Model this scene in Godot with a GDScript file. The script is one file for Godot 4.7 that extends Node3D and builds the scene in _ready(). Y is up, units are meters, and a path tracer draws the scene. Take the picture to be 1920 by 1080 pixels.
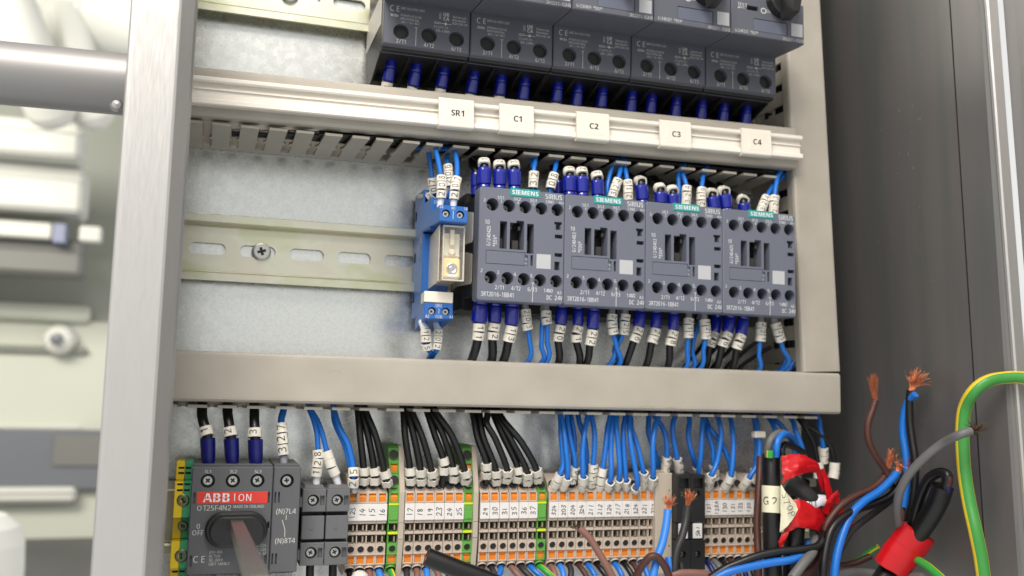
extends Node3D
# An open control cabinet, built in millimetres on its mounting plate (plate at z = 0, x along the rails, y up); MM turns them into metres.
const MM := 0.001
const DEEP := 1.15   # depths are noted in steps of 1.15 mm
const GN := Color(0.05, 0.27, 0.05)
const YL := Color(0.74, 0.54, 0.03)
var M := {}
var taken := {}
var glyphs := {}
var fonts := {}
var rng := RandomNumberGenerator.new()

# ---------------------------------------------------------------- shapes
class Sh:
	var v := PackedVector3Array()
	var n := PackedVector3Array()
	var c := PackedColorArray()
	var ink := Color.WHITE
	var T := Transform3D()
	func tri(a: Vector3, b: Vector3, d: Vector3, na: Vector3, nb: Vector3, nd: Vector3):
		a = T * a; b = T * b; d = T * d
		na = (T.basis * na).normalized(); nb = (T.basis * nb).normalized(); nd = (T.basis * nd).normalized()
		var g := (b - a).cross(d - a)
		if g.length_squared() < 1e-12:
			return
		if g.dot(na + nb + nd) > 0.0:
			v.append_array([a, d, b]); n.append_array([na, nd, nb])
		else:
			v.append_array([a, b, d]); n.append_array([na, nb, nd])
		c.append_array([ink, ink, ink])
	func flat(a: Vector3, b: Vector3, d: Vector3, out: Vector3):
		var g := (b - a).cross(d - a)
		if g.dot(out) < 0.0: g = -g
		tri(a, b, d, g, g, g)
	func quad(a: Vector3, b: Vector3, d: Vector3, e: Vector3, out: Vector3):
		flat(a, b, d, out); flat(a, d, e, out)
	# box between two corners with chamfered edges
	func box(lo: Vector3, hi: Vector3, ch := 0.3):
		var m := (lo + hi) / 2.0
		var h := (hi - lo) / 2.0
		h = h.abs()
		ch = minf(ch, minf(h.x, minf(h.y, h.z)) * 0.9)
		for ax in 3:
			var u := (ax + 1) % 3
			var w := (ax + 2) % 3
			for s in [-1.0, 1.0]:
				var q := []
				for k in [[-1, -1], [1, -1], [1, 1], [-1, 1]]:
					var p := Vector3()
					p[ax] = s * h[ax]; p[u] = k[0] * (h[u] - ch); p[w] = k[1] * (h[w] - ch)
					q.append(m + p)
				var o := Vector3(); o[ax] = s
				quad(q[0], q[1], q[2], q[3], o)
				if ch > 0.0:
					for r in [-1.0, 1.0]:
						var e := []
						for k in [-1.0, 1.0]:
							var p1 := Vector3(); p1[ax] = s * h[ax]; p1[u] = r * (h[u] - ch); p1[w] = k * (h[w] - ch)
							var p2 := Vector3(); p2[ax] = s * (h[ax] - ch); p2[u] = r * h[u]; p2[w] = k * (h[w] - ch)
							e.append(m + p1); e.append(m + p2)
						var oo := Vector3(); oo[ax] = s; oo[u] = r
						quad(e[0], e[1], e[3], e[2], oo)
		if ch > 0.0:
			for a in [-1.0, 1.0]:
				for b in [-1.0, 1.0]:
					for d in [-1.0, 1.0]:
						flat(m + Vector3(a * h.x, b * (h.y - ch), d * (h.z - ch)), m + Vector3(a * (h.x - ch), b * h.y, d * (h.z - ch)), m + Vector3(a * (h.x - ch), b * (h.y - ch), d * h.z), Vector3(a, b, d))
	# closed solid between two loops of the same number of points
	func loft(p: Array, q: Array, caps := true, hollow := false):
		var mid := Vector3()
		for a in p: mid += a
		for a in q: mid += a
		mid /= p.size() + q.size()
		for i in p.size():
			var j := (i + 1) % p.size()
			var ctr: Vector3 = (p[i] + p[j] + q[i] + q[j]) / 4.0
			quad(p[i], p[j], q[j], q[i], (ctr - mid) * (-1.0 if hollow else 1.0))
		if caps:
			for l in [p, q]:
				var f := Vector3()
				for a in l: f += a
				f /= l.size()
				for i in l.size():
					flat(f, l[i], l[(i + 1) % l.size()], f - mid)
	# extrude a polygon of the XY plane from z0 to z1; non-convex polygons allowed; ch chamfers the z1 edge
	func prism(poly: PackedVector2Array, z0: float, z1: float, ch := 0.0, smooth := false):
		if Geometry2D.is_polygon_clockwise(poly) == false:
			poly = poly.duplicate(); poly.reverse()
		var inn := Sh.inset(poly, ch) if ch > 0.0 else poly
		var t := Geometry2D.triangulate_polygon(inn)
		for i in range(0, t.size(), 3):
			flat(Sh.z(inn[t[i]], z1), Sh.z(inn[t[i + 1]], z1), Sh.z(inn[t[i + 2]], z1), Vector3(0, 0, z1 - z0))
		t = Geometry2D.triangulate_polygon(poly)
		for i in range(0, t.size(), 3):
			flat(Sh.z(poly[t[i]], z0), Sh.z(poly[t[i + 1]], z0), Sh.z(poly[t[i + 2]], z0), Vector3(0, 0, z0 - z1))
		walls(poly, z0, z1 - ch * signf(z1 - z0), 1.0, smooth)
		if ch > 0.0:
			for i in poly.size():
				var j := (i + 1) % poly.size()
				var d := (poly[j] - poly[i]).orthogonal()
				quad(Sh.z(poly[i], z1 - ch), Sh.z(poly[j], z1 - ch), Sh.z(inn[j], z1), Sh.z(inn[i], z1), Vector3(d.x, d.y, d.length()))
	# side walls of a clockwise polygon; turn -1 makes them face inwards
	func walls(poly: PackedVector2Array, z0: float, z1: float, turn := 1.0, smooth := false):
		for i in poly.size():
			var j := (i + 1) % poly.size()
			var e := poly[j] - poly[i]
			var o := Vector2(-e.y, e.x) * turn
			if smooth:
				var h := (i + poly.size() - 1) % poly.size()
				var k := (j + 1) % poly.size()
				var na := poly[j] - poly[h]
				var nb := poly[k] - poly[i]
				var a := Vector3(-na.y, na.x, 0).normalized() * turn
				var b := Vector3(-nb.y, nb.x, 0).normalized() * turn
				tri(Sh.z(poly[i], z0), Sh.z(poly[j], z0), Sh.z(poly[j], z1), a, b, b)
				tri(Sh.z(poly[i], z0), Sh.z(poly[j], z1), Sh.z(poly[i], z1), a, b, a)
			else:
				quad(Sh.z(poly[i], z0), Sh.z(poly[j], z0), Sh.z(poly[j], z1), Sh.z(poly[i], z1), Vector3(o.x, o.y, 0))
	static func z(p: Vector2, h: float) -> Vector3:
		return Vector3(p.x, p.y, h)
	static func inset(poly: PackedVector2Array, d: float) -> PackedVector2Array:
		var out := PackedVector2Array()
		var k := poly.size()
		for i in k:
			var a := (poly[i] - poly[(i + k - 1) % k]).normalized()
			var b := (poly[(i + 1) % k] - poly[i]).normalized()
			var na := Vector2(a.y, -a.x)
			var nb := Vector2(b.y, -b.x)
			var s := na + nb
			out.append(poly[i] + s * d / maxf(0.3, 1.0 + na.dot(nb)))
		return out
	static func circle(at: Vector2, r: float, k := 20) -> PackedVector2Array:
		var out := PackedVector2Array()
		for i in k:
			out.append(at + Vector2(cos(-TAU * i / k), sin(-TAU * i / k)) * r)
		return out
	static func rect(x0: float, y0: float, x1: float, y1: float) -> PackedVector2Array:
		var a := Vector2(minf(x0, x1), minf(y0, y1))
		var b := Vector2(maxf(x0, x1), maxf(y0, y1))
		return PackedVector2Array([a, Vector2(a.x, b.y), b, Vector2(b.x, a.y)])
	static func slot(at: Vector2, w: float, h: float) -> PackedVector2Array:
		var out := PackedVector2Array()
		for i in 18:
			var q := -TAU * (i + 0.5) / 18.0 + PI / 2.0
			out.append(at + Vector2((w - h) / 2.0 * signf(cos(q)), 0) + Vector2(cos(q), sin(q)) * h / 2.0)
		return out
	# a plate facing +z at height zz with holes [polygon, depth, has_floor]; outer walls go down by side
	func panel(outer: PackedVector2Array, holes: Array, zz: float, side := 1.0, ch := 0.0):
		if not Geometry2D.is_polygon_clockwise(outer):
			outer = outer.duplicate(); outer.reverse()
		var poly := Sh.inset(outer, ch) if ch > 0.0 else outer.duplicate()
		if ch > 0.0:
			for i in outer.size():
				var j := (i + 1) % outer.size()
				var d := outer[j] - outer[i]
				quad(Sh.z(outer[i], zz - ch), Sh.z(outer[j], zz - ch), Sh.z(poly[j], zz), Sh.z(poly[i], zz), Vector3(-d.y, d.x, d.length()))
		if side > ch:
			walls(outer, zz - side, zz - ch)
		var hs := holes.duplicate()
		hs.sort_custom(func(a, b): return Sh.most_x(a[0]) > Sh.most_x(b[0]))
		for h in hs:
			var hp: PackedVector2Array = h[0]
			if not Geometry2D.is_polygon_clockwise(hp):
				hp = hp.duplicate(); hp.reverse()
			walls(hp, zz - h[1], zz, -1.0, hp.size() > 8)
			if h.size() > 2 and h[2]:
				var tf := Geometry2D.triangulate_polygon(hp)
				for i in range(0, tf.size(), 3):
					flat(Sh.z(hp[tf[i]], zz - h[1]), Sh.z(hp[tf[i + 1]], zz - h[1]), Sh.z(hp[tf[i + 2]], zz - h[1]), Vector3(0, 0, 1))
			var rev := hp.duplicate(); rev.reverse()
			poly = Sh.bridge(poly, rev)
		var t := Geometry2D.triangulate_polygon(poly)
		for i in range(0, t.size(), 3):
			flat(Sh.z(poly[t[i]], zz), Sh.z(poly[t[i + 1]], zz), Sh.z(poly[t[i + 2]], zz), Vector3(0, 0, 1))
	static func most_x(p: PackedVector2Array) -> float:
		var m := -1e9
		for q in p: m = maxf(m, q.x)
		return m
	static func bridge(poly: PackedVector2Array, h: PackedVector2Array) -> PackedVector2Array:
		var bi := 0
		for i in h.size():
			if h[i].x > h[bi].x: bi = i
		var m := h[bi]
		var best := 0
		var bd := 1e18
		for i in poly.size():
			var p := poly[i]
			if p.x < m.x - 1e-6: continue
			var d := p.distance_squared_to(m)
			if d >= bd: continue
			var ok := poly.count(p) < 2
			for j in poly.size():
				if not ok: break
				var a := poly[j]
				var b := poly[(j + 1) % poly.size()]
				if a.is_equal_approx(p) or b.is_equal_approx(p): continue
				if Geometry2D.segment_intersects_segment(m, p, a, b) != null:
					ok = false
					break
			if ok:
				best = i; bd = d
		var out := poly.slice(0, best + 1)
		for k in h.size() + 1: out.append(h[(bi + k) % h.size()])
		out.append_array(poly.slice(best))
		return out
	# surface of revolution round the axis from a towards dir; prof = [[distance, radius], ...]
	func lathe(a: Vector3, dir: Vector3, prof: Array, k := 16, squash := 1.0, wide := Vector3.ZERO):
		dir = dir.normalized()
		var u := wide if wide != Vector3.ZERO else (Vector3.UP if absf(dir.y) < 0.9 else Vector3.RIGHT)
		u = (u - dir * u.dot(dir)).normalized()
		var w := dir.cross(u)
		for s in prof.size() - 1:
			var d0: float = prof[s][0]
			var r0: float = prof[s][1]
			var d1: float = prof[s + 1][0]
			var r1: float = prof[s + 1][1]
			var sl := Vector2(r0 - r1, d1 - d0).normalized()
			for i in k:
				var q := []
				var nn := []
				for j in 2:
					var an := TAU * (i + j) / k
					var rad := u * cos(an) + w * sin(an) * squash
					var no := (u * cos(an) + w * sin(an) / squash).normalized() * sl.y + dir * sl.x
					q.append(a + dir * d0 + rad * r0); q.append(a + dir * d1 + rad * r1)
					nn.append(no)
				tri(q[0], q[2], q[3], nn[0], nn[1], nn[1])
				tri(q[0], q[3], q[1], nn[0], nn[1], nn[0])
	# round bar along points; stripe tints part of its girth
	func tube(p: PackedVector3Array, r: float, k := 8, stripe := [], caps := true, r_end := -1.0):
		var u := Vector3.ZERO
		var ring0 := []
		var norm0 := []
		for i in p.size():
			var d := (p[mini(i + 1, p.size() - 1)] - p[maxi(i - 1, 0)]).normalized()
			if u == Vector3.ZERO:
				u = Vector3.BACK if absf(d.z) < 0.8 else Vector3.UP
			u = (u - d * u.dot(d)).normalized()
			var w := d.cross(u)
			var rr := r if r_end < 0.0 else lerpf(r, r_end, float(i) / (p.size() - 1))
			var ring := []
			var norm := []
			for j in k:
				var no := u * cos(TAU * j / k) + w * sin(TAU * j / k)
				ring.append(p[i] + no * rr); norm.append(no)
			if i > 0:
				for j in k:
					var l := (j + 1) % k
					if stripe.size(): ink = stripe[j * stripe.size() / k]
					tri(ring0[j], ring0[l], ring[l], norm0[j], norm0[l], norm[l])
					tri(ring0[j], ring[l], ring[j], norm0[j], norm[l], norm[j])
			if caps and (i == 0 or i == p.size() - 1):
				for j in k:
					flat(p[i], ring[j], ring[(j + 1) % k], -d if i == 0 else d)
			ring0 = ring; norm0 = norm

func mat(color: Color, rough := 0.5, metal := 0.0) -> StandardMaterial3D:
	var m := StandardMaterial3D.new()
	m.albedo_color = color; m.roughness = rough; m.metallic = metal
	return m

func noise_tex(f: float, kind: int, size := 512, normal := false, bump := 4.0, seed_no := 1, ramp: Gradient = null, sx := 1.0) -> NoiseTexture2D:
	var t := NoiseTexture2D.new()
	var nz := FastNoiseLite.new()
	nz.noise_type = kind as FastNoiseLite.NoiseType
	nz.frequency = f; nz.seed = seed_no; nz.fractal_octaves = 4
	t.noise = nz; t.width = int(size * sx); t.height = size; t.seamless = true
	t.as_normal_map = normal; t.bump_strength = bump
	if ramp: t.color_ramp = ramp
	return t

func ramp(stops: Array) -> Gradient:
	var g := Gradient.new()
	var o := PackedFloat32Array()
	var c := PackedColorArray()
	for s in stops:
		o.append(s[0]); c.append(s[1])
	g.offsets = o; g.colors = c
	return g

func mm(v: Vector3) -> Vector3:
	return Vector3(v.x, v.y, v.z * DEEP) * MM

func fit(t: Node3D, at: Vector3, sx: float, sy: float):
	t.position = mm(at)
	t.scale = Vector3(sx, sy, 1)

func numbered(called: String) -> String:
	if not taken.has(called):
		taken[called] = 0
		return called
	taken[called] += 1
	return "%s_%03d" % [called, taken[called]]

func tag(o: Node, label: String, category: String, group := ""):
	o.set_meta("label", label); o.set_meta("category", category)
	if group: o.set_meta("group", group)

func thing(called: String, label: String, category: String, group := "", at := Vector3.ZERO) -> Node3D:
	var o := Node3D.new()
	o.name = numbered(called)
	add_child(o)
	o.position = mm(at)
	tag(o, label, category, group)
	return o

func mesh_of(sh: Sh) -> ArrayMesh:
	var a := []
	a.resize(Mesh.ARRAY_MAX)
	var pts := PackedVector3Array()
	pts.resize(sh.v.size())
	for i in range(0, sh.v.size(), 3):   # keep the winding in step with the normals after mirroring
		var q := sh.v[i]; var r := sh.v[i + 1]; var u := sh.v[i + 2]
		pts[i] = mm(q)
		if (r - q).cross(u - q).dot(sh.n[i] + sh.n[i + 1] + sh.n[i + 2]) > 0.0:
			pts[i + 1] = mm(u); pts[i + 2] = mm(r)
			var k := sh.n[i + 1]; sh.n[i + 1] = sh.n[i + 2]; sh.n[i + 2] = k
			sh.v[i + 1] = u; sh.v[i + 2] = r
		else:
			pts[i + 1] = mm(r); pts[i + 2] = mm(u)
	a[Mesh.ARRAY_VERTEX] = pts; a[Mesh.ARRAY_NORMAL] = sh.n; a[Mesh.ARRAY_COLOR] = sh.c
	var m := ArrayMesh.new()
	m.add_surface_from_arrays(Mesh.PRIMITIVE_TRIANGLES, a)
	return m

func part(called: String, sh, m: Material, parent: Node, label := "", stuff := false) -> MeshInstance3D:
	var o := MeshInstance3D.new()
	o.name = called
	o.mesh = sh if sh is Mesh else mesh_of(sh)
	o.material_override = m
	parent.add_child(o, true)
	if label: o.set_meta("label", label)
	if stuff: o.set_meta("kind", "stuff")
	return o

func setting(called: String, sh: Sh, m: Material) -> MeshInstance3D:
	var o := part(called, sh, m, self)
	o.set_meta("kind", "structure")
	return o

func font(face: String, weight: int) -> SystemFont:
	var key := face + str(weight)
	if not fonts.has(key):
		var f := SystemFont.new()
		f.font_names = PackedStringArray([face]); f.font_weight = weight
		fonts[key] = f
	return fonts[key]

# flat lettering: triangles with the height of a capital = 1, centred
func glyph(s: String, face := "Droid Sans", weight := 400) -> Array:
	var key := s + face + str(weight)
	if not glyphs.has(key):
		var t := TextMesh.new()
		t.font = font(face, weight); t.font_size = 16; t.pixel_size = 0.01; t.depth = 0.0; t.curve_step = 3.0
		t.text = s
		var a := t.get_mesh_arrays()
		var pts: PackedVector3Array = a[Mesh.ARRAY_VERTEX]
		var out := PackedVector3Array()
		var idx: PackedInt32Array = a[Mesh.ARRAY_INDEX] if a[Mesh.ARRAY_INDEX] != null and a[Mesh.ARRAY_INDEX].size() else PackedInt32Array(range(pts.size()))
		var box := t.get_aabb()
		for i in idx: out.append(Vector3((pts[i].x - box.get_center().x) / 0.114, (pts[i].y + 0.055) / 0.114 - 0.5, 0))
		glyphs[key] = [out, box.size.x / 0.114]
	return glyphs[key]

# letters of height h at p on a surface with that right and up; anchor -1 left, 0 centre, 1 right; bend > 0 wraps them round a tube of that radius
func letters(sh: Sh, s: String, p: Vector3, h: float, anchor := 0, right := Vector3.RIGHT, up := Vector3.UP, face := "Droid Sans", weight := 400, squeeze := 1.0, bend := 0.0):
	var g := glyph(s, face, weight)
	var pts: PackedVector3Array = g[0]
	var shift: float = -anchor * g[1] / 2.0
	var out := right.cross(up).normalized()
	var q := []
	for i in pts.size():
		var x: float = (pts[i].x + shift) * h * squeeze
		var y: float = pts[i].y * h
		if bend > 0.0:
			q.append(p - out * bend + right * x + (up * sin(y / bend) + out * cos(y / bend)) * bend)
		else:
			q.append(p + right * x + up * y)
	for i in range(0, q.size(), 3):
		if bend > 0.0:
			var nn := []
			for k in 3:
				var y2: float = pts[i + k].y * h / bend
				nn.append(up * sin(y2) + out * cos(y2))
			sh.tri(q[i], q[i + 1], q[i + 2], nn[0], nn[1], nn[2])
		else:
			sh.flat(q[i], q[i + 1], q[i + 2], out)

# pen strokes of handwritten figures in a box 0.6 wide and 1 high
const PEN := {
	"0": [[0.3, 1.0, 0.05, 0.7, 0.08, 0.2, 0.3, 0.0, 0.55, 0.3, 0.52, 0.75, 0.3, 1.0]], "1": [[0.28, 1.0, 0.3, 0.0]], "2": [[0.05, 0.8, 0.3, 1.0, 0.5, 0.75, 0.3, 0.35, 0.0, 0.02, 0.6, 0.08]],
	"3": [[0.05, 0.9, 0.4, 0.98, 0.5, 0.75, 0.2, 0.52, 0.52, 0.3, 0.35, 0.0, 0.0, 0.08]], "4": [[0.3, 1.0, 0.02, 0.4, 0.6, 0.42], [0.42, 0.7, 0.38, 0.0]], "5": [[0.55, 1.0, 0.15, 0.95, 0.1, 0.58, 0.45, 0.5, 0.5, 0.15, 0.05, 0.0]],
	"6": [[0.45, 1.0, 0.1, 0.5, 0.12, 0.05, 0.45, 0.05, 0.5, 0.4, 0.1, 0.4]], "7": [[0.02, 0.95, 0.55, 1.0, 0.2, 0.0]], "8": [[0.5, 0.85, 0.2, 1.0, 0.12, 0.7, 0.48, 0.3, 0.3, 0.0, 0.05, 0.25, 0.4, 0.6, 0.5, 0.85]],
	"9": [[0.5, 0.8, 0.25, 1.0, 0.08, 0.7, 0.3, 0.5, 0.5, 0.8, 0.45, 0.0]], "A": [[0.0, 0.0, 0.3, 1.0, 0.55, 0.0], [0.1, 0.4, 0.5, 0.42]], "S": [[0.5, 0.9, 0.2, 1.0, 0.1, 0.7, 0.45, 0.4, 0.4, 0.05, 0.02, 0.08]],
	"T": [[0.0, 1.0, 0.6, 1.0], [0.3, 1.0, 0.28, 0.0]], "O": [[0.3, 1.0, 0.05, 0.7, 0.08, 0.2, 0.3, 0.0, 0.55, 0.3, 0.52, 0.75, 0.3, 1.0]], "P": [[0.08, 0.0, 0.1, 1.0, 0.5, 0.9, 0.48, 0.55, 0.1, 0.5]],
}
func scribble(sh: Sh, s: String, p: Vector3, h: float, right: Vector3, up: Vector3, pen := 0.22):
	var out := right.cross(up).normalized()
	var total := s.length() * 0.78 * h
	for i in s.length():
		var x0 := -total / 2.0 + i * 0.78 * h + rng.randf_range(-0.05, 0.05) * h
		var y0 := -h / 2.0 + rng.randf_range(-0.1, 0.1) * h
		var k := rng.randf_range(0.85, 1.1)
		var lean := rng.randf_range(-0.05, 0.2)
		for st in PEN.get(s[i], []):
			var pts := PackedVector3Array()
			for j in range(0, st.size(), 2):
				var a: float = st[j] + st[j + 1] * lean + rng.randf_range(-0.04, 0.04)
				pts.append(p + right * (x0 + a * h * k) + up * (y0 + st[j + 1] * h * k))
			pts = curve(pts, 3)
			for j in pts.size() - 1:
				var d := (pts[j + 1] - pts[j]).normalized()
				var w := d.cross(out) * pen / 2.0
				var e := d * pen * 0.3
				sh.quad(pts[j] - w - e, pts[j] + w - e, pts[j + 1] + w + e, pts[j + 1] - w + e, out)

func curve(p: PackedVector3Array, k := 6) -> PackedVector3Array:
	var out := PackedVector3Array()
	for i in p.size() - 1:
		var a := p[maxi(i - 1, 0)]
		var d := p[mini(i + 2, p.size() - 1)]
		for j in k: out.append(p[i].cubic_interpolate(p[i + 1], a, d, float(j) / k))
	out.append(p[p.size() - 1])
	return out

func along(p: PackedVector3Array, s: float) -> Array:   # [point, direction] at length s
	for i in p.size() - 1:
		var l := p[i].distance_to(p[i + 1])
		if s <= l or i == p.size() - 2:
			return [p[i].lerp(p[i + 1], s / maxf(l, 1e-6)), (p[i + 1] - p[i]).normalized()]
		s -= l
	return [p[0], Vector3.UP]

const DIGIT := {"0": "zero", "1": "one", "2": "two", "3": "three", "4": "four", "5": "five", "6": "six", "7": "seven", "8": "eight", "9": "nine"}
func spell(s: String) -> String:
	var out := PackedStringArray()
	for ch in s: out.append(DIGIT.get(ch, ch))
	return "-".join(out)

# a wire from its terminal end p[0] to where it goes out of sight. o: ferrule "blue"/"white"/"grey"/"navy" (f0, fl its start and length), mark (text, one ring per figure), m0 (start of the rings), ml (ring length), gap, blank
func wire(called: String, label: String, group: String, colour: String, r: float, path: Array, o := {}) -> Node3D:
	var base: Vector3 = path[0]
	var t := thing(called, label, "wire" if r < 3.5 else "cable", group, base)
	var raw := PackedVector3Array()
	for q in path: raw.append(q - base)
	var p := curve(raw, 6)
	var sh := Sh.new()
	var stripe := []
	if colour == "earth":
		var y := Color(0.80, 0.62, 0.01); var gn := Color(0.03, 0.33, 0.05)
		stripe = o.get("stripe", [gn, gn, gn, y, y, gn, gn, y])
	sh.tube(p, r, 20 if r > 3.0 else 10 if r > 1.2 else 8, stripe)
	part("insulation", sh, M["wire_" + colour], t)
	if o.has("ferrule"):
		var f := Sh.new()
		var f0: float = o.get("f0", 0.0)
		var fl: float = o.get("fl", 10.0)
		var fr: float = o.get("fr", r * 1.3)
		var a = along(p, f0)
		var b = along(p, f0 + fl)
		var dir: Vector3 = b[0] - a[0]
		var L := dir.length()
		if o.ferrule == "blue":
			f.lathe(a[0], dir, [[0.0, 0.5], [0.05, fr * 0.93], [L * 0.30, fr * 0.96], [L * 0.36, fr * 0.86], [L * 0.42, fr], [L * 0.9, fr * 1.04], [L * 0.97, fr * 0.98], [L, fr * 0.9], [L, fr * 0.7]], 14, 0.85, Vector3(1, 0, 0.1))
		elif o.ferrule == "navy":
			f.lathe(a[0], dir, [[0.0, 0.5], [0.05, fr * 0.78], [L * 0.35, fr * 0.95], [L * 0.45, fr], [L * 0.98, fr * 1.05], [L, fr * 0.95], [L, fr * 0.7]], 6, 0.9, Vector3(1, 0, 0.3))
		else:
			f.lathe(a[0], dir, [[0.0, 0.3], [0.05, fr * 0.8], [L * 0.3, fr * 0.85], [L * 0.95, fr], [L, fr * 0.95], [L, fr * 0.6]], 12)
		part("ferrule", f, M["ferrule_" + str(o.ferrule)], t)
	if o.has("mark"):
		var s: String = o.mark
		var ml: float = o.get("ml", 4.3)
		var pos: float = o.get("m0", 8.0)
		var mr: float = o.get("mr", r + 0.75)
		for i in s.length():
			var ch := s[i]
			var a = along(p, pos + ml / 2.0)
			var d: Vector3 = a[1]
			var tilt := Vector3(rng.randf_range(-0.08, 0.08), rng.randf_range(-0.05, 0.05), rng.randf_range(-0.05, 0.05))
			d = (d + tilt).normalized()
			var face: Vector3 = o.get("face", Vector3(-0.25, -0.1, 1.0)).rotated(d, rng.randf_range(-0.12, 0.12))
			face = (face - d * face.dot(d)).normalized()
			var side := d.cross(face)
			var c: Vector3 = a[0] + face * 0.2
			var q := Sh.new()
			var hl := ml * 0.48
			var prof := []
			for k in 16:   # a rounded square sleeve with a seam
				var an := TAU * k / 16.0
				var rad: float = mr * (1.0 + 0.16 * cos(6.0 * an)) * (1.0 if absf(sin(an)) < 0.9 else 0.8) if o.get("flag", false) else mr / pow(pow(absf(cos(an)), 3.2) + pow(absf(sin(an)), 3.2), 1.0 / 3.2)
				prof.append(Vector2(cos(an), sin(an)) * rad)
			for k in 16:
				var k2 := (k + 1) % 16
				if true:
					var p0: Vector3 = c + (side * prof[k].x + face * prof[k].y)
					var p1: Vector3 = c + (side * prof[k2].x + face * prof[k2].y)
					var n0: Vector3 = (side * prof[k].x + face * prof[k].y).normalized()
					var n1: Vector3 = (side * prof[k2].x + face * prof[k2].y).normalized()
					q.tri(p0 - d * hl, p1 - d * hl, p1 + d * hl, n0, n1, n1)
					q.tri(p0 - d * hl, p1 + d * hl, p0 + d * hl, n0, n1, n0)
					var i0: Vector3 = c + (p0 - c) * 0.72
					var i1: Vector3 = c + (p1 - c) * 0.72
					q.quad(p0 + d * hl, p1 + d * hl, i1 + d * hl, i0 + d * hl, d)
					q.quad(p0 - d * hl, p1 - d * hl, i1 - d * hl, i0 - d * hl, -d)
			var ring := part("marker_ring", q, M.marker, t)
			if DIGIT.has(ch):
				var g := Sh.new()
				letters(g, ch, c + face * (mr + 0.06), ml * 0.72, 0, d, -side)
				part("printed_figure", g, M.ink, ring)
			pos += ml + float(o.get("gap", 0.0))
	return t

func strands(parent: Node, at: Vector3, dir: Vector3, n: int, len: float, spread: float, seed_no: int, m: Material):
	var r := RandomNumberGenerator.new()
	r.seed = seed_no
	var sh := Sh.new()
	dir = dir.normalized()
	for i in int(n * 2.2):
		var off := Vector3(r.randf_range(-1, 1), r.randf_range(-1, 1), r.randf_range(-1, 1))
		off -= dir * off.dot(dir)
		var p0 := at + off * 0.8
		var bend := Vector3(r.randf_range(-1, 1), r.randf_range(-1, 1), r.randf_range(-1, 1)) * spread
		var l := len * r.randf_range(0.6, 1.1)
		sh.tube(curve(PackedVector3Array([p0 - dir, p0 + dir * l * 0.35 + off * 0.3 + bend * 0.08, p0 + dir * l * 0.7 + off * spread * 0.4 + bend * 0.3, p0 + dir * l + off * spread * 0.65 + bend * 0.85]), 3), 0.12, 4, [], false)
	part("copper_strands", sh, m, parent, "", true)

# ---------------------------------------------------------------- devices
func screw_head(parent: Node, at: Vector3, r: float, turn: float, m: Material, called := "screw", slotted := false):
	var s := Sh.new()
	s.lathe(at, Vector3.BACK, [[-2.0, r], [-0.35, r], [0.0, r * 0.82], [0.0, r * 0.5]], 18)
	var cr := PackedVector2Array()
	var w := r * 0.16
	var l := r * 0.72
	if slotted:
		w = r * 0.13; l = r * 0.99
		for q in [[-l, w], [l, w], [l, -w], [-l, -w]]: cr.append(Vector2(q[0], q[1]).rotated(turn))
	else:
		for q in [[-w, l], [w, l], [w, w], [l, w], [l, -w], [w, -w], [w, -l], [-w, -l], [-w, -w], [-l, -w], [-l, w], [-w, w]]: cr.append(Vector2(q[0], q[1]).rotated(turn))
	var T := Transform3D(Basis(), at)
	s.T = T
	s.panel(Sh.circle(Vector2.ZERO, r * (1.0 if slotted else 0.83), 20), [[cr, 0.8]], 0.01, 0.0)
	var o := part(called, s, m, parent)
	if parent == self or not (parent is MeshInstance3D):
		s = Sh.new()
		s.T = T
		s.prism(cr, -0.8, -0.35)
		part("drive_recess", s, M.recess, o)

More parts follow.
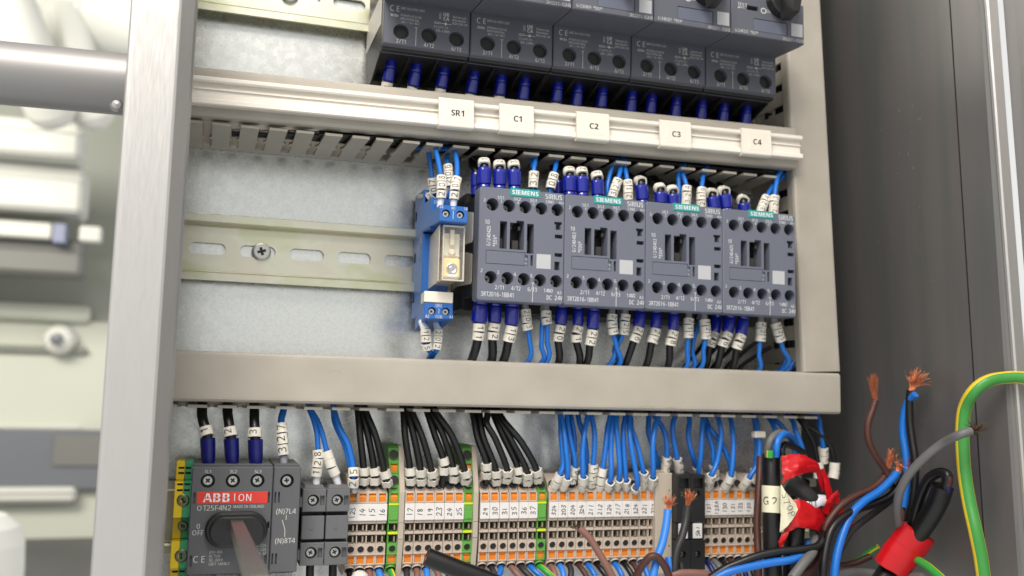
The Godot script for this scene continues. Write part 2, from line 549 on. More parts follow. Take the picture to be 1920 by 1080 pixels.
func contactor(serial: String, label: String, at: Vector3, like: Node3D = null) -> Node3D:
	var t: Node3D
	if like:
		t = like.duplicate()
		t.name = numbered("contactor")
		add_child(t)
		t.position = mm(at)
		tag(t, label, "contactor", "contactors in a row on the middle rail")
		var old := t.get_node("serial_print")
		t.remove_child(old); old.free()
	else:
		t = thing("contactor", label, "contactor", "contactors in a row on the middle rail", at)
		var zf := 55.8
		var sh := Sh.new()
		var holes := []
		for x in [6.8, 15.35, 23.9, 32.4, 40.9]:
			holes.append([Sh.circle(Vector2(x, -8.8), 3.2, 22), 9.0])
			holes.append([Sh.circle(Vector2(x, -45.7), 3.2, 22), 9.0])
		holes.append([Sh.rect(10.9, -16.9, 14.6, -30.9), 7.0])
		holes.append([PackedVector2Array([Vector2(16.1, -17.2), Vector2(16.1, -30.9), Vector2(23.5, -30.9), Vector2(23.5, -17.0), Vector2(23.2, -16.0), Vector2(19.4, -16.0), Vector2(19.4, -17.2)]), 7.0])
		holes.append([Sh.rect(25.0, -17.2, 28.6, -32.4), 7.0])
		holes.append([Sh.rect(27.1, -33.2, 28.4, -38.6), 2.0, true])
		holes.append([PackedVector2Array([Vector2(4.0, -32.0), Vector2(24.4, -32.0), Vector2(24.4, -33.4), Vector2(25.8, -33.4), Vector2(25.8, -38.9), Vector2(4.0, -38.9)]), 0.7, true])
		holes.append([PackedVector2Array([Vector2(39.4, -15.0), Vector2(43.5, -15.0), Vector2(43.5, -16.4), Vector2(42.8, -16.4), Vector2(42.8, -19.1), Vector2(40.1, -19.1), Vector2(40.1, -16.4), Vector2(39.4, -16.4)]), 4.0, true])
		holes.append([Sh.rect(39.8, -21.6, 43.9, -23.6), 4.0, true])
		holes.append([Sh.rect(39.8, -31.2, 43.9, -33.1), 4.0, true])
		holes.append([Sh.rect(39.8, -35.6, 42.6, -40.0), 4.0, true])
		sh.panel(PackedVector2Array([Vector2(0.12, -1.2), Vector2(1.0, 0), Vector2(44.0, 0), Vector2(44.88, -1.2), Vector2(44.88, -56.6), Vector2(44.0, -57.5), Vector2(1.0, -57.5), Vector2(0.12, -56.6)]), holes, zf, 8.0, 0.45)
		part("front_cover", sh, M.contactor, t)
		sh = Sh.new()
		sh.box(Vector3(0.4, -54.5, 30), Vector3(44.6, -3.2, 46.8), 0.6)
		sh.box(Vector3(0.4, -60, 3), Vector3(44.6, 2.5, 30.2), 0.8)
		part("housing", sh, M.black_plastic, t)
		for y in [-20.0, -41.5]:
			sh = Sh.new()
			sh.prism(PackedVector2Array([Vector2(12, y + 15.0), Vector2(36, y + 11.0), Vector2(44.5, y + 9.0), Vector2(45.5, y + 8), Vector2(45.5, y - 5.5), Vector2(44.5, y - 6.5), Vector2(12, y - 4.5)]), 0, 0.15)
			for i in sh.v.size(): sh.v[i] = Vector3(0.38 - sh.v[i].z, sh.v[i].y, sh.v[i].x)
			for i in sh.n.size(): sh.n[i] = Vector3(-sh.n[i].z, sh.n[i].y, sh.n[i].x)
			var st := part("rating_sticker", sh, M.sticker, t)
			sh = Sh.new()
			for k in 6:
				letters(sh, ["Ith 18A", "AC-3 400V 4kW", "50/60Hz", "690V Ui", "IEC 947-4-1", "+60 C"][k], Vector3(0.2, y + 8.0 - k * 2.0, 17 + k * 0.6), 1.0, -1, Vector3(0, -0.02, 1), Vector3(0, 1, 0), "Droid Sans", 400, 1.1)
			part("lettering", sh, M.ink, st)
		for x in [6.8, 15.4, 24.0, 32.6, 41.0]:
			for y in [-8.8, -45.7]:
				screw_head(t, Vector3(x - 0.2, y - 0.3, 48.3), 2.5, x * 1.7 + y, M.dark_screw, "terminal_screw")
		sh = Sh.new()
		sh.box(Vector3(4.25, -38.7, zf - 0.65), Vector3(24.2, -32.25, zf - 0.05), 0.15)
		part("label_flap", sh, M.contactor, t)
		for b in [[11.9, 13.6, -25.0, -30.6], [18.3, 21.8, -25.6, -30.4], [25.1, 27.0, -25.2, -31.2]]:
			sh = Sh.new()
			sh.box(Vector3(b[0], b[3], zf - 7), Vector3(b[1], b[2], zf - 3.2), 0.3)
			part("armature", sh, M.armature, t)
		for b in [[16.6, 17.7], [21.0, 22.4]]:
			sh = Sh.new()
			sh.box(Vector3(b[0], -20.6, zf - 7), Vector3(b[1], -18.4, zf - 2.0), 0.2)
			part("catch", sh, M.armature, t)
		sh = Sh.new()
		sh.box(Vector3(15.7, -3.7, zf - 4.0), Vector3(31.5, 0.5, zf + 0.35), 0.25)
		var badge := part("badge", sh, M.teal, t)
		sh = Sh.new()
		letters(sh, "SIEMENS", Vector3(23.6, -1.6, zf + 0.4), 2.1, 0, Vector3.RIGHT, Vector3.UP, "Droid Sans", 700, 1.12)
		part("lettering", sh, M.print_white, badge)
		sh = Sh.new()
		sh.box(Vector3(30.3, -39.7, zf - 0.1), Vector3(37.8, -32.3, zf + 0.05), 0.0)
		part("blank_code_label", sh, M.code_patch, t)
		sh = Sh.new()
		letters(sh, "SlRlUS", Vector3(38.8, -2.3, zf + 0.06), 2.4, 0, Vector3.RIGHT, Vector3.UP, "Droid Sans", 400, 0.97)
		var ls := [["2", 2.6, -6.9, 1.5], ["1/L1", 10.9, -5.0, 1.5], ["3", 11.2, -6.9, 1.3], ["3/L2", 19.5, -5.0, 1.5], ["4", 19.9, -6.9, 1.3], ["5/L3", 28.1, -5.0, 1.5], ["5", 28.2, -6.9, 1.3], ["13NO", 36.6, -5.0, 1.4], ["A1+", 43.0, -5.0, 1.3],
			["10", 4.3, -17.9, 2.0], ["2", 2.0, -42.6, 1.6], ["3.", 10.7, -43.0, 1.6], ["4.", 19.2, -43.5, 1.6], ["5.", 28.0, -43.7, 1.6], ["2/T1", 11.3, -50.6, 1.9], ["4/T2", 19.8, -50.6, 1.9], ["6/T3", 28.4, -50.7, 1.9], ["14NO", 36.8, -50.8, 1.8], ["A2-", 42.9, -51.5, 1.5], ["DC 24V", 40.2, -54.3, 2.1]]
		for l in ls: letters(sh, l[0], Vector3(l[1], l[2], zf + 0.06), l[3], 0, Vector3.RIGHT, Vector3.UP, "Droid Sans Mono" if l[3] > 1.75 else "Droid Sans", 400, 0.8 if l[3] > 1.75 else 0.9)
		letters(sh, "3RT2016-1BB41", Vector3(2.0, -54.2, zf + 0.06), 2.1, -1, Vector3.RIGHT, Vector3.UP, "Droid Sans Mono", 400, 0.75)
		letters(sh, "2", Vector3(24.9, -35.4, zf - 0.63), 1.2, 0, Vector3.UP, Vector3.LEFT)
		letters(sh, "3", Vector3(24.9, -37.6, zf - 0.63), 1.2, 0, Vector3.UP, Vector3.LEFT)
		sh.box(Vector3(28.5, -57.0, zf - 0.1), Vector3(28.7, -47.4, zf + 0.06), 0.0)
		sh.box(Vector3(27.9, -47.4, zf - 0.1), Vector3(29.3, -47.2, zf + 0.06), 0.0)
		part("lettering", sh, M.print_white, t)
	var se := Sh.new()
	letters(se, "G/" + serial, Vector3(5.2, -24.9, 55.86), 1.8, 0, Vector3.UP, Vector3.LEFT, "Droid Sans Mono", 400, 0.85)
	letters(se, "*E06*", Vector3(8.5, -27.2, 55.86), 1.8, 0, Vector3.UP, Vector3.LEFT, "Droid Sans Mono", 400, 0.8)
	part("serial_print", se, M.print_white, t)
	return t

func breaker(serial: String, label: String, at: Vector3, like: Node3D = null) -> Node3D:
	var t: Node3D
	if like:
		t = like.duplicate()
		t.name = numbered("motor_breaker")
		add_child(t)
		t.position = mm(at)
		tag(t, label, "circuit breaker", "motor protection breakers on the top rail")
		var old := t.get_node("serial_print")
		t.remove_child(old); old.free()
	else:
		t = thing("motor_breaker", label, "circuit breaker", "motor protection breakers on the top rail", at)   # origin: lower corner of the lower front face, z from the plate
		var zl := 50.5
		var zu := 74.1
		var sh := Sh.new()
		var holes := []
		for x in [9.2, 23.5, 37.8]: holes.append([Sh.circle(Vector2(x, 7.3), 4.0, 26), 12.0, true])
		sh.panel(Sh.rect(0.25, 0, 44.75, 24), holes, zl, 3.0, 0.5)
		# the lower edge slopes back, the step above closes towards the upper block
		sh.quad(Vector3(0.25, 0.3, zl - 0.4), Vector3(44.75, 0.3, zl - 0.4), Vector3(44.75, -2.4, zl - 6), Vector3(0.25, -2.4, zl - 6), Vector3(0, -1, 1))
		sh.loft([Vector3(0.25, 23.0, zl - 1), Vector3(44.75, 23.0, zl - 1), Vector3(44.75, 21.2, zu - 4.6), Vector3(0.25, 21.2, zu - 4.6)], [Vector3(0.25, 44, zl - 1), Vector3(44.75, 44, zl - 1), Vector3(44.75, 44, zu - 4.6), Vector3(0.25, 44, zu - 4.6)])
		part("terminal_cover", sh, M.breaker, t)
		sh = Sh.new()
		var uh := [[Sh.rect(9.4, 14.9, 16.2, 17.6), 4.0, true], [Sh.rect(13.5, 3.3, 34.2, 10.7), 0.5, true]]
		sh.panel(Sh.rect(0.25, 21.2 - 21.2, 44.75, 22.8), uh, 0.0, 5.0, 0.5)
		for i in sh.v.size(): sh.v[i] += Vector3(0, 21.2, zu)
		part("front_cover", sh, M.breaker, t)
		sh = Sh.new()
		sh.box(Vector3(0.3, -2.2, 8), Vector3(44.7, 44, zl - 2.4), 0.3)
		sh.box(Vector3(1.0, -6.0, 2), Vector3(44.0, -2.0, 14), 0.3)
		part("housing", sh, M.black_plastic, t)
		for x in [0.6, 15.6, 30.0, 44.4]:
			sh = Sh.new()
			sh.prism(PackedVector2Array([Vector2(12, 0), Vector2(12, -9), Vector2(22, -8), Vector2(43, -1), Vector2(43, 0)]), -0.5, 0.5)
			for i in sh.v.size(): sh.v[i] = Vector3(x + sh.v[i].z, sh.v[i].y - 2.0, sh.v[i].x)
			for i in sh.n.size(): sh.n[i] = Vector3(sh.n[i].z, sh.n[i].y, sh.n[i].x)
			part("barrier_rib", sh, M.black_plastic, t)
		sh = Sh.new()
		sh.box(Vector3(13.8, 24.7, zu - 0.5), Vector3(33.9, 31.6, zu - 0.1), 0.15)
		part("label_window", sh, M.breaker_window, t)
		sh = Sh.new()
		sh.lathe(Vector3(30.5, 43.5, zu), Vector3.BACK, [[-1.0, 9.5], [4.0, 9.0], [4.6, 8.2], [4.6, 0.0]], 26)
		sh.loft([Vector3(27.2, 30.8, zu + 4.0), Vector3(33.0, 31.5, zu + 4.0), Vector3(36.5, 45, zu + 4.0), Vector3(26.0, 45, zu + 4.0)], [Vector3(28.2, 32.4, zu + 13), Vector3(31.8, 32.8, zu + 13), Vector3(34.0, 45, zu + 13), Vector3(28.0, 45, zu + 13)])
		part("rotary_knob", sh, M.knob, t)
		sh = Sh.new()
		sh.box(Vector3(36.6, 25.0, zu - 0.1), Vector3(43.6, 32.4, zu + 0.05), 0.0)
		part("blank_code_label", sh, M.code_patch, t)
		sh = Sh.new()
		var zp := zl + 0.06
		letters(sh, "C E", Vector3(5.6, 19.3, zp), 2.9, 0, Vector3.RIGHT, Vector3.UP, "Droid Sans", 400, 0.9)
		letters(sh, "IECEx", Vector3(5.6, 15.6, zp), 1.2, 0, Vector3.RIGHT, Vector3.UP, "Droid Sans", 700, 0.9)
		var ls := [["DMT 02 ATEX F 001", 8.8, 20.0, 1.2], ["0158 (Ex) II (2) GD", 8.8, 16.2, 1.1], ["BVS14.0102 [Ex]", 8.8, 14.4, 1.1], ["-20 C < Ta < 60 C", 8.8, 12.6, 1.1], ["Siemens plc.", 35.4, 19.3, 1.15], ["Manchester", 35.4, 17.5, 1.15], ["M20 2UR, UK", 35.4, 15.7, 1.15], ["L1-L3/T1-T3:", 26.0, 12.6, 1.15], ["0,8...1,2Nm", 27.0, 10.7, 1.15]]
		for l in ls: letters(sh, l[0], Vector3(l[1], l[2], zp), l[3], -1, Vector3.RIGHT, Vector3.UP, "Droid Sans", 400, 0.85)
		letters(sh, "UK", Vector3(32.1, 19.9, zp), 1.9, 0, Vector3.RIGHT, Vector3.UP, "Droid Sans", 700, 0.95)
		letters(sh, "CA", Vector3(32.1, 17.6, zp), 1.9, 0, Vector3.RIGHT, Vector3.UP, "Droid Sans", 700, 0.95)
		letters(sh, "8505", Vector3(28.9, 18.8, zp), 1.1, 0, Vector3.UP, Vector3.LEFT)
		letters(sh, "2/T1", Vector3(9.3, 2.0, zp), 1.9, 0, Vector3.RIGHT, Vector3.UP, "Droid Sans Mono", 400, 0.85)
		letters(sh, "4/T2", Vector3(23.5, 1.8, zp), 1.9, 0, Vector3.RIGHT, Vector3.UP, "Droid Sans Mono", 400, 0.85)
		letters(sh, "6/T3", Vector3(37.8, 1.7, zp), 1.9, 0, Vector3.RIGHT, Vector3.UP, "Droid Sans Mono", 400, 0.85)
		sh.box(Vector3(16.7, 0.6, zl - 0.1), Vector3(16.9, 10.4, zp), 0.0)
		sh.box(Vector3(16.0, 10.4, zl - 0.1), Vector3(17.6, 10.6, zp), 0.0)
		for b in [[26.2, 14.3, 29.2, 14.5], [26.2, 15.1, 29.2, 15.3], [26.0, 14.4, 26.2, 15.2], [29.2, 14.7, 35.0, 14.9]]:
			sh.box(Vector3(b[0], b[1], zl - 0.1), Vector3(b[2], b[3], zp), 0.0)
		sh.prism(PackedVector2Array([Vector2(31.0, 14.8), Vector2(31.8, 15.7), Vector2(32.6, 15.0), Vector2(32.6, 14.6), Vector2(31.8, 13.9)]), zl - 0.1, zp)
		var zq := zu + 0.06
		letters(sh, "TEST", Vector3(3.6, 38.4, zq), 2.0, -1)
		sh.box(Vector3(4.6, 36.6, zu - 0.1), Vector3(8.0, 36.8, zq), 0.0)
		sh.prism(PackedVector2Array([Vector2(3.6, 36.7), Vector2(5.0, 37.3), Vector2(5.0, 36.1)]), zu - 0.1, zq)
		sh.panel(Sh.circle(Vector2(19.5, 37.0), 1.7, 20), [[Sh.circle(Vector2(19.5, 37.0), 1.2, 20), 0.1]], zq, 0.0)
		letters(sh, "OFF", Vector3(23.4, 37.0, zq), 1.7)
		letters(sh, "3RV2011-1CA10", Vector3(44.2, 22.6, zq), 1.8, 1, Vector3.RIGHT, Vector3.UP, "Droid Sans Mono", 400, 0.68)
		part("lettering", sh, M.print_dim, t)
	var se := Sh.new()
	letters(se, serial + " *E03*", Vector3(2.2, 23.4, 74.16), 1.6, -1, Vector3.RIGHT, Vector3.UP, "Droid Sans Mono", 400, 0.75)
	part("serial_print", se, M.print_dim, t)
	return t

# a slotted wiring duct whose local x runs along it from 0 to len; y0/y1 its two sides, z up to d. side -1: the wall with fingers at y0, 1: at y1
func duct(called: String, label: String, len: float, y0: float, y1: float, d: float, at: Vector3, turn: float, first: float, pitch: float, tooth: float, count: int, lid_lo := 0.0, lid_hi := 0.0, both := false, bent := []) -> Node3D:
	var t := thing(called, label, "cable duct", "slotted cable ducts round the rails", at)
	t.rotation.z = turn
	var sh := Sh.new()
	sh.box(Vector3(0, y0 + 1.4, 0.3), Vector3(len, y1 - 1.4, 1.9), 0.2)
	for s in [y0, y1 - 1.4]:
		sh.box(Vector3(0, s, 0.3), Vector3(len, s + 1.4, 5.2), 0.2)
	part("base", sh, M.duct, t)
	for s in ([y0, y1 - 1.4] if both else [y0]):
		for k in count:
			sh = Sh.new()
			var x := first + k * pitch
			var lean: float = bent[k] if k < bent.size() else 0.0
			var w := tooth
			var po := PackedVector2Array([Vector2(x - 0.8, 4.9), Vector2(x, 6.4), Vector2(x, 18.5), Vector2(x - 1.3, 19.2), Vector2(x - 1.3, 20.8), Vector2(x, 23.0), Vector2(x + lean * 0.4, 32), Vector2(x + lean, d - 3.4), Vector2(x + w + lean, d - 3.4), Vector2(x + w + lean * 0.4, 32), Vector2(x + w, 23.0), Vector2(x + w + 1.3, 20.8), Vector2(x + w + 1.3, 19.2), Vector2(x + w, 18.5), Vector2(x + w, 6.4), Vector2(x + w + 0.8, 4.9)])
			sh.prism(po, 0.0, 1.35, 0.12)
			for i in sh.v.size(): sh.v[i] = Vector3(sh.v[i].x, s + sh.v[i].z, sh.v[i].y)
			for i in sh.n.size(): sh.n[i] = Vector3(sh.n[i].x, sh.n[i].z, sh.n[i].y)
			part("finger", sh, M.duct, t)
	# lid: a shallow channel with rounded long edges that clips over the fingers
	sh = Sh.new()
	var pr := [Vector2(y0 - 0.7 - lid_lo, d - 7), Vector2(y0 - 1.3 - lid_lo, d - 6.6), Vector2(y0 - 1.5 - lid_lo, d - 2.2), Vector2(y0 - 1.1 - lid_lo, d - 0.8), Vector2(y0 - 0.2 - lid_lo, d - 0.1), Vector2(y0 + 1.0 - lid_lo, d), Vector2(y1 - 1.0 + lid_hi, d), Vector2(y1 + 0.2 + lid_hi, d - 0.1), Vector2(y1 + 1.1 + lid_hi, d - 0.8), Vector2(y1 + 1.5 + lid_hi, d - 2.2), Vector2(y1 + 1.3 + lid_hi, d - 6.6), Vector2(y1 + 0.7 + lid_hi, d - 7), Vector2(y1 + 0.2 + lid_hi, d - 2.4), Vector2(y1 - 0.8 + lid_hi, d - 1.3), Vector2(y0 + 0.8 - lid_lo, d - 1.3), Vector2(y0 - 0.2 - lid_lo, d - 2.4)]
	var pp := PackedVector2Array(pr)
	sh.prism(pp, 0.0, len)
	for i in sh.v.size(): sh.v[i] = Vector3(sh.v[i].z, sh.v[i].x, sh.v[i].y)
	for i in sh.n.size(): sh.n[i] = Vector3(sh.n[i].z, sh.n[i].x, sh.n[i].y)
	part("lid", sh, M.duct_lid, t)
	return t

func din_rail(label: String, x0: float, x1: float, yc: float, first: float, n: int, screws: Array, off: Vector2, sx: float, sy: float):
	var t := thing("din_rail", label, "mounting rail", "zinc plated mounting rails", Vector3(x0 * sx + off.x, yc + off.y, 0))
	t.scale = Vector3(sx, sy, 1)
	var len := x1 - x0
	var sh := Sh.new()
	var holes := []
	for k in n: holes.append([Sh.slot(Vector2(first - x0 + k * 25.0, 0), 18.0, 6.3), 1.6])
	sh.panel(Sh.rect(0, -12.5, len, 12.5), holes, 2.4, 0.0)
	for s in [-1.0, 1.0]:
		var pr := PackedVector2Array([Vector2(12.2 * s, 0.6), Vector2(13.2 * s, 0.6), Vector2(13.4 * s, 5.9), Vector2(14.0 * s, 6.5), Vector2(17.3 * s, 6.5), Vector2(17.5 * s, 6.8), Vector2(17.5 * s, 7.3), Vector2(17.3 * s, 7.6), Vector2(13.4 * s, 7.6), Vector2(12.6 * s, 7.0), Vector2(12.3 * s, 6.2), Vector2(12.1 * s, 2.9), Vector2(11.5 * s, 2.41)])
		var q := Sh.new()
		q.prism(pr, 0.0, len)
		for i in q.v.size(): q.v[i] = Vector3(q.v[i].z, q.v[i].x, q.v[i].y)
		for i in q.n.size(): q.n[i] = Vector3(q.n[i].z, q.n[i].x, q.n[i].y)
		sh.v.append_array(q.v); sh.n.append_array(q.n); sh.c.append_array(q.c)
	part("rail", sh, M.rail, t)
	for x in screws:
		var o := Node3D.new()
		screw_head(t, Vector3(x - x0, 0, 4.6), 4.5, 0.3, M.screw, "mounting_screw")
		o.free()
		sh = Sh.new()
		sh.lathe(Vector3(x - x0, 0, 1.7), Vector3.BACK, [[0, 4.9], [0.7, 4.9], [0.9, 4.5], [0.9, 0]], 22)
		part("washer", sh, M.dark_screw, t)

# terminal block: local x across, y from the middle of its tag, z from the plate. tall ones carry one more wire entry above
func terminal(kind: String, label: String, group: String, at: Vector3, w: float, text := "", protos := {}) -> Node3D:
	var key := kind + ("%.1f" % w)
	var t: Node3D
	if protos.has(key):
		t = protos[key].duplicate()
		t.name = numbered("terminal_block" if kind == "beige" else "earth_terminal")
		add_child(t)
		t.position = mm(at)
		tag(t, label, "terminal block", group)
		if t.has_node("tag"):
			var old := t.get_node("tag")
			t.remove_child(old); old.free()
	else:
		t = thing("terminal_block" if kind == "beige" else "earth_terminal", label, "terminal block", group, at)
		protos[key] = t
		var m: Material = M.term if kind == "beige" else M.earth_green
		var h := w / 2.0 - 0.06
		var zf := 26.0
		var top := 30.5 if kind == "tall" else 16.0
		var sh := Sh.new()
		# body seen from the side: (y, z)
		var prof := PackedVector2Array([Vector2(-31, 1), Vector2(-33.0, 8), Vector2(-33.0, 17), Vector2(-31.5, 20), Vector2(-27.0, 24.5), Vector2(-26.5, 24.6), Vector2(-26.4, 22.4), Vector2(-22.0, 23.0), Vector2(-21.9, 25.3), Vector2(-16.6, zf - 0.3), Vector2(-16.4, zf - 3.5), Vector2(-13.0, zf - 3.5), Vector2(-12.4, zf - 0.5), Vector2(-11.2, zf - 0.5), Vector2(-10.8, zf - 3.5), Vector2(-7.6, zf - 3.5), Vector2(-7.0, zf), Vector2(2.6, zf), Vector2(3.1, zf), Vector2(3.2, 23.2), Vector2(7.4, 22.8), Vector2(7.6, 25.2), Vector2(13.0, 22.0), Vector2(16.0, 17), Vector2(16, 8), Vector2(14, 1)])
		if kind == "tall":
			prof = PackedVector2Array([Vector2(-31, 1), Vector2(-33.0, 8), Vector2(-33.0, 17), Vector2(-31.5, 20), Vector2(-27.0, 24.5), Vector2(-26.5, 24.6), Vector2(-26.4, 22.4), Vector2(-22.0, 23.0), Vector2(-21.9, 25.3), Vector2(-16.6, zf - 0.3), Vector2(-16.4, zf - 3.5), Vector2(-13.0, zf - 3.5), Vector2(-12.4, zf - 0.5), Vector2(-11.2, zf - 0.5), Vector2(-10.8, zf - 3.5), Vector2(-7.6, zf - 3.5), Vector2(-7.0, zf), Vector2(2.6, zf), Vector2(3.1, zf), Vector2(3.2, 23.2), Vector2(7.4, 22.8), Vector2(7.6, 25.2), Vector2(17.0, 23.5), Vector2(17.4, 21.0), Vector2(21.6, 20.2), Vector2(21.8, 22.3), Vector2(29.0, 20.5), Vector2(31, 17), Vector2(31, 8), Vector2(29, 1)])
		sh.prism(prof, -h, h, 0.15)
		for i in sh.v.size(): sh.v[i] = Vector3(sh.v[i].z, sh.v[i].x, sh.v[i].y)
		for i in sh.n.size(): sh.n[i] = Vector3(sh.n[i].z, sh.n[i].x, sh.n[i].y)
		part("body", sh, m, t)
		# the bridge shafts: dark recess with a metal leaf and a small divider
		for y in [[-16.3, -13.1], [-10.7, -7.7]]:
			sh = Sh.new()
			sh.box(Vector3(-h + 0.5, y[0] + 0.1, zf - 6), Vector3(h - 0.2, y[1] - 0.1, zf - 3.35), 0.0)
			var sl := part("bridge_shaft", sh, M.shaft, t)
			sh = Sh.new()
			sh.box(Vector3(h - 2.0, y[0] + 0.2, zf - 3.6), Vector3(h - 1.2, y[1] - 0.2, zf - 0.9), 0.1)
			part("contact_leaf", sh, M.leaf, sl)
			sh = Sh.new()
			sh.box(Vector3(-h, y[0] - 0.2, zf - 5), Vector3(-h + 0.5, y[1] + 0.2, zf - 0.4), 0.05)
			part("divider", sh, m, t)
		# orange push levers set in frames
		var lv := [[3.2, 7.4, 26.0, 25.3], [-26.4, -22.0, 24.8, 25.5]]
		if kind == "tall": lv.append([17.4, 21.6, 23.5, 22.5])
		for l in lv:
			sh = Sh.new()
			var e := 0.75
			for q in [[-h, -h + e, l[0], l[1]], [h - e, h, l[0], l[1]]]:
				sh.box(Vector3(q[0], q[2], l[2] - 2.4), Vector3(q[1], q[3], l[2] + 0.35), 0.12)
			sh.box(Vector3(-h, l[0] - 0.5, l[2] - 2.4), Vector3(h, l[0] + 0.15, l[2] + 0.35), 0.12)
			sh.box(Vector3(-h, l[1] - 0.15, l[3] - 2.4), Vector3(h, l[1] + 0.5, l[3] + 0.35), 0.12)
			var fr := part("lever_frame", sh, m, t)
			sh = Sh.new()
			var mid: float = (l[0] + l[1]) / 2.0 + 0.3
			sh.loft([Vector3(-h + e, l[0] + 0.1, l[2] - 0.5), Vector3(h - e, l[0] + 0.1, l[2] - 0.5), Vector3(h - e, mid, l[2] + 0.1), Vector3(-h + e, mid, l[2] + 0.1)], [Vector3(-h + e, l[0] + 0.1, l[2] - 3), Vector3(h - e, l[0] + 0.1, l[2] - 3), Vector3(h - e, mid, l[2] - 3), Vector3(-h + e, mid, l[2] - 3)])
			sh.loft([Vector3(-h + e, mid, l[2] - 0.5), Vector3(h - e, mid, l[2] - 0.5), Vector3(h - e, l[1] - 0.1, l[3] - 1.0), Vector3(-h + e, l[1] - 0.1, l[3] - 1.0)], [Vector3(-h + e, mid, l[2] - 3), Vector3(h - e, mid, l[2] - 3), Vector3(h - e, l[1] - 0.1, l[3] - 3), Vector3(-h + e, l[1] - 0.1, l[3] - 3)])
			part("push_lever", sh, M.orange, fr)
		# test hole on the lower face and the two wire funnels
		for f in [[-19.3, 25.45, 1.45, 0.12], [-29.4, 23.6, 2.15, 0.9], [11.0, 24.0, 2.2, -0.55]] + ([[13.6, 24.6, 2.2, -0.25], [26.0, 22.0, 2.2, -0.3]] if kind == "tall" else []):
			sh = Sh.new()
			var dir := Vector3(0, -f[3], 1).normalized()
			sh.lathe(Vector3(0, f[0], f[1]) - dir * 3.0, dir, [[0.0, f[2] * 0.85], [3.0, f[2]], [3.3, f[2] + 0.22], [3.0, f[2] + 0.35], [1.0, f[2] + 0.4]], 16)
			var fu := part("wire_funnel" if f[2] > 2.0 else "test_hole", sh, m, t)
			sh = Sh.new()
			sh.lathe(Vector3(0, f[0], f[1]) + dir * 0.22, dir, [[0.0, f[2] + 0.12], [0.02, 0.0]], 16)
			part("bore", sh, M.shaft, fu)
		if kind != "beige":
			sh = Sh.new()
			sh.box(Vector3(-h + 0.3, -5.5, zf - 1.6), Vector3(h - 0.3, -1.8, zf + 0.5), 0.2)
			part("earth_foot", sh, M.earth_green, t)
			sh = Sh.new()
			sh.box(Vector3(-h, 1.6, zf - 0.6), Vector3(h, 2.7, zf + 0.25), 0.1)
			sh.box(Vector3(-h, -12.4, zf - 1.2), Vector3(h, -11.2, zf + 0.1), 0.1)
			part("yellow_stripe", sh, M.earth_yellow, t)
	if text:
		var sh := Sh.new()
		var h := w / 2.0 - 0.04
		sh.box(Vector3(-h, -5.6, 25.9), Vector3(h, 2.5, 26.9), 0.15)
		var card := part("tag", sh, M.tag_white, t)
		sh = Sh.new()
		scribble(sh, text, Vector3(0, -1.6, 26.93), 2.35 if text.length() > 2 else 2.6, Vector3.UP, Vector3.LEFT, 0.34)
		part("handwriting", sh, M.ink, card)
	t.scale = Vector3(1.022, 1.019, 1)
	return t

func shear(sh: Sh, k: float, y0: float):
	for i in sh.v.size(): sh.v[i].x += k * (sh.v[i].y - y0)

# a bar of a profile in the XZ plane, upright from ya to yb
func upright(prof: Array, ya: float, yb: float, smooth := false) -> Sh:
	var sh := Sh.new()
	sh.prism(PackedVector2Array(prof), ya, yb, 0.0, smooth)
	for i in sh.v.size(): sh.v[i] = Vector3(sh.v[i].x, sh.v[i].z, sh.v[i].y)
	for i in sh.n.size(): sh.n[i] = Vector3(sh.n[i].x, sh.n[i].z, sh.n[i].y)
	return sh

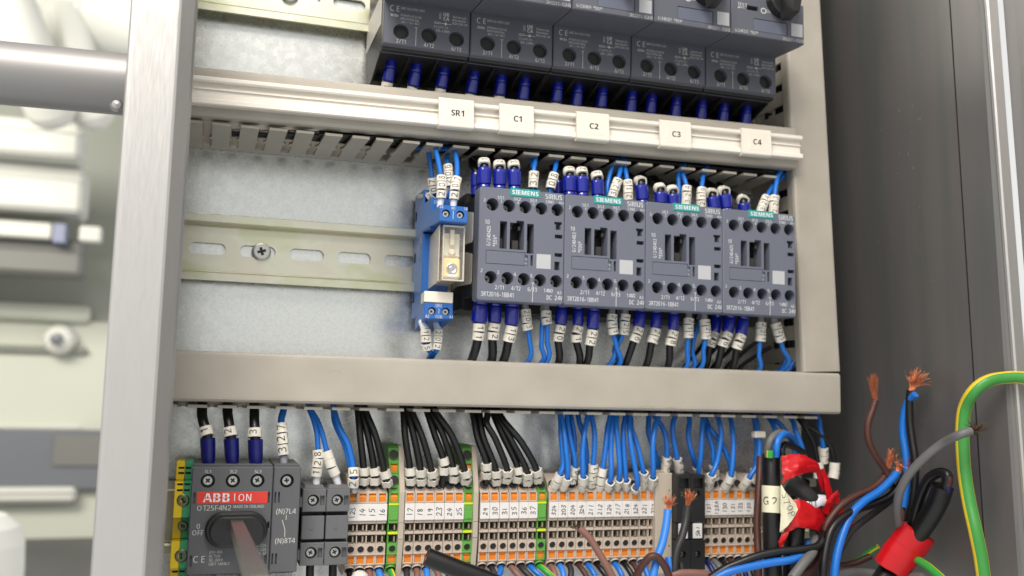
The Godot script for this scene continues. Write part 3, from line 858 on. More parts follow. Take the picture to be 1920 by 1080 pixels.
func materials():
	M.contactor = mat(Color(0.40, 0.42, 0.47), 0.42)
	M.breaker = mat(Color(0.335, 0.345, 0.385), 0.45)
	M.breaker_window = mat(Color(0.36, 0.38, 0.44), 0.35)
	M.black_plastic = mat(Color(0.11, 0.11, 0.115), 0.5)
	M.knob = mat(Color(0.10, 0.10, 0.105), 0.4)
	M.armature = mat(Color(0.20, 0.195, 0.185), 0.5)
	M.sticker = mat(Color(0.80, 0.79, 0.77), 0.5)
	M.teal = mat(Color(0.16, 0.58, 0.56), 0.35)
	M.print_white = mat(Color(0.86, 0.87, 0.88), 0.5)
	M.print_dim = mat(Color(0.78, 0.78, 0.76), 0.5)
	M.code_patch = mat(Color(0.70, 0.71, 0.72), 0.55)
	M.ink = mat(Color(0.07, 0.06, 0.05), 0.5)
	M.dark_screw = mat(Color(0.68, 0.68, 0.66), 0.35, 1.0)
	M.screw = mat(Color(0.74, 0.74, 0.72), 0.42, 0.9)
	var grain := noise_tex(0.02, FastNoiseLite.TYPE_SIMPLEX_SMOOTH, 512, true, 1.5, 5)
	for k in ["contactor", "breaker", "black_plastic", "knob"]:
		M[k].normal_enabled = true; M[k].normal_texture = grain; M[k].normal_scale = 0.25
		M[k].uv1_triplanar = true; M[k].uv1_scale = Vector3(90, 90, 90)
	# PVC of the ducts: faintly mottled
	var mott := noise_tex(0.006, FastNoiseLite.TYPE_SIMPLEX_SMOOTH, 512, false, 1.0, 8, ramp([[0.0, Color(0.93, 0.93, 0.92)], [1.0, Color(1, 1, 1)]]))
	M.duct = mat(Color(0.68, 0.655, 0.61), 0.45)
	M.duct_lid = mat(Color(0.69, 0.667, 0.625), 0.44)
	for k in ["duct", "duct_lid"]:
		M[k].albedo_texture = mott; M[k].uv1_triplanar = true; M[k].uv1_scale = Vector3(9, 9, 9)
	M.smudge = mat(Color(0.64, 0.60, 0.53), 0.6)
	M.carrier = mat(Color(0.90, 0.88, 0.84), 0.35)
	M.tag_white = mat(Color(0.86, 0.85, 0.84), 0.45)
	M.card = mat(Color(0.88, 0.86, 0.81), 0.5)
	# zinc: galvanised spangle on the plate, yellow passivation on the rails
	M.zinc = mat(Color(0.91, 0.915, 0.905), 0.30, 0.9)
	M.zinc.albedo_texture = noise_tex(0.05, FastNoiseLite.TYPE_SIMPLEX, 512, false, 1.0, 3, ramp([[0.0, Color(0.6, 0.6, 0.6)], [0.05, Color(0.93, 0.935, 0.93)], [0.5, Color(0.955, 0.96, 0.955)], [1.0, Color(0.975, 0.975, 0.965)]]))
	M.zinc.roughness_texture = noise_tex(0.02, FastNoiseLite.TYPE_SIMPLEX_SMOOTH, 512, false, 1.0, 4, ramp([[0.2, Color(0.78, 0.78, 0.78)], [0.8, Color(0.98, 0.98, 0.98)]]))
	M.zinc.normal_texture = noise_tex(0.12, FastNoiseLite.TYPE_SIMPLEX, 512, true, 3.0, 6)
	M.zinc.uv1_triplanar = true; M.zinc.uv1_scale = Vector3(13, 13, 13)
	M.rail = mat(Color(0.82, 0.82, 0.75), 0.34, 0.95)
	M.rail.albedo_texture = noise_tex(0.004, FastNoiseLite.TYPE_SIMPLEX_SMOOTH, 512, false, 1.0, 12, ramp([[0.25, Color(0.95, 0.96, 0.90)], [0.5, Color(1, 1, 1)], [0.75, Color(0.99, 0.97, 0.97)]]))
	M.rail.uv1_triplanar = true; M.rail.uv1_scale = Vector3(10, 20, 20)
	# brushed stainless steel, brushed upright
	M.steel = mat(Color(0.75, 0.745, 0.735), 0.40, 0.75)
	M.steel.roughness_texture = noise_tex(0.03, FastNoiseLite.TYPE_SIMPLEX, 512, false, 1.0, 21, ramp([[0.2, Color(0.88, 0.88, 0.88)], [0.8, Color(1, 1, 1)]]))
	M.steel.normal_enabled = true
	M.steel.normal_texture = noise_tex(0.08, FastNoiseLite.TYPE_SIMPLEX, 512, true, 3.0, 22)
	M.steel.normal_scale = 0.08
	M.steel.uv1_triplanar = true; M.steel.uv1_scale = Vector3(90, 1.0, 90)
	M.wall_steel = mat(Color(0.51, 0.51, 0.51), 0.48, 0.7)
	M.wall_steel.albedo_texture = noise_tex(0.012, FastNoiseLite.TYPE_SIMPLEX_SMOOTH, 512, false, 1.0, 31, ramp([[0.2, Color(0.93, 0.94, 0.92)], [0.5, Color(0.97, 0.97, 0.96)], [0.8, Color(1.0, 0.975, 0.975)]]))
	M.wall_steel.roughness_texture = noise_tex(0.02, FastNoiseLite.TYPE_SIMPLEX_SMOOTH, 512, false, 1.0, 32, ramp([[0.2, Color(0.92, 0.92, 0.92)], [0.8, Color(1, 1, 1)]]))
	M.wall_steel.normal_enabled = false
	M.wall_steel.normal_texture = noise_tex(0.03, FastNoiseLite.TYPE_SIMPLEX_SMOOTH, 512, true, 4.0, 33)
	M.wall_steel.normal_scale = 0.08
	M.wall_steel.uv1_triplanar = true; M.wall_steel.uv1_scale = Vector3(7, 0.7, 7)
	M.tube_steel = mat(Color(0.57, 0.565, 0.56), 0.48, 0.6)
	M.recess = mat(Color(0.20, 0.20, 0.20), 0.4, 0.8)
	M.dark_gap = mat(Color(0.03, 0.03, 0.03), 0.8)
	M.wire_blue = mat(Color(0.09, 0.42, 0.77), 0.38)
	M.wire_lightblue = mat(Color(0.20, 0.50, 0.86), 0.42)
	M.wire_navy = mat(Color(0.02, 0.10, 0.36), 0.4)
	M.wire_black = mat(Color(0.055, 0.055, 0.06), 0.38)
	M.wire_grey = mat(Color(0.40, 0.40, 0.40), 0.5)
	M.wire_darkgrey = mat(Color(0.16, 0.16, 0.16), 0.5)
	M.wire_brown = mat(Color(0.29, 0.16, 0.13), 0.5)
	M.wire_palebrown = mat(Color(0.50, 0.35, 0.31), 0.5)
	M.wire_earth = mat(Color.WHITE, 0.42)
	M.wire_earth.vertex_color_use_as_albedo = true
	M.ferrule_blue = mat(Color(0.06, 0.12, 0.57), 0.2)
	M.ferrule_blue.subsurf_scatter_enabled = false
	M.ferrule_blue.clearcoat_enabled = true; M.ferrule_blue.clearcoat = 0.6; M.ferrule_blue.clearcoat_roughness = 0.1
	M.ferrule_navy = mat(Color(0.05, 0.07, 0.40), 0.35)
	M.ferrule_white = mat(Color(0.86, 0.87, 0.90), 0.35)
	M.ferrule_grey = mat(Color(0.62, 0.63, 0.65), 0.4)
	M.marker = mat(Color(0.86, 0.845, 0.80), 0.42)
	M.copper = mat(Color(0.84, 0.53, 0.38), 0.34, 1.0)
	M.dull_copper = mat(Color(0.38, 0.30, 0.22), 0.45, 1.0)
	M.relay_blue = mat(Color(0.15, 0.38, 0.67), 0.4)
	M.clear = mat(Color(0.98, 0.96, 0.93, 0.10), 0.05)
	M.clear.transparency = BaseMaterial3D.TRANSPARENCY_ALPHA
	M.cover_edge = mat(Color(0.92, 0.90, 0.86, 0.55), 0.3)
	M.cover_edge.transparency = BaseMaterial3D.TRANSPARENCY_ALPHA
	M.smoke_clear = mat(Color(0.8, 0.82, 0.84, 0.12), 0.08)
	M.smoke_clear.transparency = BaseMaterial3D.TRANSPARENCY_ALPHA
	M.relay_yellow = mat(Color(0.97, 0.88, 0.62), 0.35)
	M.relay_cream = mat(Color(0.90, 0.87, 0.78), 0.4)
	M.relay_copper = mat(Color(0.70, 0.48, 0.40), 0.4, 0.7)
	M.term = mat(Color(0.74, 0.685, 0.63), 0.45)
	M.bracket = mat(Color(0.70, 0.66, 0.60), 0.5)
	M.shaft = mat(Color(0.10, 0.09, 0.08), 0.6)
	M.leaf = mat(Color(0.66, 0.62, 0.55), 0.4, 0.6)
	M.orange = mat(Color(0.91, 0.53, 0.12), 0.4)
	M.earth_green = mat(Color(0.36, 0.62, 0.26), 0.42)
	M.earth_yellow = mat(Color(0.80, 0.85, 0.12), 0.42)
	M.block_green = mat(Color(0.22, 0.62, 0.42), 0.42)
	M.block_yellow = mat(Color(0.93, 0.80, 0.10), 0.42)
	M.switch_grey = mat(Color(0.34, 0.345, 0.36), 0.45)
	M.aux_grey = mat(Color(0.385, 0.39, 0.40), 0.45)
	M.red_label = mat(Color(0.82, 0.22, 0.17), 0.5)
	M.shaft_steel = mat(Color(0.66, 0.66, 0.65), 0.3, 1.0)
	M.red_tape = mat(Color(0.76, 0.05, 0.09), 0.3)
	M.paper = mat(Color(0.86, 0.85, 0.74), 0.6)
	M.sheath = mat(Color(0.045, 0.045, 0.047), 0.36)
	# the room behind
	M.room_white = mat(Color(0.76, 0.76, 0.73), 0.7)
	M.room_cream = mat(Color(0.72, 0.73, 0.68), 0.7)
	M.room_grey = mat(Color(0.58, 0.59, 0.55), 0.7)
	M.room_dark = mat(Color(0.42, 0.42, 0.40), 0.6)
	M.pipe_white = mat(Color(0.82, 0.82, 0.79), 0.4)
	M.window_dark = mat(Color(0.40, 0.41, 0.43), 0.3)
	M.floor_dark = mat(Color(0.30, 0.30, 0.30), 0.5)

func lamp(label: String, at: Vector3, aim: Vector3, size: Vector2, energy: float, colour: Color):
	var t := thing("ceiling_lamp", label, "ceiling light", "ceiling lights of the room", at)
	t.look_at_from_position(mm(at), mm(aim), Vector3(0.1, 0, 1))
	var hx := size.x * 500.0
	var hy := size.y * 500.0
	var sh := Sh.new()
	sh.box(Vector3(-hx - 30, -hy - 30, 4), Vector3(hx + 30, hy + 30, 60), 4)
	part("housing", sh, M.room_white, t)
	sh = Sh.new()
	sh.box(Vector3(-hx, -hy, -2), Vector3(hx, hy, 3.9), 1)
	var g := mat(Color(0.9, 0.9, 0.9), 0.6)
	g.emission_enabled = true; g.emission = colour; g.emission_energy_multiplier = 3.0
	part("diffuser", sh, g, t)
	var l := AreaLight3D.new()
	l.name = "lamp_light"
	l.area_size = size; l.light_energy = energy; l.light_color = colour; l.shadow_enabled = true; l.area_range = 12.0
	add_child(l)
	l.look_at_from_position(mm(at) + (mm(aim) - mm(at)).normalized() * 0.012, mm(aim), Vector3(0.1, 0, 1))

func _ready():
	# ------------------------------------------------------------ camera, room light, exposure
	var cam := Camera3D.new()
	cam.name = "camera"
	var at := CameraAttributesPhysical.new()
	at.frustum_focal_length = 40.0; at.frustum_focus_distance = 0.45; at.exposure_aperture = 11.5
	at.frustum_near = 0.02; at.frustum_far = 40.0
	cam.attributes = at
	cam.fov = 33.4; cam.near = 0.02; cam.far = 40.0
	cam.transform = Transform3D(Basis(Vector3(0.952297, 0.022855, 0.304317), Vector3(-0.056350, 0.993213, 0.101744), Vector3(-0.299926, -0.114038, 0.947122)), Vector3(-0.124266, -0.103996, 0.514894))
	add_child(cam)
	var env := Environment.new()
	env.background_mode = Environment.BG_COLOR
	env.background_color = Color(0.92, 0.92, 0.915)
	env.tonemap_mode = Environment.TONE_MAPPER_LINEAR
	env.tonemap_exposure = 1.02
	env.sdfgi_enabled = true; env.ssao_enabled = true; env.ssil_enabled = true
	var we := WorldEnvironment.new()
	we.environment = env
	add_child(we)
	rng.seed = 11
	materials()
	lamp("white square lamp above the camera side of the open cabinet", Vector3(-260, 720, 580), Vector3(-20, -60, 0), Vector2(0.42, 0.42), 0.95, Color(1.0, 0.965, 0.93))
	lamp("long white ceiling light farther out in the room", Vector3(-900, 1300, 1300), Vector3(-100, -60, 0), Vector2(1.2, 0.4), 2.0, Color(1.0, 0.97, 0.93))
	lamp("white ceiling light over the room behind the cabinet", Vector3(-1300, 900, -900), Vector3(-1500, -300, -2600), Vector2(1.2, 0.6), 5.0, Color(1.0, 0.98, 0.94))

	# ------------------------------------------------------------ cabinet
	var cab := thing("steel_cabinet", "open stainless steel cabinet that holds the ducts, rails and devices", "cabinet")
	var sh := Sh.new()
	sh.box(Vector3(-157, -330, -2), Vector3(228, 330, 0), 0.3)
	part("mounting_plate", sh, M.zinc, cab, "galvanised plate with blurred reflections of the duct fingers")
	sh = Sh.new()
	sh.box(Vector3(-157, -340, -45), Vector3(262, 360, -42), 0.3)
	part("rear_wall", sh, M.wall_steel, cab)
	sh = upright([Vector2(250.5, -42), Vector2(251.5, 97.0), Vector2(253.0, 113.6), Vector2(253.8, 115.2), Vector2(255.4, 116.0), Vector2(258.4, 116.0), Vector2(260.0, 115.2), Vector2(260.8, 113.6), Vector2(260.8, 107), Vector2(258.8, 107), Vector2(258.8, 112), Vector2(255.6, 112), Vector2(255.0, 97), Vector2(253.5, -42)], -340, 360)
	shear(sh, -0.04, 13)
	part("side_wall", sh, M.wall_steel, cab, "dark steel side wall with upright streaks and drip marks")
	sh = upright([Vector2(254.0, 116.1), Vector2(254.2, 117.2), Vector2(255.0, 117.8), Vector2(260.6, 117.8), Vector2(261.5, 117.2), Vector2(261.9, 116.0), Vector2(261.9, 108), Vector2(260.85, 108), Vector2(260.85, 114.2), Vector2(260.05, 115.6), Vector2(258.4, 116.1)], -340, 360)
	shear(sh, -0.05, 13)
	part("door_lip", sh, M.steel, cab, "bright rolled steel lip along the dark side wall")
	sh = upright([Vector2(251.2, 97.0), Vector2(251.4, 97.5), Vector2(252.5, 97.5), Vector2(252.5, 97.0)], -340, 360)
	shear(sh, -0.04, 13)
	part("seam", sh, M.dark_gap, cab)
	# drip marks: small raised runs on the side wall
	var dr := RandomNumberGenerator.new(); dr.seed = 5
	sh = Sh.new()
	for i in 80:
		var z := dr.randf_range(18, 92)
		if i % 3 > 0: z = [46.0, 58.0, 66.0, 69.0, 74.0, 90.0][dr.randi() % 6] + dr.randfn(0.0, 0.8)
		var y := dr.randf_range(-160, 110)
		var l := dr.randf_range(1.0, 5.0)
		var wx := 250.9 + z * 0.0072 - 0.04 * (y - 13)
		sh.loft([Vector3(wx, y, z - 0.35), Vector3(wx, y + l, z - 0.2), Vector3(wx, y + l, z + 0.2), Vector3(wx, y, z + 0.35)], [Vector3(wx - 0.2, y + 0.25, z - 0.2), Vector3(wx - 0.08, y + l, z - 0.1), Vector3(wx - 0.08, y + l, z + 0.1), Vector3(wx - 0.2, y + 0.25, z + 0.2)])
	part("drip_marks", sh, M.wall_steel, cab, "", true)
	sh = upright([Vector2(-150.6, 60), Vector2(-150.6, 103.5), Vector2(-150.2, 105.2), Vector2(-149.2, 106.5), Vector2(-147.6, 107), Vector2(-131.8, 107), Vector2(-130.9, 106.6), Vector2(-126.9, 102.2), Vector2(-126.2, 101.0), Vector2(-126.4, 99.6), Vector2(-127.4, 98.8), Vector2(-129.0, 98.8), Vector2(-129.8, 100.0), Vector2(-133.5, 104.2), Vector2(-147, 104.2), Vector2(-148, 60)], -340, 360)
	for i in sh.v.size(): sh.v[i].x += -7.2 - (sh.v[i].z - 91.0) * 0.205
	part("door_frame", sh, M.steel, cab, "bright brushed steel post before the room")
	sh = Sh.new()
	sh.box(Vector3(-160.2, -340, -42), Vector3(-158.2, 360, 98), 0.3)
	part("left_side_wall", sh, M.steel, cab)
	sh = upright([Vector2(266, 120), Vector2(270, 124), Vector2(271, 134), Vector2(268, 138), Vector2(267.4, 142), Vector2(269.5, 146), Vector2(275, 153), Vector2(300, 460), Vector2(304, 460), Vector2(279, 148), Vector2(275, 120)], -340, 360)
	shear(sh, -0.05, 13)
	var door := thing("cabinet_door", "grey cabinet door swung open beside the bright steel lip", "door")
	part("door_panel", sh, M.tube_steel, door)
	sh = upright([Vector2(263, 119), Vector2(264.5, 120.5), Vector2(265.2, 126), Vector2(264.2, 130), Vector2(262.0, 131), Vector2(263, 125)], -340, 360)
	shear(sh, -0.05, 13)
	part("door_seal", sh, M.tube_steel, door)
	var tube := thing("steel_tube", "dull grey steel tube welded to the bright cabinet post", "tube", "", Vector3(-167.5, 26.6, 70))
	sh = Sh.new()
	sh.tube(PackedVector3Array([Vector3(12, 0.1, 0), Vector3(-300, -4, -4)]), 13.0, 40)
	part("pipe", sh, M.tube_steel, tube)
	sh = Sh.new()
	sh.lathe(Vector3(1.0, -11, 5), Vector3(0.2, -0.2, 1), [[-3, 2.5], [1.5, 2.6], [3.0, 1.8], [3.6, 0.0]], 14)
	part("weld_bead", sh, M.steel, tube)

	# ------------------------------------------------------------ the room behind the cabinet, blurred
	sh = Sh.new()
	sh.box(Vector3(-4200, -2200, -2660), Vector3(-300, 119.9, -2600), 2)
	setting("room_wall", sh, M.room_cream)
	sh = Sh.new()
	sh.box(Vector3(-4200, 119.9, -2650), Vector3(-300, 2400, -2620), 2)
	setting("room_wall_upper", sh, M.room_grey)
	sh = Sh.new()
	sh.box(Vector3(-4200, 1181.5, -2600), Vector3(-300, 2500, -1000), 2)
	setting("room_ceiling", sh, M.room_grey)
	sh = Sh.new()
	sh.box(Vector3(-4200, -1900, -2600), Vector3(-300, -591.5, -800), 2)
	setting("room_floor", sh, M.floor_dark)
	var ledges := [[651, 547.9, -2100, 140, "room_white", "broad white beam under the ceiling pipes"], [551.2, 410.2, -2200, 170, "room_white", "lower white beam with faint ridges"], [169.6, 113.5, -2560, 60, "room_cream", "pale ledge above the round detector"], [33.5, 9, -2570, 40, "room_grey", "thin grey rail under the round detector"], [344.8, 234.6, -2300, 120, "room_dark", "dark grey bulkhead under the strip lights"], [-227, -251.1, -2570, 40, "room_white", "white trim above the dark window"], [-422.5, -473.1, -2540, 80, "room_white", "white sill under the dark window"]]
	for l in ledges:
		var ya: float = l[0]; var yb: float = l[1]
		var t := thing("wall_beam", l[5], "beam", "", Vector3(-2000, (ya + yb) / 2.0, l[2]))
		sh = Sh.new()
		sh.box(Vector3(-2000, (yb - ya) / 2.0, -l[3]), Vector3(1500, (ya - yb) / 2.0, 0), 12)
		part("beam_face", sh, M[l[4]], t)
		sh = Sh.new()
		sh.box(Vector3(-2000, (ya - yb) * 0.15, 0), Vector3(1500, (ya - yb) * 0.22, 6), 2)
		part("ridge", sh, M[l[4]], t)
	var wt := thing("room_window", "dark window in the white wall low behind the steel post", "window", "", Vector3(-607.2, -336.3, -2560))
	sh = Sh.new()
	sh.box(Vector3(-560, -96, -30), Vector3(420, 96, 0), 4)
	part("pane", sh, M.window_dark, wt)
	sh = Sh.new()
	sh.box(Vector3(-330, -110, -20), Vector3(-290, 110, 14), 4)
	part("frame_post", sh, M.room_white, wt)
	sh = Sh.new()
	sh.box(Vector3(30, -20, 1), Vector3(190, 80, 8), 2)
	part("pale_reflection_board", sh, M.room_dark, wt)
	var det := thing("dome_detector", "round white detector with a dark lens on the room wall", "detector", "", Vector3(-587.7, 56.9, -2540))
	sh = Sh.new()
	sh.lathe(Vector3(0, 0, -60), Vector3(0.05, -0.1, 1), [[0, 52], [40, 50], [70, 40], [86, 22], [88, 0]], 24)
	part("dome", sh, M.pipe_white, det)
	sh = Sh.new()
	sh.lathe(Vector3(2, -4, 30), Vector3(0.05, -0.1, 1), [[0, 20], [12, 18], [16, 0]], 20)
	part("lens", sh, M.window_dark, det)
	for l in [[[Vector3(-666.9, 906.7, -1500), Vector3(-566.3, 682.7, -1700), Vector3(-529.4, 595.5, -1800)], 62.0, "white ceiling pipe with a rounded end, outer of two"], [[Vector3(-518.8, 847.6, -1800), Vector3(-483.1, 726.2, -1800), Vector3(-441.6, 615.2, -1850)], 56.0, "white ceiling pipe with a rounded end beside the steel post"]]:
		var t := thing("ceiling_pipe", l[2], "pipe", "", l[0][0])
		sh = Sh.new()
		var pp := PackedVector3Array()
		for q in l[0]: pp.append(q - l[0][0])
		sh.tube(curve(pp, 5), l[1], 20)
		part("pipe", sh, M.pipe_white, t)
		sh = Sh.new()
		var e: Vector3 = pp[2]
		sh.lathe(e, (pp[2] - pp[1]), [[-4, l[1] * 1.03], [0, l[1] * 1.03], [20, l[1] * 0.95], [40, l[1] * 0.7], [52, l[1] * 0.35], [56, 0]], 20)
		part("end_cap", sh, M.pipe_white, t)
	var dk := thing("air_duct", "wide white air duct crossing the ceiling above the pipes", "air duct", "", Vector3(-487.1, 872, -1850))
	sh = Sh.new()
	sh.lathe(Vector3(-170, 0, 0), Vector3(1, -0.05, 0), [[0, 0], [0, 80], [40, 95], [170, 95], [172, 99], [182, 99], [184, 95], [700, 95]], 24)
	part("shell", sh, M.pipe_white, dk)
	for l in [[-690.5, -581, "strip light left of the blue bracket"], [-507.1, -445.2, "short strip light right of the blue bracket"]]:
		var a := Vector3(l[0], 358.5, -2250)
		var b := Vector3(l[1], a.y, -2250)
		var t := thing("strip_light", "white " + l[2], "strip light", "", a)
		sh = Sh.new()
		sh.box(Vector3(-(300.0 if l[2].begins_with("strip") else 0.0), -24, -40), Vector3(b.x - a.x, 24, 0), 6)
		part("housing", sh, M.room_white, t)
	var bb := thing("blue_bracket", "small blue bracket between the two strip lights", "bracket", "", Vector3(-579.1, 354, -2250))
	sh = Sh.new()
	sh.box(Vector3(0, -30, -60), Vector3(37.6, 30, 2), 4)
	part("plate", sh, mat(Color(0.45, 0.47, 0.56), 0.5), bb)
	var wb := thing("rounded_cover", "rounded white cover low in front of the window wall", "cover", "", Vector3(-397.6, -370.2, -900))
	sh = Sh.new()
	sh.lathe(Vector3(-60, -160, -90), Vector3(0, 1, 0), [[0, 88], [150, 88], [190, 86], [215, 76], [232, 58], [240, 30], [242, 0]], 28)
	part("shell", sh, M.pipe_white, wb)

	# ------------------------------------------------------------ ducts
	build_ducts()
	build_rails()
	build_breakers()
	build_relay()
	build_contactors()
	build_switch()
	build_terminals()
	build_loose()


func build_ducts():
	# upper horizontal duct; it rises a little to the side of the upright duct
	var a := Vector3(-158.4, 23.3, 4)
	var lift := 0.018
	var ud := duct("cable_duct", "upper horizontal beige slotted duct with the white label carrier on its lid", 349.0, 0.0, 24.8, 46.0, Vector3(-158.4, 21.3, 0), 0.008, 5.0, 13.0, 8.5, 26, -3.8, 0.0, true, [0, 0, 0, 0, 0.3, 0, 0.8, 1.2, 0, 0.6, -0.5, 0.5, 1.0, 0.2, -0.6, 0.4])
	ud.get_node("lid").rotation.z = 0.010   # the lid sits a little askew on the fingers
	for k in 9:   # wires lying inside
		var yy := 26.5 + (k % 3) * 5.0
		var zz := 20.0 + (k / 3) * 6.5
		var x0: float = -40.0 + k * 6.0 if k % 3 == 1 else -118.0 + k * 7.0
		wire("wire", "%s wire lying inside the upper duct, glimpsed through its slots" % ["black", "blue", "black"][k % 3], "wires lying in the upper duct", ["black", "blue", "black"][k % 3], 2.1, [Vector3(x0, yy, zz - 4), Vector3(x0 + 50, yy + 1, zz), Vector3(80, yy + 2, zz), Vector3(186, yy + 3, zz)])
	# white label carrier clipped on its lid
	var t := thing("label_carrier", "white plastic label carrier running along the upper duct lid", "label holder", "", a)
	t.rotation.z = lift
	t.scale = Vector3(1.002, 0.97, 1)
	var sh := Sh.new()
	var pr := PackedVector2Array([Vector2(5.0, 42.02), Vector2(5.0, 45.4), Vector2(5.6, 46.0), Vector2(7.6, 46.0), Vector2(8.2, 45.4), Vector2(8.2, 43.6), Vector2(13.0, 43.6), Vector2(13.0, 44.4), Vector2(13.6, 44.4), Vector2(13.6, 43.6), Vector2(16.4, 43.4), Vector2(16.4, 45.6), Vector2(17.0, 46.0), Vector2(18.4, 46.0), Vector2(18.9, 45.4), Vector2(18.9, 42.02)])
	sh.prism(pr, 0.0, 349.6)
	for i in sh.v.size(): sh.v[i] = Vector3(sh.v[i].z, sh.v[i].x, sh.v[i].y)
	for i in sh.n.size(): sh.n[i] = Vector3(sh.n[i].z, sh.n[i].x, sh.n[i].y)
	part("rail", sh, M.carrier, t)
	for l in [["SR1", -20.1, 18.2, "first label tag, reading SR-one, above the blue relay"], ["C1", 11.6, 18.5, "label tag reading C-one above the first contactor"], ["C2", 53.7, 18.5, "label tag reading C-two above the second contactor"], ["C3", 101.7, 18.8, "label tag reading C-three above the third contactor"], ["C4", 151.7, 18.8, "last label tag, reading C-four, next to the upright duct"]]:
		var x: float = l[1] - a.x
		var tg := thing("label_tag", "white " + l[3], "label tag", "white tags on the label carrier", a + Vector3(x, x * lift, 0))
		tg.rotation.z = lift
		tg.scale = Vector3(1.002, 0.97, 1)
		sh = Sh.new()
		var pf := PackedVector2Array([Vector2(3.8, 44), Vector2(3.9, 46.5), Vector2(4.6, 47.4), Vector2(5.2, 47.6), Vector2(18.6, 47.2), Vector2(19.6, 46.8), Vector2(19.8, 45.6), Vector2(19.2, 45.0), Vector2(18.9, 46.2), Vector2(5.0, 46.3), Vector2(4.6, 44)])
		sh.prism(pf, 0.0, l[2], 0.2)
		for i in sh.v.size(): sh.v[i] = Vector3(sh.v[i].z, sh.v[i].x, sh.v[i].y)
		for i in sh.n.size(): sh.n[i] = Vector3(sh.n[i].z, sh.n[i].x, sh.n[i].y)
		part("card_holder", sh, M.card, tg)
		sh = Sh.new()
		sh.box(Vector3(4.2, 7.0, 47.3), Vector3(15.0, 16.6, 47.62), 0.08)
		var cd := part("card", sh, M.card, tg)
		sh = Sh.new()
		letters(sh, l[0], Vector3(9.6, 11.8, 47.66), 3.0, 0, Vector3.RIGHT, Vector3.UP, "Droid Sans", 700, 1.05)
		part("lettering", sh, M.ink, cd)
	# middle horizontal duct
	duct("cable_duct", "lower horizontal beige duct with a plain wide lid", 376.8, -25.4, -0.9, 42.0, Vector3(-162.4, -86.1, 0), 0.0, 5.0, 13.0, 8.5, 28, -4.3, 0.0, true).scale = Vector3(1.017, 1.006, 1)
	var md: Node3D = get_node("cable_duct_001")
	for q in [[258.0, -21.6, 5.0], [272.0, -22.0, 4.4], [96.0, -8.0, 3.0]]:
		sh = Sh.new()
		var o1 := PackedVector2Array()
		var o2 := PackedVector2Array()
		for k in 18:
			var an := PI * k / 17.0
			o1.append(Vector2(q[0] + cos(an) * q[2], q[1] + sin(an) * 1.5))
			o2.append(Vector2(q[0] + cos(an) * (q[2] - 0.7), q[1] + sin(an) * 1.1))
		for k in 17: sh.quad(Vector3(o1[k].x, o1[k].y, 42.02), Vector3(o1[k + 1].x, o1[k + 1].y, 42.02), Vector3(o2[k + 1].x, o2[k + 1].y, 42.02), Vector3(o2[k].x, o2[k].y, 42.02), Vector3.BACK)
		part("smudge", sh, M.smudge, md)
	# upright duct: local x runs upwards, its slotted side faces the devices
	var u := duct("cable_duct", "upright beige duct at the dark side wall", 330.0, -22.4, -0.6, 41.0, Vector3(198.6, -85.4, 0), PI / 2.0, 6.0, 13.0, 8.5, 24)
	u.rotation.z = PI / 2.0 + 0.045
	u.scale = Vector3(0.974, 1.0135, 1)
	for c in u.get_children():
		if c.name.begins_with("finger"): c.position.y = 20.4 * MM   # its slots open towards the devices

	for k in 6:
		var yy := 206.0 + (k % 3) * 4.0
		wire("wire", "black wire standing inside the upright duct, glimpsed between its fingers", "wires standing in the upright duct", "black", 2.3, [Vector3(yy, -80, 8 + k * 4.6), Vector3(yy - 3, 0, 9 + k * 4.6), Vector3(yy - 7, 90, 9 + k * 4.6), Vector3(yy - 10, 180, 8 + k * 4.6)])

func build_rails():
	din_rail("upper zinc mounting rail with a cross head screw", -157, 222, 114.0, -117.3, 4, [-100.1], Vector2(6.7, -4.4), 0.987, 0.95)
	din_rail("middle zinc mounting rail that carries the relay and the contactors", -157, 222, -31.4, -132.0, 6, [-105.2], Vector2(6.0, 0.2), 1.004, 0.98)
	din_rail("lower zinc mounting rail behind the main switch and terminal blocks", -150, 222, -166.0, -120.0, 3, [-131.0], Vector2(5.5, 0.4), 1.02, 1.0135)

func ferruled(i: int, label: String, group: String, path: Array, mark: String, o := {}):
	var d := {"ferrule": "blue", "f0": 3.0, "fl": 13.0, "fr": 3.0, "m0": 16.6, "ml": 4.6, "mr": 2.9}
	if mark: d["mark"] = mark
	d.merge(o, true)
	wire("wire", label, group, "black", 2.1, path, d)

const ORD := ["first", "second", "third", "fourth", "fifth"]

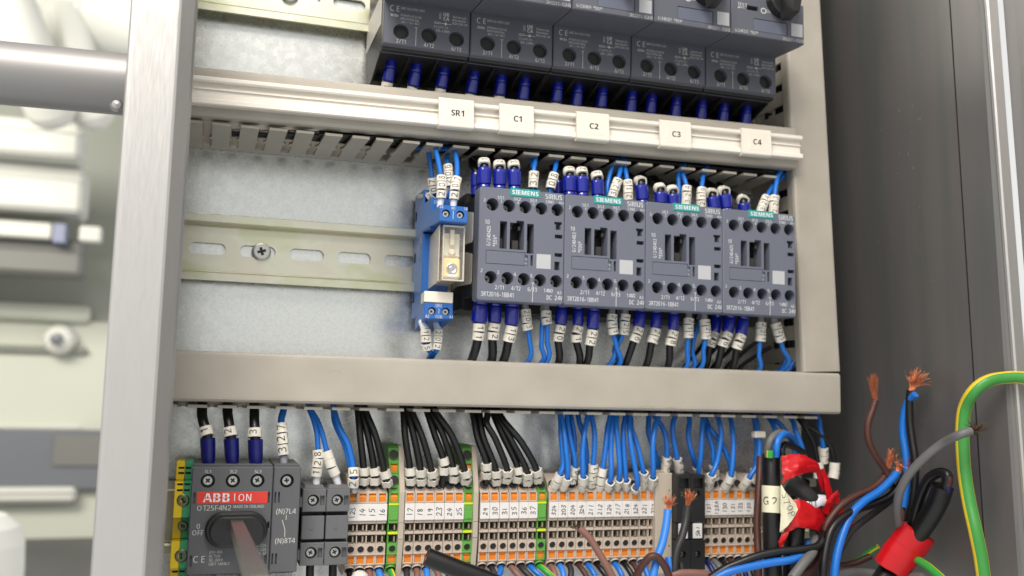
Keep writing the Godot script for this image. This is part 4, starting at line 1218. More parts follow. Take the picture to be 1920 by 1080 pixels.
func build_breakers():
	var proto: Node3D
	var serials := ["G/230809", "G/230809", "G/230809", "G/240327", "G/240327"]
	var said := ["cut off by the top edge, first from the steel post", "second from the steel post", "third, in the middle of its row", "fourth, with its knob end in view", "fifth, showing the test slot, beside the upright duct"]
	for i in 5:
		var b := breaker(serials[i], "dark grey motor breaker " + said[i], Vector3(-51.3 + 45.0 * i, 71.2, 0), proto)
		fit(b, Vector3(-49.8 + 44.87 * i, 69.2, 0), 0.997, 0.957)
		if proto == null: proto = b
	var sh := Sh.new()
	# sticker on the outer side of the first one
	sh.prism(PackedVector2Array([Vector2(4, 13), Vector2(44, 13), Vector2(44, 30), Vector2(4, 30)]), 0.0, 0.15)
	for i in sh.v.size(): sh.v[i] = Vector3(0.2 - sh.v[i].z, sh.v[i].y, sh.v[i].x)
	for i in sh.n.size(): sh.n[i] = Vector3(-sh.n[i].z, sh.n[i].y, sh.n[i].x)
	part("rating_sticker", sh, M.sticker, proto)
	var px := [-41.8, -28.4, -13.6, 2.9, 17.9, 31.2, 50.2, 62, 76.6, 94.4, 106.5, 121.9, 138.3, 152.5, 167.2]
	for k in 15:
		var x: float = px[k]
		var lean := 1.2 if k < 4 else 0.3
		var pole: String = ["first", "second", "third"][k % 3]
		var mk := str(k / 3 + 1)
		if k > 11: mk = ""
		ferruled(k, "black wire with blue ferrule under the %s pole of the %s breaker" % [pole, ORD[k / 3]], "wires under the motor breakers",
			[Vector3(x + 0.5, 71.5, 33), Vector3(x + 0.2, 64, 33), Vector3(x - lean * 0.8, 56.5, 32), Vector3(x - lean * 1.7, 49.0, 30), Vector3(x - lean * 2.0, 39, 25), Vector3(x - 1, 32, 14)], mk, {"f0": 4.0, "fl": 11.0 + (k % 2), "m0": 15.6 + (k % 2), "fr": 3.15, "ml": 3.8, "face": Vector3(-0.4, 0, 1).rotated(Vector3.UP, 0.2)})

func hexa(front: Array, rear: Array) -> Sh:
	var sh := Sh.new()
	sh.loft(front, rear)
	return sh

func build_relay():
	var t := thing("relay_socket", "blue relay socket with screw terminals on the middle rail", "relay socket", "", Vector3(-26, -31, 4))
	var o := Vector3(-26, -31, 4)
	var sh := Sh.new()
	sh.box(Vector3(0, -33, 0), Vector3(14.0, 33, 22), 0.5)
	for i in sh.v.size(): sh.v[i].x += sh.v[i].z * 0.10
	part("rear_body", sh, M.relay_blue, t)
	# three stepped terminal tiers on top, each a wedge that runs back to the body
	for q in [[63.0, -21.6, -7.6, -13.6, -21.4], [44.0, -22.6, -9.0, -4.9, -21.0], [26.0, -24.2, -11.0, 3.6, -20.0]]:
		sh = Sh.new()
		var z: float = q[0]
		sh.loft([Vector3(q[1], q[3], z), Vector3(q[2], q[3], z), Vector3(q[2], q[4], z), Vector3(q[1], q[4], z)], [Vector3(-26.0, q[3] + 1.2, 4), Vector3(-12.0, q[3] + 1.2, 4), Vector3(-12.0, -17, 4), Vector3(-26.0, -17, 4)])
		for i in sh.v.size(): sh.v[i] -= o
		part("terminal_tier", sh, M.relay_blue, t)
	sh = Sh.new()
	sh.panel(Sh.rect(-21.5, -21.5, -7.5, -13.6), [[Sh.circle(Vector2(-18.2, -17.6), 2.0), 3.0, true], [Sh.circle(Vector2(-11.2, -17.7), 2.0), 3.0, true]], 66.6, 3.7, 0.3)
	for i in sh.v.size(): sh.v[i] -= o
	part("upper_terminal_face", sh, M.relay_blue, t)
	for p in [Vector3(-18.2, -17.7, 66.5), Vector3(-11.2, -17.8, 66.5)]: screw_head(t, p - o - Vector3(0.2, 0.1, 0.6), 1.7, 0.5, M.screw, "terminal_screw")
	sh = Sh.new()
	sh.loft([Vector3(-25.1, -59.6, 47), Vector3(-10.9, -59.4, 47), Vector3(-10.7, -67.2, 47), Vector3(-25.1, -67.6, 47)], [Vector3(-24.6, -56, 8), Vector3(-11.0, -56, 8), Vector3(-11.0, -70.0, 8), Vector3(-24.4, -70.0, 8)])
	for i in sh.v.size(): sh.v[i] -= o
	part("lower_terminal_tier", sh, M.relay_blue, t)
	sh = Sh.new()
	sh.panel(PackedVector2Array([Vector2(-25.2, -67.5), Vector2(-25.2, -59.5), Vector2(-10.8, -59.3), Vector2(-10.6, -67.0)]), [[Sh.circle(Vector2(-21.3, -63.5), 1.95), 3.0, true], [Sh.circle(Vector2(-14.3, -63.4), 1.95), 3.0, true]], 50.6, 3.7, 0.3)
	for i in sh.v.size(): sh.v[i] -= o
	part("lower_terminal_face", sh, M.relay_blue, t)
	for p in [Vector3(-21.3, -63.6, 50.5), Vector3(-14.3, -63.5, 50.5)]: screw_head(t, p - o - Vector3(0.2, 0.1, 0.6), 1.65, 0.9, M.screw, "terminal_screw")
	sh = Sh.new()
	sh.box(Vector3(-25.4, -59.2, 38) - o, Vector3(-10.9, -53.7, 50.9) - o, 0.3)
	part("label_holder", sh, M.card, t)
	sh = Sh.new()
	for l in [["21", -20.4, -7.0, 44.1, 1.5], ["22", -22.6, 1.6, 26.1, 1.5], ["24", -20.6, -14.6, 66.7, 1.3], ["NO", -14.7, -14.8, 66.7, 1.2], ["14", -8.6, -14.7, 66.7, 1.3], ["Q02", -18.0, -60.6, 50.7, 1.5], ["A2", -23.6, -66.3, 50.7, 1.5], ["COIL", -17.6, -66.2, 50.7, 1.4], ["A1", -11.6, -66.0, 50.7, 1.4]]:
		letters(sh, l[0], Vector3(l[1], l[2], l[3]) - o, l[4], 0, Vector3.RIGHT, Vector3.UP, "Droid Sans", 400, 0.85)
	sh.box(Vector3(-14.8, -20.0, 66.5) - o, Vector3(-14.6, -16.0, 66.68) - o, 0.0)
	sh.box(Vector3(-17.9, -64.8, 50.5) - o, Vector3(-17.7, -62.0, 50.68) - o, 0.0)
	var side := Vector3(0.1, 0, 1).normalized()
	for k in 4: letters(sh, ["10A 250V~", "2 pole socket", "V~ 50Hz 8A", "ta 70 C"][k], Vector3(-0.06 + 0.1 * (9 + k * 2.3), 8.0 + k, 9 + k * 2.3), 1.2, -1, Vector3.DOWN, side, "Droid Sans", 400, 1.3)
	letters(sh, "CE", Vector3(1.6, 8, 18), 3.0, 0, side, Vector3.UP)
	part("lettering", sh, M.print_white, t)
	for y in [-24.0, -2.0, 21.0]:
		sh = Sh.new()
		sh.box(Vector3(0.1, y, 2), Vector3(0.6, y + 5, 5), 0.1)
		part("notch", sh, M.dark_gap, t)
	t.transform = Transform3D(Basis(Vector3.RIGHT, Vector3(0, 0.985, 0), Vector3(-0.106, 0, 1)), mm(o) + Vector3(7.1 - 0.122 * o.z, 0.4, 0) * MM)
	# the plug-in relay: a clear cover with its works inside
	var r := thing("plug_in_relay", "clear plug-in relay with yellow works seated in the blue socket", "relay", "", Vector3(-13, -35, 26))
	o = Vector3(-13, -35, 26)
	sh = Sh.new()
	sh.loft([Vector3(-18.6, -22.2, 62), Vector3(-7.8, -22.0, 62), Vector3(-7.5, -49.3, 62), Vector3(-18.7, -49.5, 62)], [Vector3(-20.6, -22.0, 25.5), Vector3(-7.6, -22.0, 25.5), Vector3(-7.3, -49.3, 25.5), Vector3(-20.3, -49.5, 25.5)])
	for i in sh.v.size(): sh.v[i] -= o
	part("clear_cover", sh, M.clear, r)
	sh = Sh.new()
	for e in [[-18.6, -17.9, -22.2, -49.5], [-8.4, -7.7, -22.2, -49.5]]: sh.box(Vector3(e[0], e[3], 61.0) - o, Vector3(e[1], e[2], 62.2) - o, 0.3)
	for e in [[-18.6, -7.7, -22.9, -22.1], [-18.6, -7.7, -49.5, -48.8]]: sh.box(Vector3(e[0], e[2], 61.05) - o, Vector3(e[1], e[3], 62.25) - o, 0.3)
	sh.box(Vector3(-20.4, -49.6, 25.6) - o, Vector3(-19.9, -22.0, 61) - o, 0.2)
	for i in sh.v.size():
		if sh.v[i].z < 34.0 and sh.v[i].x < -6.6: sh.v[i].x += (sh.v[i].z + 0.4) * 0.048
	part("cover_edges", sh, M.cover_edge, r)
	sh = Sh.new()
	sh.box(Vector3(-17.6, -47.6, 28) - o, Vector3(-9.0, -37.5, 58) - o, 0.8)
	part("coil", sh, M.relay_yellow, r)
	sh = Sh.new()
	sh.box(Vector3(-17.4, -37.3, 30) - o, Vector3(-9.4, -25.0, 57) - o, 0.5)
	for y in [-28.0, -36.5]: sh.box(Vector3(-17.7, y, 56.5) - o, Vector3(-9.1, y + 0.4, 57.4) - o, 0.1)
	part("contact_frame", sh, M.relay_cream, r)
	sh = Sh.new()
	sh.box(Vector3(-14.6, -31.5, 57) - o, Vector3(-12.4, -23.6, 59.4) - o, 0.4)
	sh.lathe(Vector3(-13.4, -34.6, 57) - o, Vector3.BACK, [[0, 1.7], [1.4, 1.6], [1.8, 1.2], [1.8, 0]], 16)
	part("test_pin", sh, M.relay_cream, r)
	sh = Sh.new()
	sh.lathe(Vector3(-13.2, -42.8, 57.6) - o, Vector3.BACK, [[0, 2.8], [0.8, 2.8], [1.0, 2.3], [0.5, 1.4], [0.9, 0.8], [0.9, 0]], 20)
	part("solder_face", sh, M.screw, r)
	sh = Sh.new()
	sh.box(Vector3(-15.8, -47.5, 57.4) - o, Vector3(-10.4, -45.9, 59.8) - o, 0.4)
	part("lever_foot", sh, M.ferrule_white, r)
	r.transform = Transform3D(Basis(Vector3.RIGHT, Vector3(0, 0.985, 0), Vector3(-0.106, 0, 1)), mm(o) + Vector3(7.1 - 0.122 * o.z, 0.4, 0) * MM)
	sh = Sh.new()
	sh.box(Vector3(-18.2, -30.0, 36) - o, Vector3(-17.6, -26.5, 50) - o, 0.1)
	sh.tube(PackedVector3Array([Vector3(-18.4, -36, 34) - o, Vector3(-18.2, -38, 44) - o, Vector3(-18.0, -37, 54) - o]), 0.4, 6)
	part("contact_spring", sh, M.relay_copper, r)
	# its wires
	var wl := [
		[[Vector3(-21.5, 1.0, 20), Vector3(-15.8, 0.7, 28), Vector3(-17.2, 8.6, 30), Vector3(-18.7, 18.4, 30), Vector3(-19.2, 23.8, 28), Vector3(-14.7, 30.8, 20), Vector3(-26, 34, 12)], "207", "grey", 7.0, "outermost blue wire of the relay, marked two-zero-seven", 3.6],
		[[Vector3(-19.2, -13.5, 54), Vector3(-18.7, -10.2, 54), Vector3(-18.4, -2.7, 54), Vector3(-18.1, 6.3, 50), Vector3(-18.2, 18, 42), Vector3(-18.3, 25.3, 34), Vector3(-24, 26.5, 22), Vector3(-22, 34, 14)], "208", "white", 6.0, "blue wire marked two-zero-eight on the front step of the relay socket", 5.0],
		[[Vector3(-13.0, -3.0, 38), Vector3(-10.6, -0.7, 40), Vector3(-11.1, 6.7, 40), Vector3(-11.1, 13.7, 38), Vector3(-10.4, 19.8, 33), Vector3(-6.4, 29.1, 22), Vector3(-14, 34, 12)], "206", "grey", 7.0, "blue relay wire marked two-zero-six, half hidden between its neighbours", 3.0],
		[[Vector3(-12.4, -13.5, 54), Vector3(-12.2, -9.7, 54), Vector3(-11.6, -2.1, 54), Vector3(-9.6, 7.1, 50), Vector3(-8.4, 15.7, 44), Vector3(-8, 24.1, 34), Vector3(-15, 27, 22), Vector3(-14, 34, 14)], "207", "white", 6.0, "blue relay wire beside the first contactor, marked two-zero-seven", 5.0]]
	for w in wl:
		wire("wire", w[4], "wires on the relay socket", "blue", 1.25, w[0], {"ferrule": w[2], "f0": 0.0, "fl": w[3], "fr": 1.75, "mark": w[1], "m0": w[3] + 0.1, "ml": 3.9, "mr": 2.4})
	wire("wire", "blue wire marked one-two-five under the relay socket", "wires on the relay socket", "blue", 1.25, [Vector3(-22.6, -66.0, 36), Vector3(-20.4, -67.9, 38), Vector3(-20.4, -72.8, 40), Vector3(-19.4, -80, 40), Vector3(-16.3, -83.9, 34), Vector3(-21, -95, 14)], {"ferrule": "white", "f0": 1.0, "fl": 6.5, "fr": 2.2, "mark": "125", "m0": 7.4, "ml": 3.2, "mr": 2.6})
	wire("wire", "blue wire marked two-zero-two under the relay socket", "wires on the relay socket", "blue", 1.25, [Vector3(-15.3, -66.0, 36), Vector3(-13.2, -67.6, 38), Vector3(-13.9, -72.6, 40), Vector3(-14.5, -80.3, 40), Vector3(-14.9, -83.8, 34), Vector3(-19, -96, 14)], {"ferrule": "white", "f0": 1.0, "fl": 6.5, "fr": 1.9, "mark": "202", "m0": 7.4, "ml": 3.2, "mr": 2.2})

func build_contactors():
	var proto: Node3D
	var sn := ["240425", "240403", "240403", "240425"]
	var said := ["next to the clear relay", "second in the row, under the tag C-two", "third in the row, under the tag C-three", "at the end of the row beside the upright duct"]
	for i in 4:
		var c := contactor(sn[i], "blue-grey contactor " + said[i], Vector3(45.0 * i, 0, 0), proto)
		fit(c, Vector3(0.5 + 45.3 * i, 0.2, 0), 1.007, 0.989)
		if proto == null: proto = c
	var g := "black wires with blue ferrules above the contactors"
	# above: ferrule centre column and top and bottom of the ferrule, then the marker
	var up := [
		[Vector3(7.3, 2.3, 42), Vector3(6.7, 13.5, 43), Vector3(7, 18.8, 40), "1", 0, 0], [Vector3(15.6, 2.8, 42), Vector3(15, 13.2, 43), Vector3(15.3, 18.2, 40), "2", 0, 1], [Vector3(23.7, 2.9, 42), Vector3(22.8, 13.9, 43), Vector3(23.2, 19.9, 40), "3", 0, 2],
		[Vector3(54.3, 2.8, 42), Vector3(53.6, 13.4, 43), Vector3(54.3, 18.8, 40), "1", 1, 0], [Vector3(61.5, 2.8, 42), Vector3(60.6, 13.8, 43), Vector3(61.6, 20.1, 40), "2", 1, 1], [Vector3(70.4, 2.7, 42), Vector3(69.5, 12.6, 43), Vector3(70.2, 18.6, 40), "3", 1, 2],
		[Vector3(97, 2.3, 42), Vector3(95.1, 12.3, 43), Vector3(95.4, 17.1, 40), "1", 2, 0], [Vector3(107.5, 2.6, 42), Vector3(106.6, 9.4, 43), Vector3(106.8, 14.1, 42), "_", 2, 1], [Vector3(115.2, 2.7, 42), Vector3(114.3, 8.9, 43), Vector3(114.5, 13.6, 42), "_", 2, 2],
		[Vector3(140.6, 2.4, 42), Vector3(138.6, 9.5, 43), Vector3(139.5, 14.5, 40), "1", 3, 0], [Vector3(148.6, 2.4, 42), Vector3(146.3, 11.4, 43), Vector3(146.3, 16.4, 40), "2", 3, 1], [Vector3(159.8, 2.1, 42), Vector3(158.1, 7.6, 43), Vector3(159.5, 12.9, 40), "3", 3, 2]]
	for u in up:
		var b: Vector3 = u[0]
		var m: Vector3 = u[1]
		var e: Vector3 = u[2]
		var fl := b.distance_to(m) + 3.0
		ferruled(0, "black wire with blue ferrule on top of the %s contactor, its %s pole" % [ORD[u[4]], ORD[u[5]]], g, [b + Vector3(0, -3, 0), m, m.lerp(e, 0.6) + Vector3(0, 0, -2.2), e + Vector3(-0.4, 1.4, -7), e + Vector3(-2.0, 6.5, -14), e + Vector3(-1, 14, -24), Vector3(e.x + 4, 34, 12)], u[3], {"f0": 0.0, "fl": fl, "m0": fl + 0.1, "ml": 3.7, "fr": 3.5, "mr": 3.1, "face": Vector3(-0.2, 0.1, 1)})
	var second := [[Vector3(5.3, 4.9, 34), 0], [Vector3(51.3, 4.9, 34), 1]]
	for u in second:
		var b: Vector3 = u[0]
		ferruled(0, "black wire with blue ferrule half hidden behind the first ferrule of the %s contactor" % ORD[u[1]], g, [b + Vector3(0, -4, 0), b + Vector3(0, 7, 0), b + Vector3(-1, 13, -4), b + Vector3(2, 24, -14), Vector3(b.x + 6, 34, 10)], "", {"f0": 0.0, "fl": 12.0, "fr": 2.9})
	g = "blue control wires above the contactors"
	var bw := [
		[[Vector3(32.6, 2.1, 44), Vector3(33.1, 8.4, 44), Vector3(33.6, 14.9, 43), Vector3(36.3, 22.3, 38), Vector3(38.2, 29.6, 30), Vector3(27, 34, 14)], "32", "blue wire with its marker three-two beside the first teal badge"],
		[[Vector3(35.4, 3.3, 40), Vector3(35.5, 12.5, 40), Vector3(34.9, 18.7, 38), Vector3(35.9, 24.4, 33), Vector3(38.8, 31.1, 26), Vector3(26, 34, 12)], "", "blue wire running close behind the one beside the first teal badge"],
		[[Vector3(42.3, 2.4, 44), Vector3(42.8, 7, 44), Vector3(44.6, 12.6, 43), Vector3(48.1, 21.4, 38), Vector3(51, 30.3, 30), Vector3(40, 34, 14)], "08", "blue wire marked zero-eight above the SIRIUS print of the first contactor"],
		[[Vector3(77.4, 2.9, 44), Vector3(78.9, 7.9, 44), Vector3(81.8, 15.4, 43), Vector3(85.6, 23, 38), Vector3(88.3, 31.4, 30), Vector3(77, 34, 14)], "324", "middle one of the three blue wires above the second contactor"],
		[[Vector3(77.3, 3.5, 40), Vector3(76.9, 10.4, 40), Vector3(79.9, 20.1, 38), Vector3(85.4, 27.6, 34), Vector3(90.5, 33, 27), Vector3(78, 34, 12)], "", "unmarked one of the three blue wires above the second contactor"],
		[[Vector3(86.8, 2.2, 44), Vector3(86.7, 8.9, 44), Vector3(86.9, 14.1, 43), Vector3(87.8, 23.2, 38), Vector3(89.6, 31.2, 30), Vector3(80, 34, 14)], "216", "blue wire marked two-one-six above the second contactor"],
		[[Vector3(121.2, 2.2, 44), Vector3(121.8, 10, 44), Vector3(122.7, 15.6, 42), Vector3(122.8, 23.5, 38), Vector3(127.6, 31.6, 30), Vector3(116, 34, 14)], "324", "blue wire marked three-two-four above the third contactor"],
		[[Vector3(119.7, 2.9, 40), Vector3(119.7, 12.8, 40), Vector3(120.5, 20.9, 38), Vector3(124.5, 27.8, 34), Vector3(129.8, 32.9, 27), Vector3(117, 34, 12)], "", "unmarked blue wire beside the third teal badge"],
		[[Vector3(130.7, 2.1, 44), Vector3(130.7, 8.3, 44), Vector3(131.9, 14.7, 43), Vector3(136.1, 23.9, 38), Vector3(142.2, 31.8, 30), Vector3(129, 34, 14)], "219", "blue wire marked two-one-nine above the third contactor"],
		[[Vector3(167.6, 1.8, 44), Vector3(169.7, 7.1, 44), Vector3(172.8, 12.2, 43), Vector3(181.9, 21.9, 38), Vector3(197, 33.1, 28), Vector3(182, 34, 14)], "324", "blue wire crossing behind its neighbour above the last contactor"],
		[[Vector3(174.7, 1, 46), Vector3(175.1, 7.1, 46), Vector3(175.8, 12.4, 46), Vector3(180.6, 23.9, 42), Vector3(187.8, 32.6, 34), Vector3(176, 34, 14)], "223", "blue wire marked two-two-three beside the upright duct"]]
	for w in bw:
		var o := {}
		if w[1]: o = {"mark": w[1], "m0": 2.6 if w[1].length() < 3 else 0.6, "ml": 4.4 if w[1].length() < 3 else 3.6, "mr": 2.5, "face": Vector3(-0.3, 0, 1)}
		wire("wire", w[2], g, "blue", 1.25, w[0], o)
	g = "black wires with blue ferrules under the contactors"
	var dn := [
		[Vector3(7.2, -54.7, 42), Vector3(6.1, -66.8, 43), Vector3(5.8, -75.9, 42), Vector3(4.5, -84.9, 38), "11", 0, 0, 3.9], [Vector3(15.2, -55.3, 41), Vector3(14.5, -66.3, 42), Vector3(14, -74.4, 41), Vector3(15.3, -84.5, 37), "12", 0, 1, 3.4], [Vector3(23.6, -55.1, 43), Vector3(22.9, -67.2, 44), Vector3(21.8, -75.3, 43), Vector3(21.5, -84.4, 38), "13", 0, 2, 3.6],
		[Vector3(51.5, -54.5, 41), Vector3(50.4, -65.5, 42), Vector3(49.5, -73, 41), Vector3(52, -84.4, 37), "20", 1, 0, 3.1], [Vector3(61.2, -54.5, 40), Vector3(60.4, -65.6, 41), Vector3(59.6, -72.9, 41), Vector3(63.7, -84.6, 37), "21", 1, 1, 2.9], [Vector3(68.6, -55, 43), Vector3(67.4, -67.2, 44), Vector3(66.5, -75.2, 43), Vector3(67.2, -84.8, 38), "22", 1, 2, 3.3],
		[Vector3(97, -54.5, 41), Vector3(94.7, -65, 42), Vector3(92, -72.5, 42), Vector3(90, -85.4, 36), "26", 2, 0, 3.2], [Vector3(105.9, -54.6, 41), Vector3(104.7, -65.1, 42), Vector3(102.3, -73.5, 42), Vector3(102, -85.3, 37), "27", 2, 1, 2.9], [Vector3(115.8, -54.8, 42), Vector3(114.6, -65.9, 43), Vector3(112.7, -74, 43), Vector3(115, -85.2, 37), "28", 2, 2, 2.9],
		[Vector3(146.4, -54.5, 36), Vector3(143.7, -65.4, 37), Vector3(141.1, -71.7, 37), Vector3(140.9, -85.4, 32), "35", 3, 0, 3.0], [Vector3(151.4, -55.3, 41), Vector3(148.4, -65.5, 42), Vector3(145.1, -72.7, 42), Vector3(144.4, -85.4, 37), "36", 3, 1, 3.1], [Vector3(159.4, -55.6, 42), Vector3(156, -66.2, 43), Vector3(153.6, -73, 43), Vector3(154.4, -85.7, 37), "37", 3, 2, 3.2]]
	for d in dn:
		var a: Vector3 = d[0]
		var m: Vector3 = d[1]
		var e: Vector3 = d[2]
		var f: Vector3 = d[3]
		var fl := a.distance_to(m) + 2.5
		wire("wire", "black wire with blue ferrule marked %s under the %s contactor" % [spell(d[4]), ORD[d[5]]], g, "black", 2.25 if d[5] == 0 else 1.9, [a + Vector3(0, 2.5, 0), m, e, f, Vector3(f.x, -97, 20)], {"ferrule": "blue", "f0": 0.0, "fl": fl, "fr": d[7], "mark": d[4], "m0": fl + 0.4, "ml": 4.0, "mr": 2.95 if d[5] == 0 else 2.7, "face": Vector3(-0.05, 0.1, 1)})
	g = "blue control wires under the contactors"
	var bd := [
		[[Vector3(30.6, -54.6, 42), Vector3(30.9, -61.8, 43), Vector3(31.6, -67.3, 43), Vector3(33.6, -74.8, 42), Vector3(34.5, -85, 38), Vector3(22, -97, 20)], "203", "blue wire marked two-zero-three under the first contactor"],
		[[Vector3(42.2, -54.5, 42), Vector3(41.7, -61.3, 43), Vector3(42.6, -66.8, 43), Vector3(43.2, -74.4, 42), Vector3(44.8, -84.9, 38), Vector3(33, -97, 20)], "12", "front one of the two blue wires marked one-two under the first contactor"],
		[[Vector3(41.9, -54.4, 40), Vector3(40.8, -63.4, 41), Vector3(40.2, -70.4, 42), Vector3(40.5, -77.2, 41), Vector3(42.5, -85, 37), Vector3(30, -97, 20)], "", "unmarked blue wire of the pair under the first contactor"],
		[[Vector3(79.4, -54.9, 42), Vector3(78.7, -61.8, 43), Vector3(79.4, -68, 43), Vector3(82.1, -75.7, 42), Vector3(85.8, -85.3, 38), Vector3(76, -97, 20)], "211", "blue wire marked two-one-one under the second contactor"],
		[[Vector3(87.4, -54.4, 41), Vector3(86.6, -61.4, 42), Vector3(86.3, -68.4, 41), Vector3(83.7, -76, 39), Vector3(81, -85.1, 36), Vector3(70, -97, 20)], "125", "blue wire marked one-two-five under the second contactor"],
		[[Vector3(87.4, -53.9, 36), Vector3(86.7, -63.8, 37), Vector3(85.2, -72.4, 36), Vector3(84.5, -78.1, 35), Vector3(86, -84.9, 34), Vector3(74, -97, 20)], "", "unmarked blue wire between the crossing pair under the second contactor"],
		[[Vector3(124.8, -54.9, 42), Vector3(123.6, -62, 43), Vector3(123.6, -68.4, 43), Vector3(123.6, -75.6, 42), Vector3(124.7, -86.1, 38), Vector3(114, -97, 20)], "217", "blue wire marked two-one-seven under the third contactor"],
		[[Vector3(133.3, -55.2, 43), Vector3(133, -61.1, 44), Vector3(133.6, -68.6, 44), Vector3(133, -75.3, 43), Vector3(133.8, -85.8, 38), Vector3(122, -97, 20)], "125", "blue wire marked one-two-five under the third contactor"],
		[[Vector3(134.5, -54.7, 38), Vector3(132.9, -60.4, 39), Vector3(129.6, -69.4, 39), Vector3(129.3, -76.6, 38), Vector3(130.5, -85.8, 36), Vector3(118, -97, 20)], "", "unmarked blue wire curving behind the one-two-five wire of the third contactor"],
		[[Vector3(169.6, -55.1, 42), Vector3(168.5, -62.1, 43), Vector3(168.1, -68.9, 43), Vector3(168.1, -76.9, 42), Vector3(170.5, -85.8, 38), Vector3(162, -97, 20)], "221", "blue wire marked two-two-one under the last contactor"],
		[[Vector3(177.1, -55, 42), Vector3(178.4, -60.8, 43), Vector3(180.4, -66.6, 43), Vector3(183.5, -73.3, 42), Vector3(189.2, -82, 38), Vector3(180, -97, 20)], "125", "blue wire marked one-two-five beside the upright duct"]]
	for w in bd:
		var o := {"ferrule": "grey", "f0": 0.0, "fl": 4.0, "fr": 1.9}
		if w[1]: o.merge({"mark": w[1], "m0": 4.2 if w[1] != "12" else 4.6, "ml": 3.5, "mr": 2.55, "face": Vector3(-0.05, 0.1, 1)})
		wire("wire", w[2], g, "blue", 1.25, w[0], o)
	g = "loose blue wires in the corner of the ducts"
	var co := [[[Vector3(210.3, -69.2, 22), Vector3(202.4, -72.8, 26), Vector3(196.9, -79.2, 26), Vector3(191.9, -85.2, 26), Vector3(166, -100, 22)], "nearest the contactor"], [[Vector3(210.9, -71.5, 24), Vector3(202.9, -76.1, 30), Vector3(198.1, -81.4, 30), Vector3(193.8, -85.9, 30), Vector3(174, -100, 24)], "in the middle"], [[Vector3(213, -76.7, 24), Vector3(208.1, -79.8, 26), Vector3(205.2, -82.7, 26), Vector3(201.9, -86.2, 26), Vector3(180, -100, 24)], "close to the duct corner"]]
	for c in co: wire("wire", "loose blue wire bending from the upright duct, the one " + c[1], g, "blue", 1.3, c[0])
	for k in 5:
		var x := 140.0 + k * 9.0
		wire("wire", "thin black wire in the dark duct corner under the last contactor", "black wires in the dark duct corner", "black", 1.2, [Vector3(x + 22, -58 - k * 3, 8 + k), Vector3(x + 12, -72 - k, 10), Vector3(x, -84, 12), Vector3(x - 6, -97, 14)])

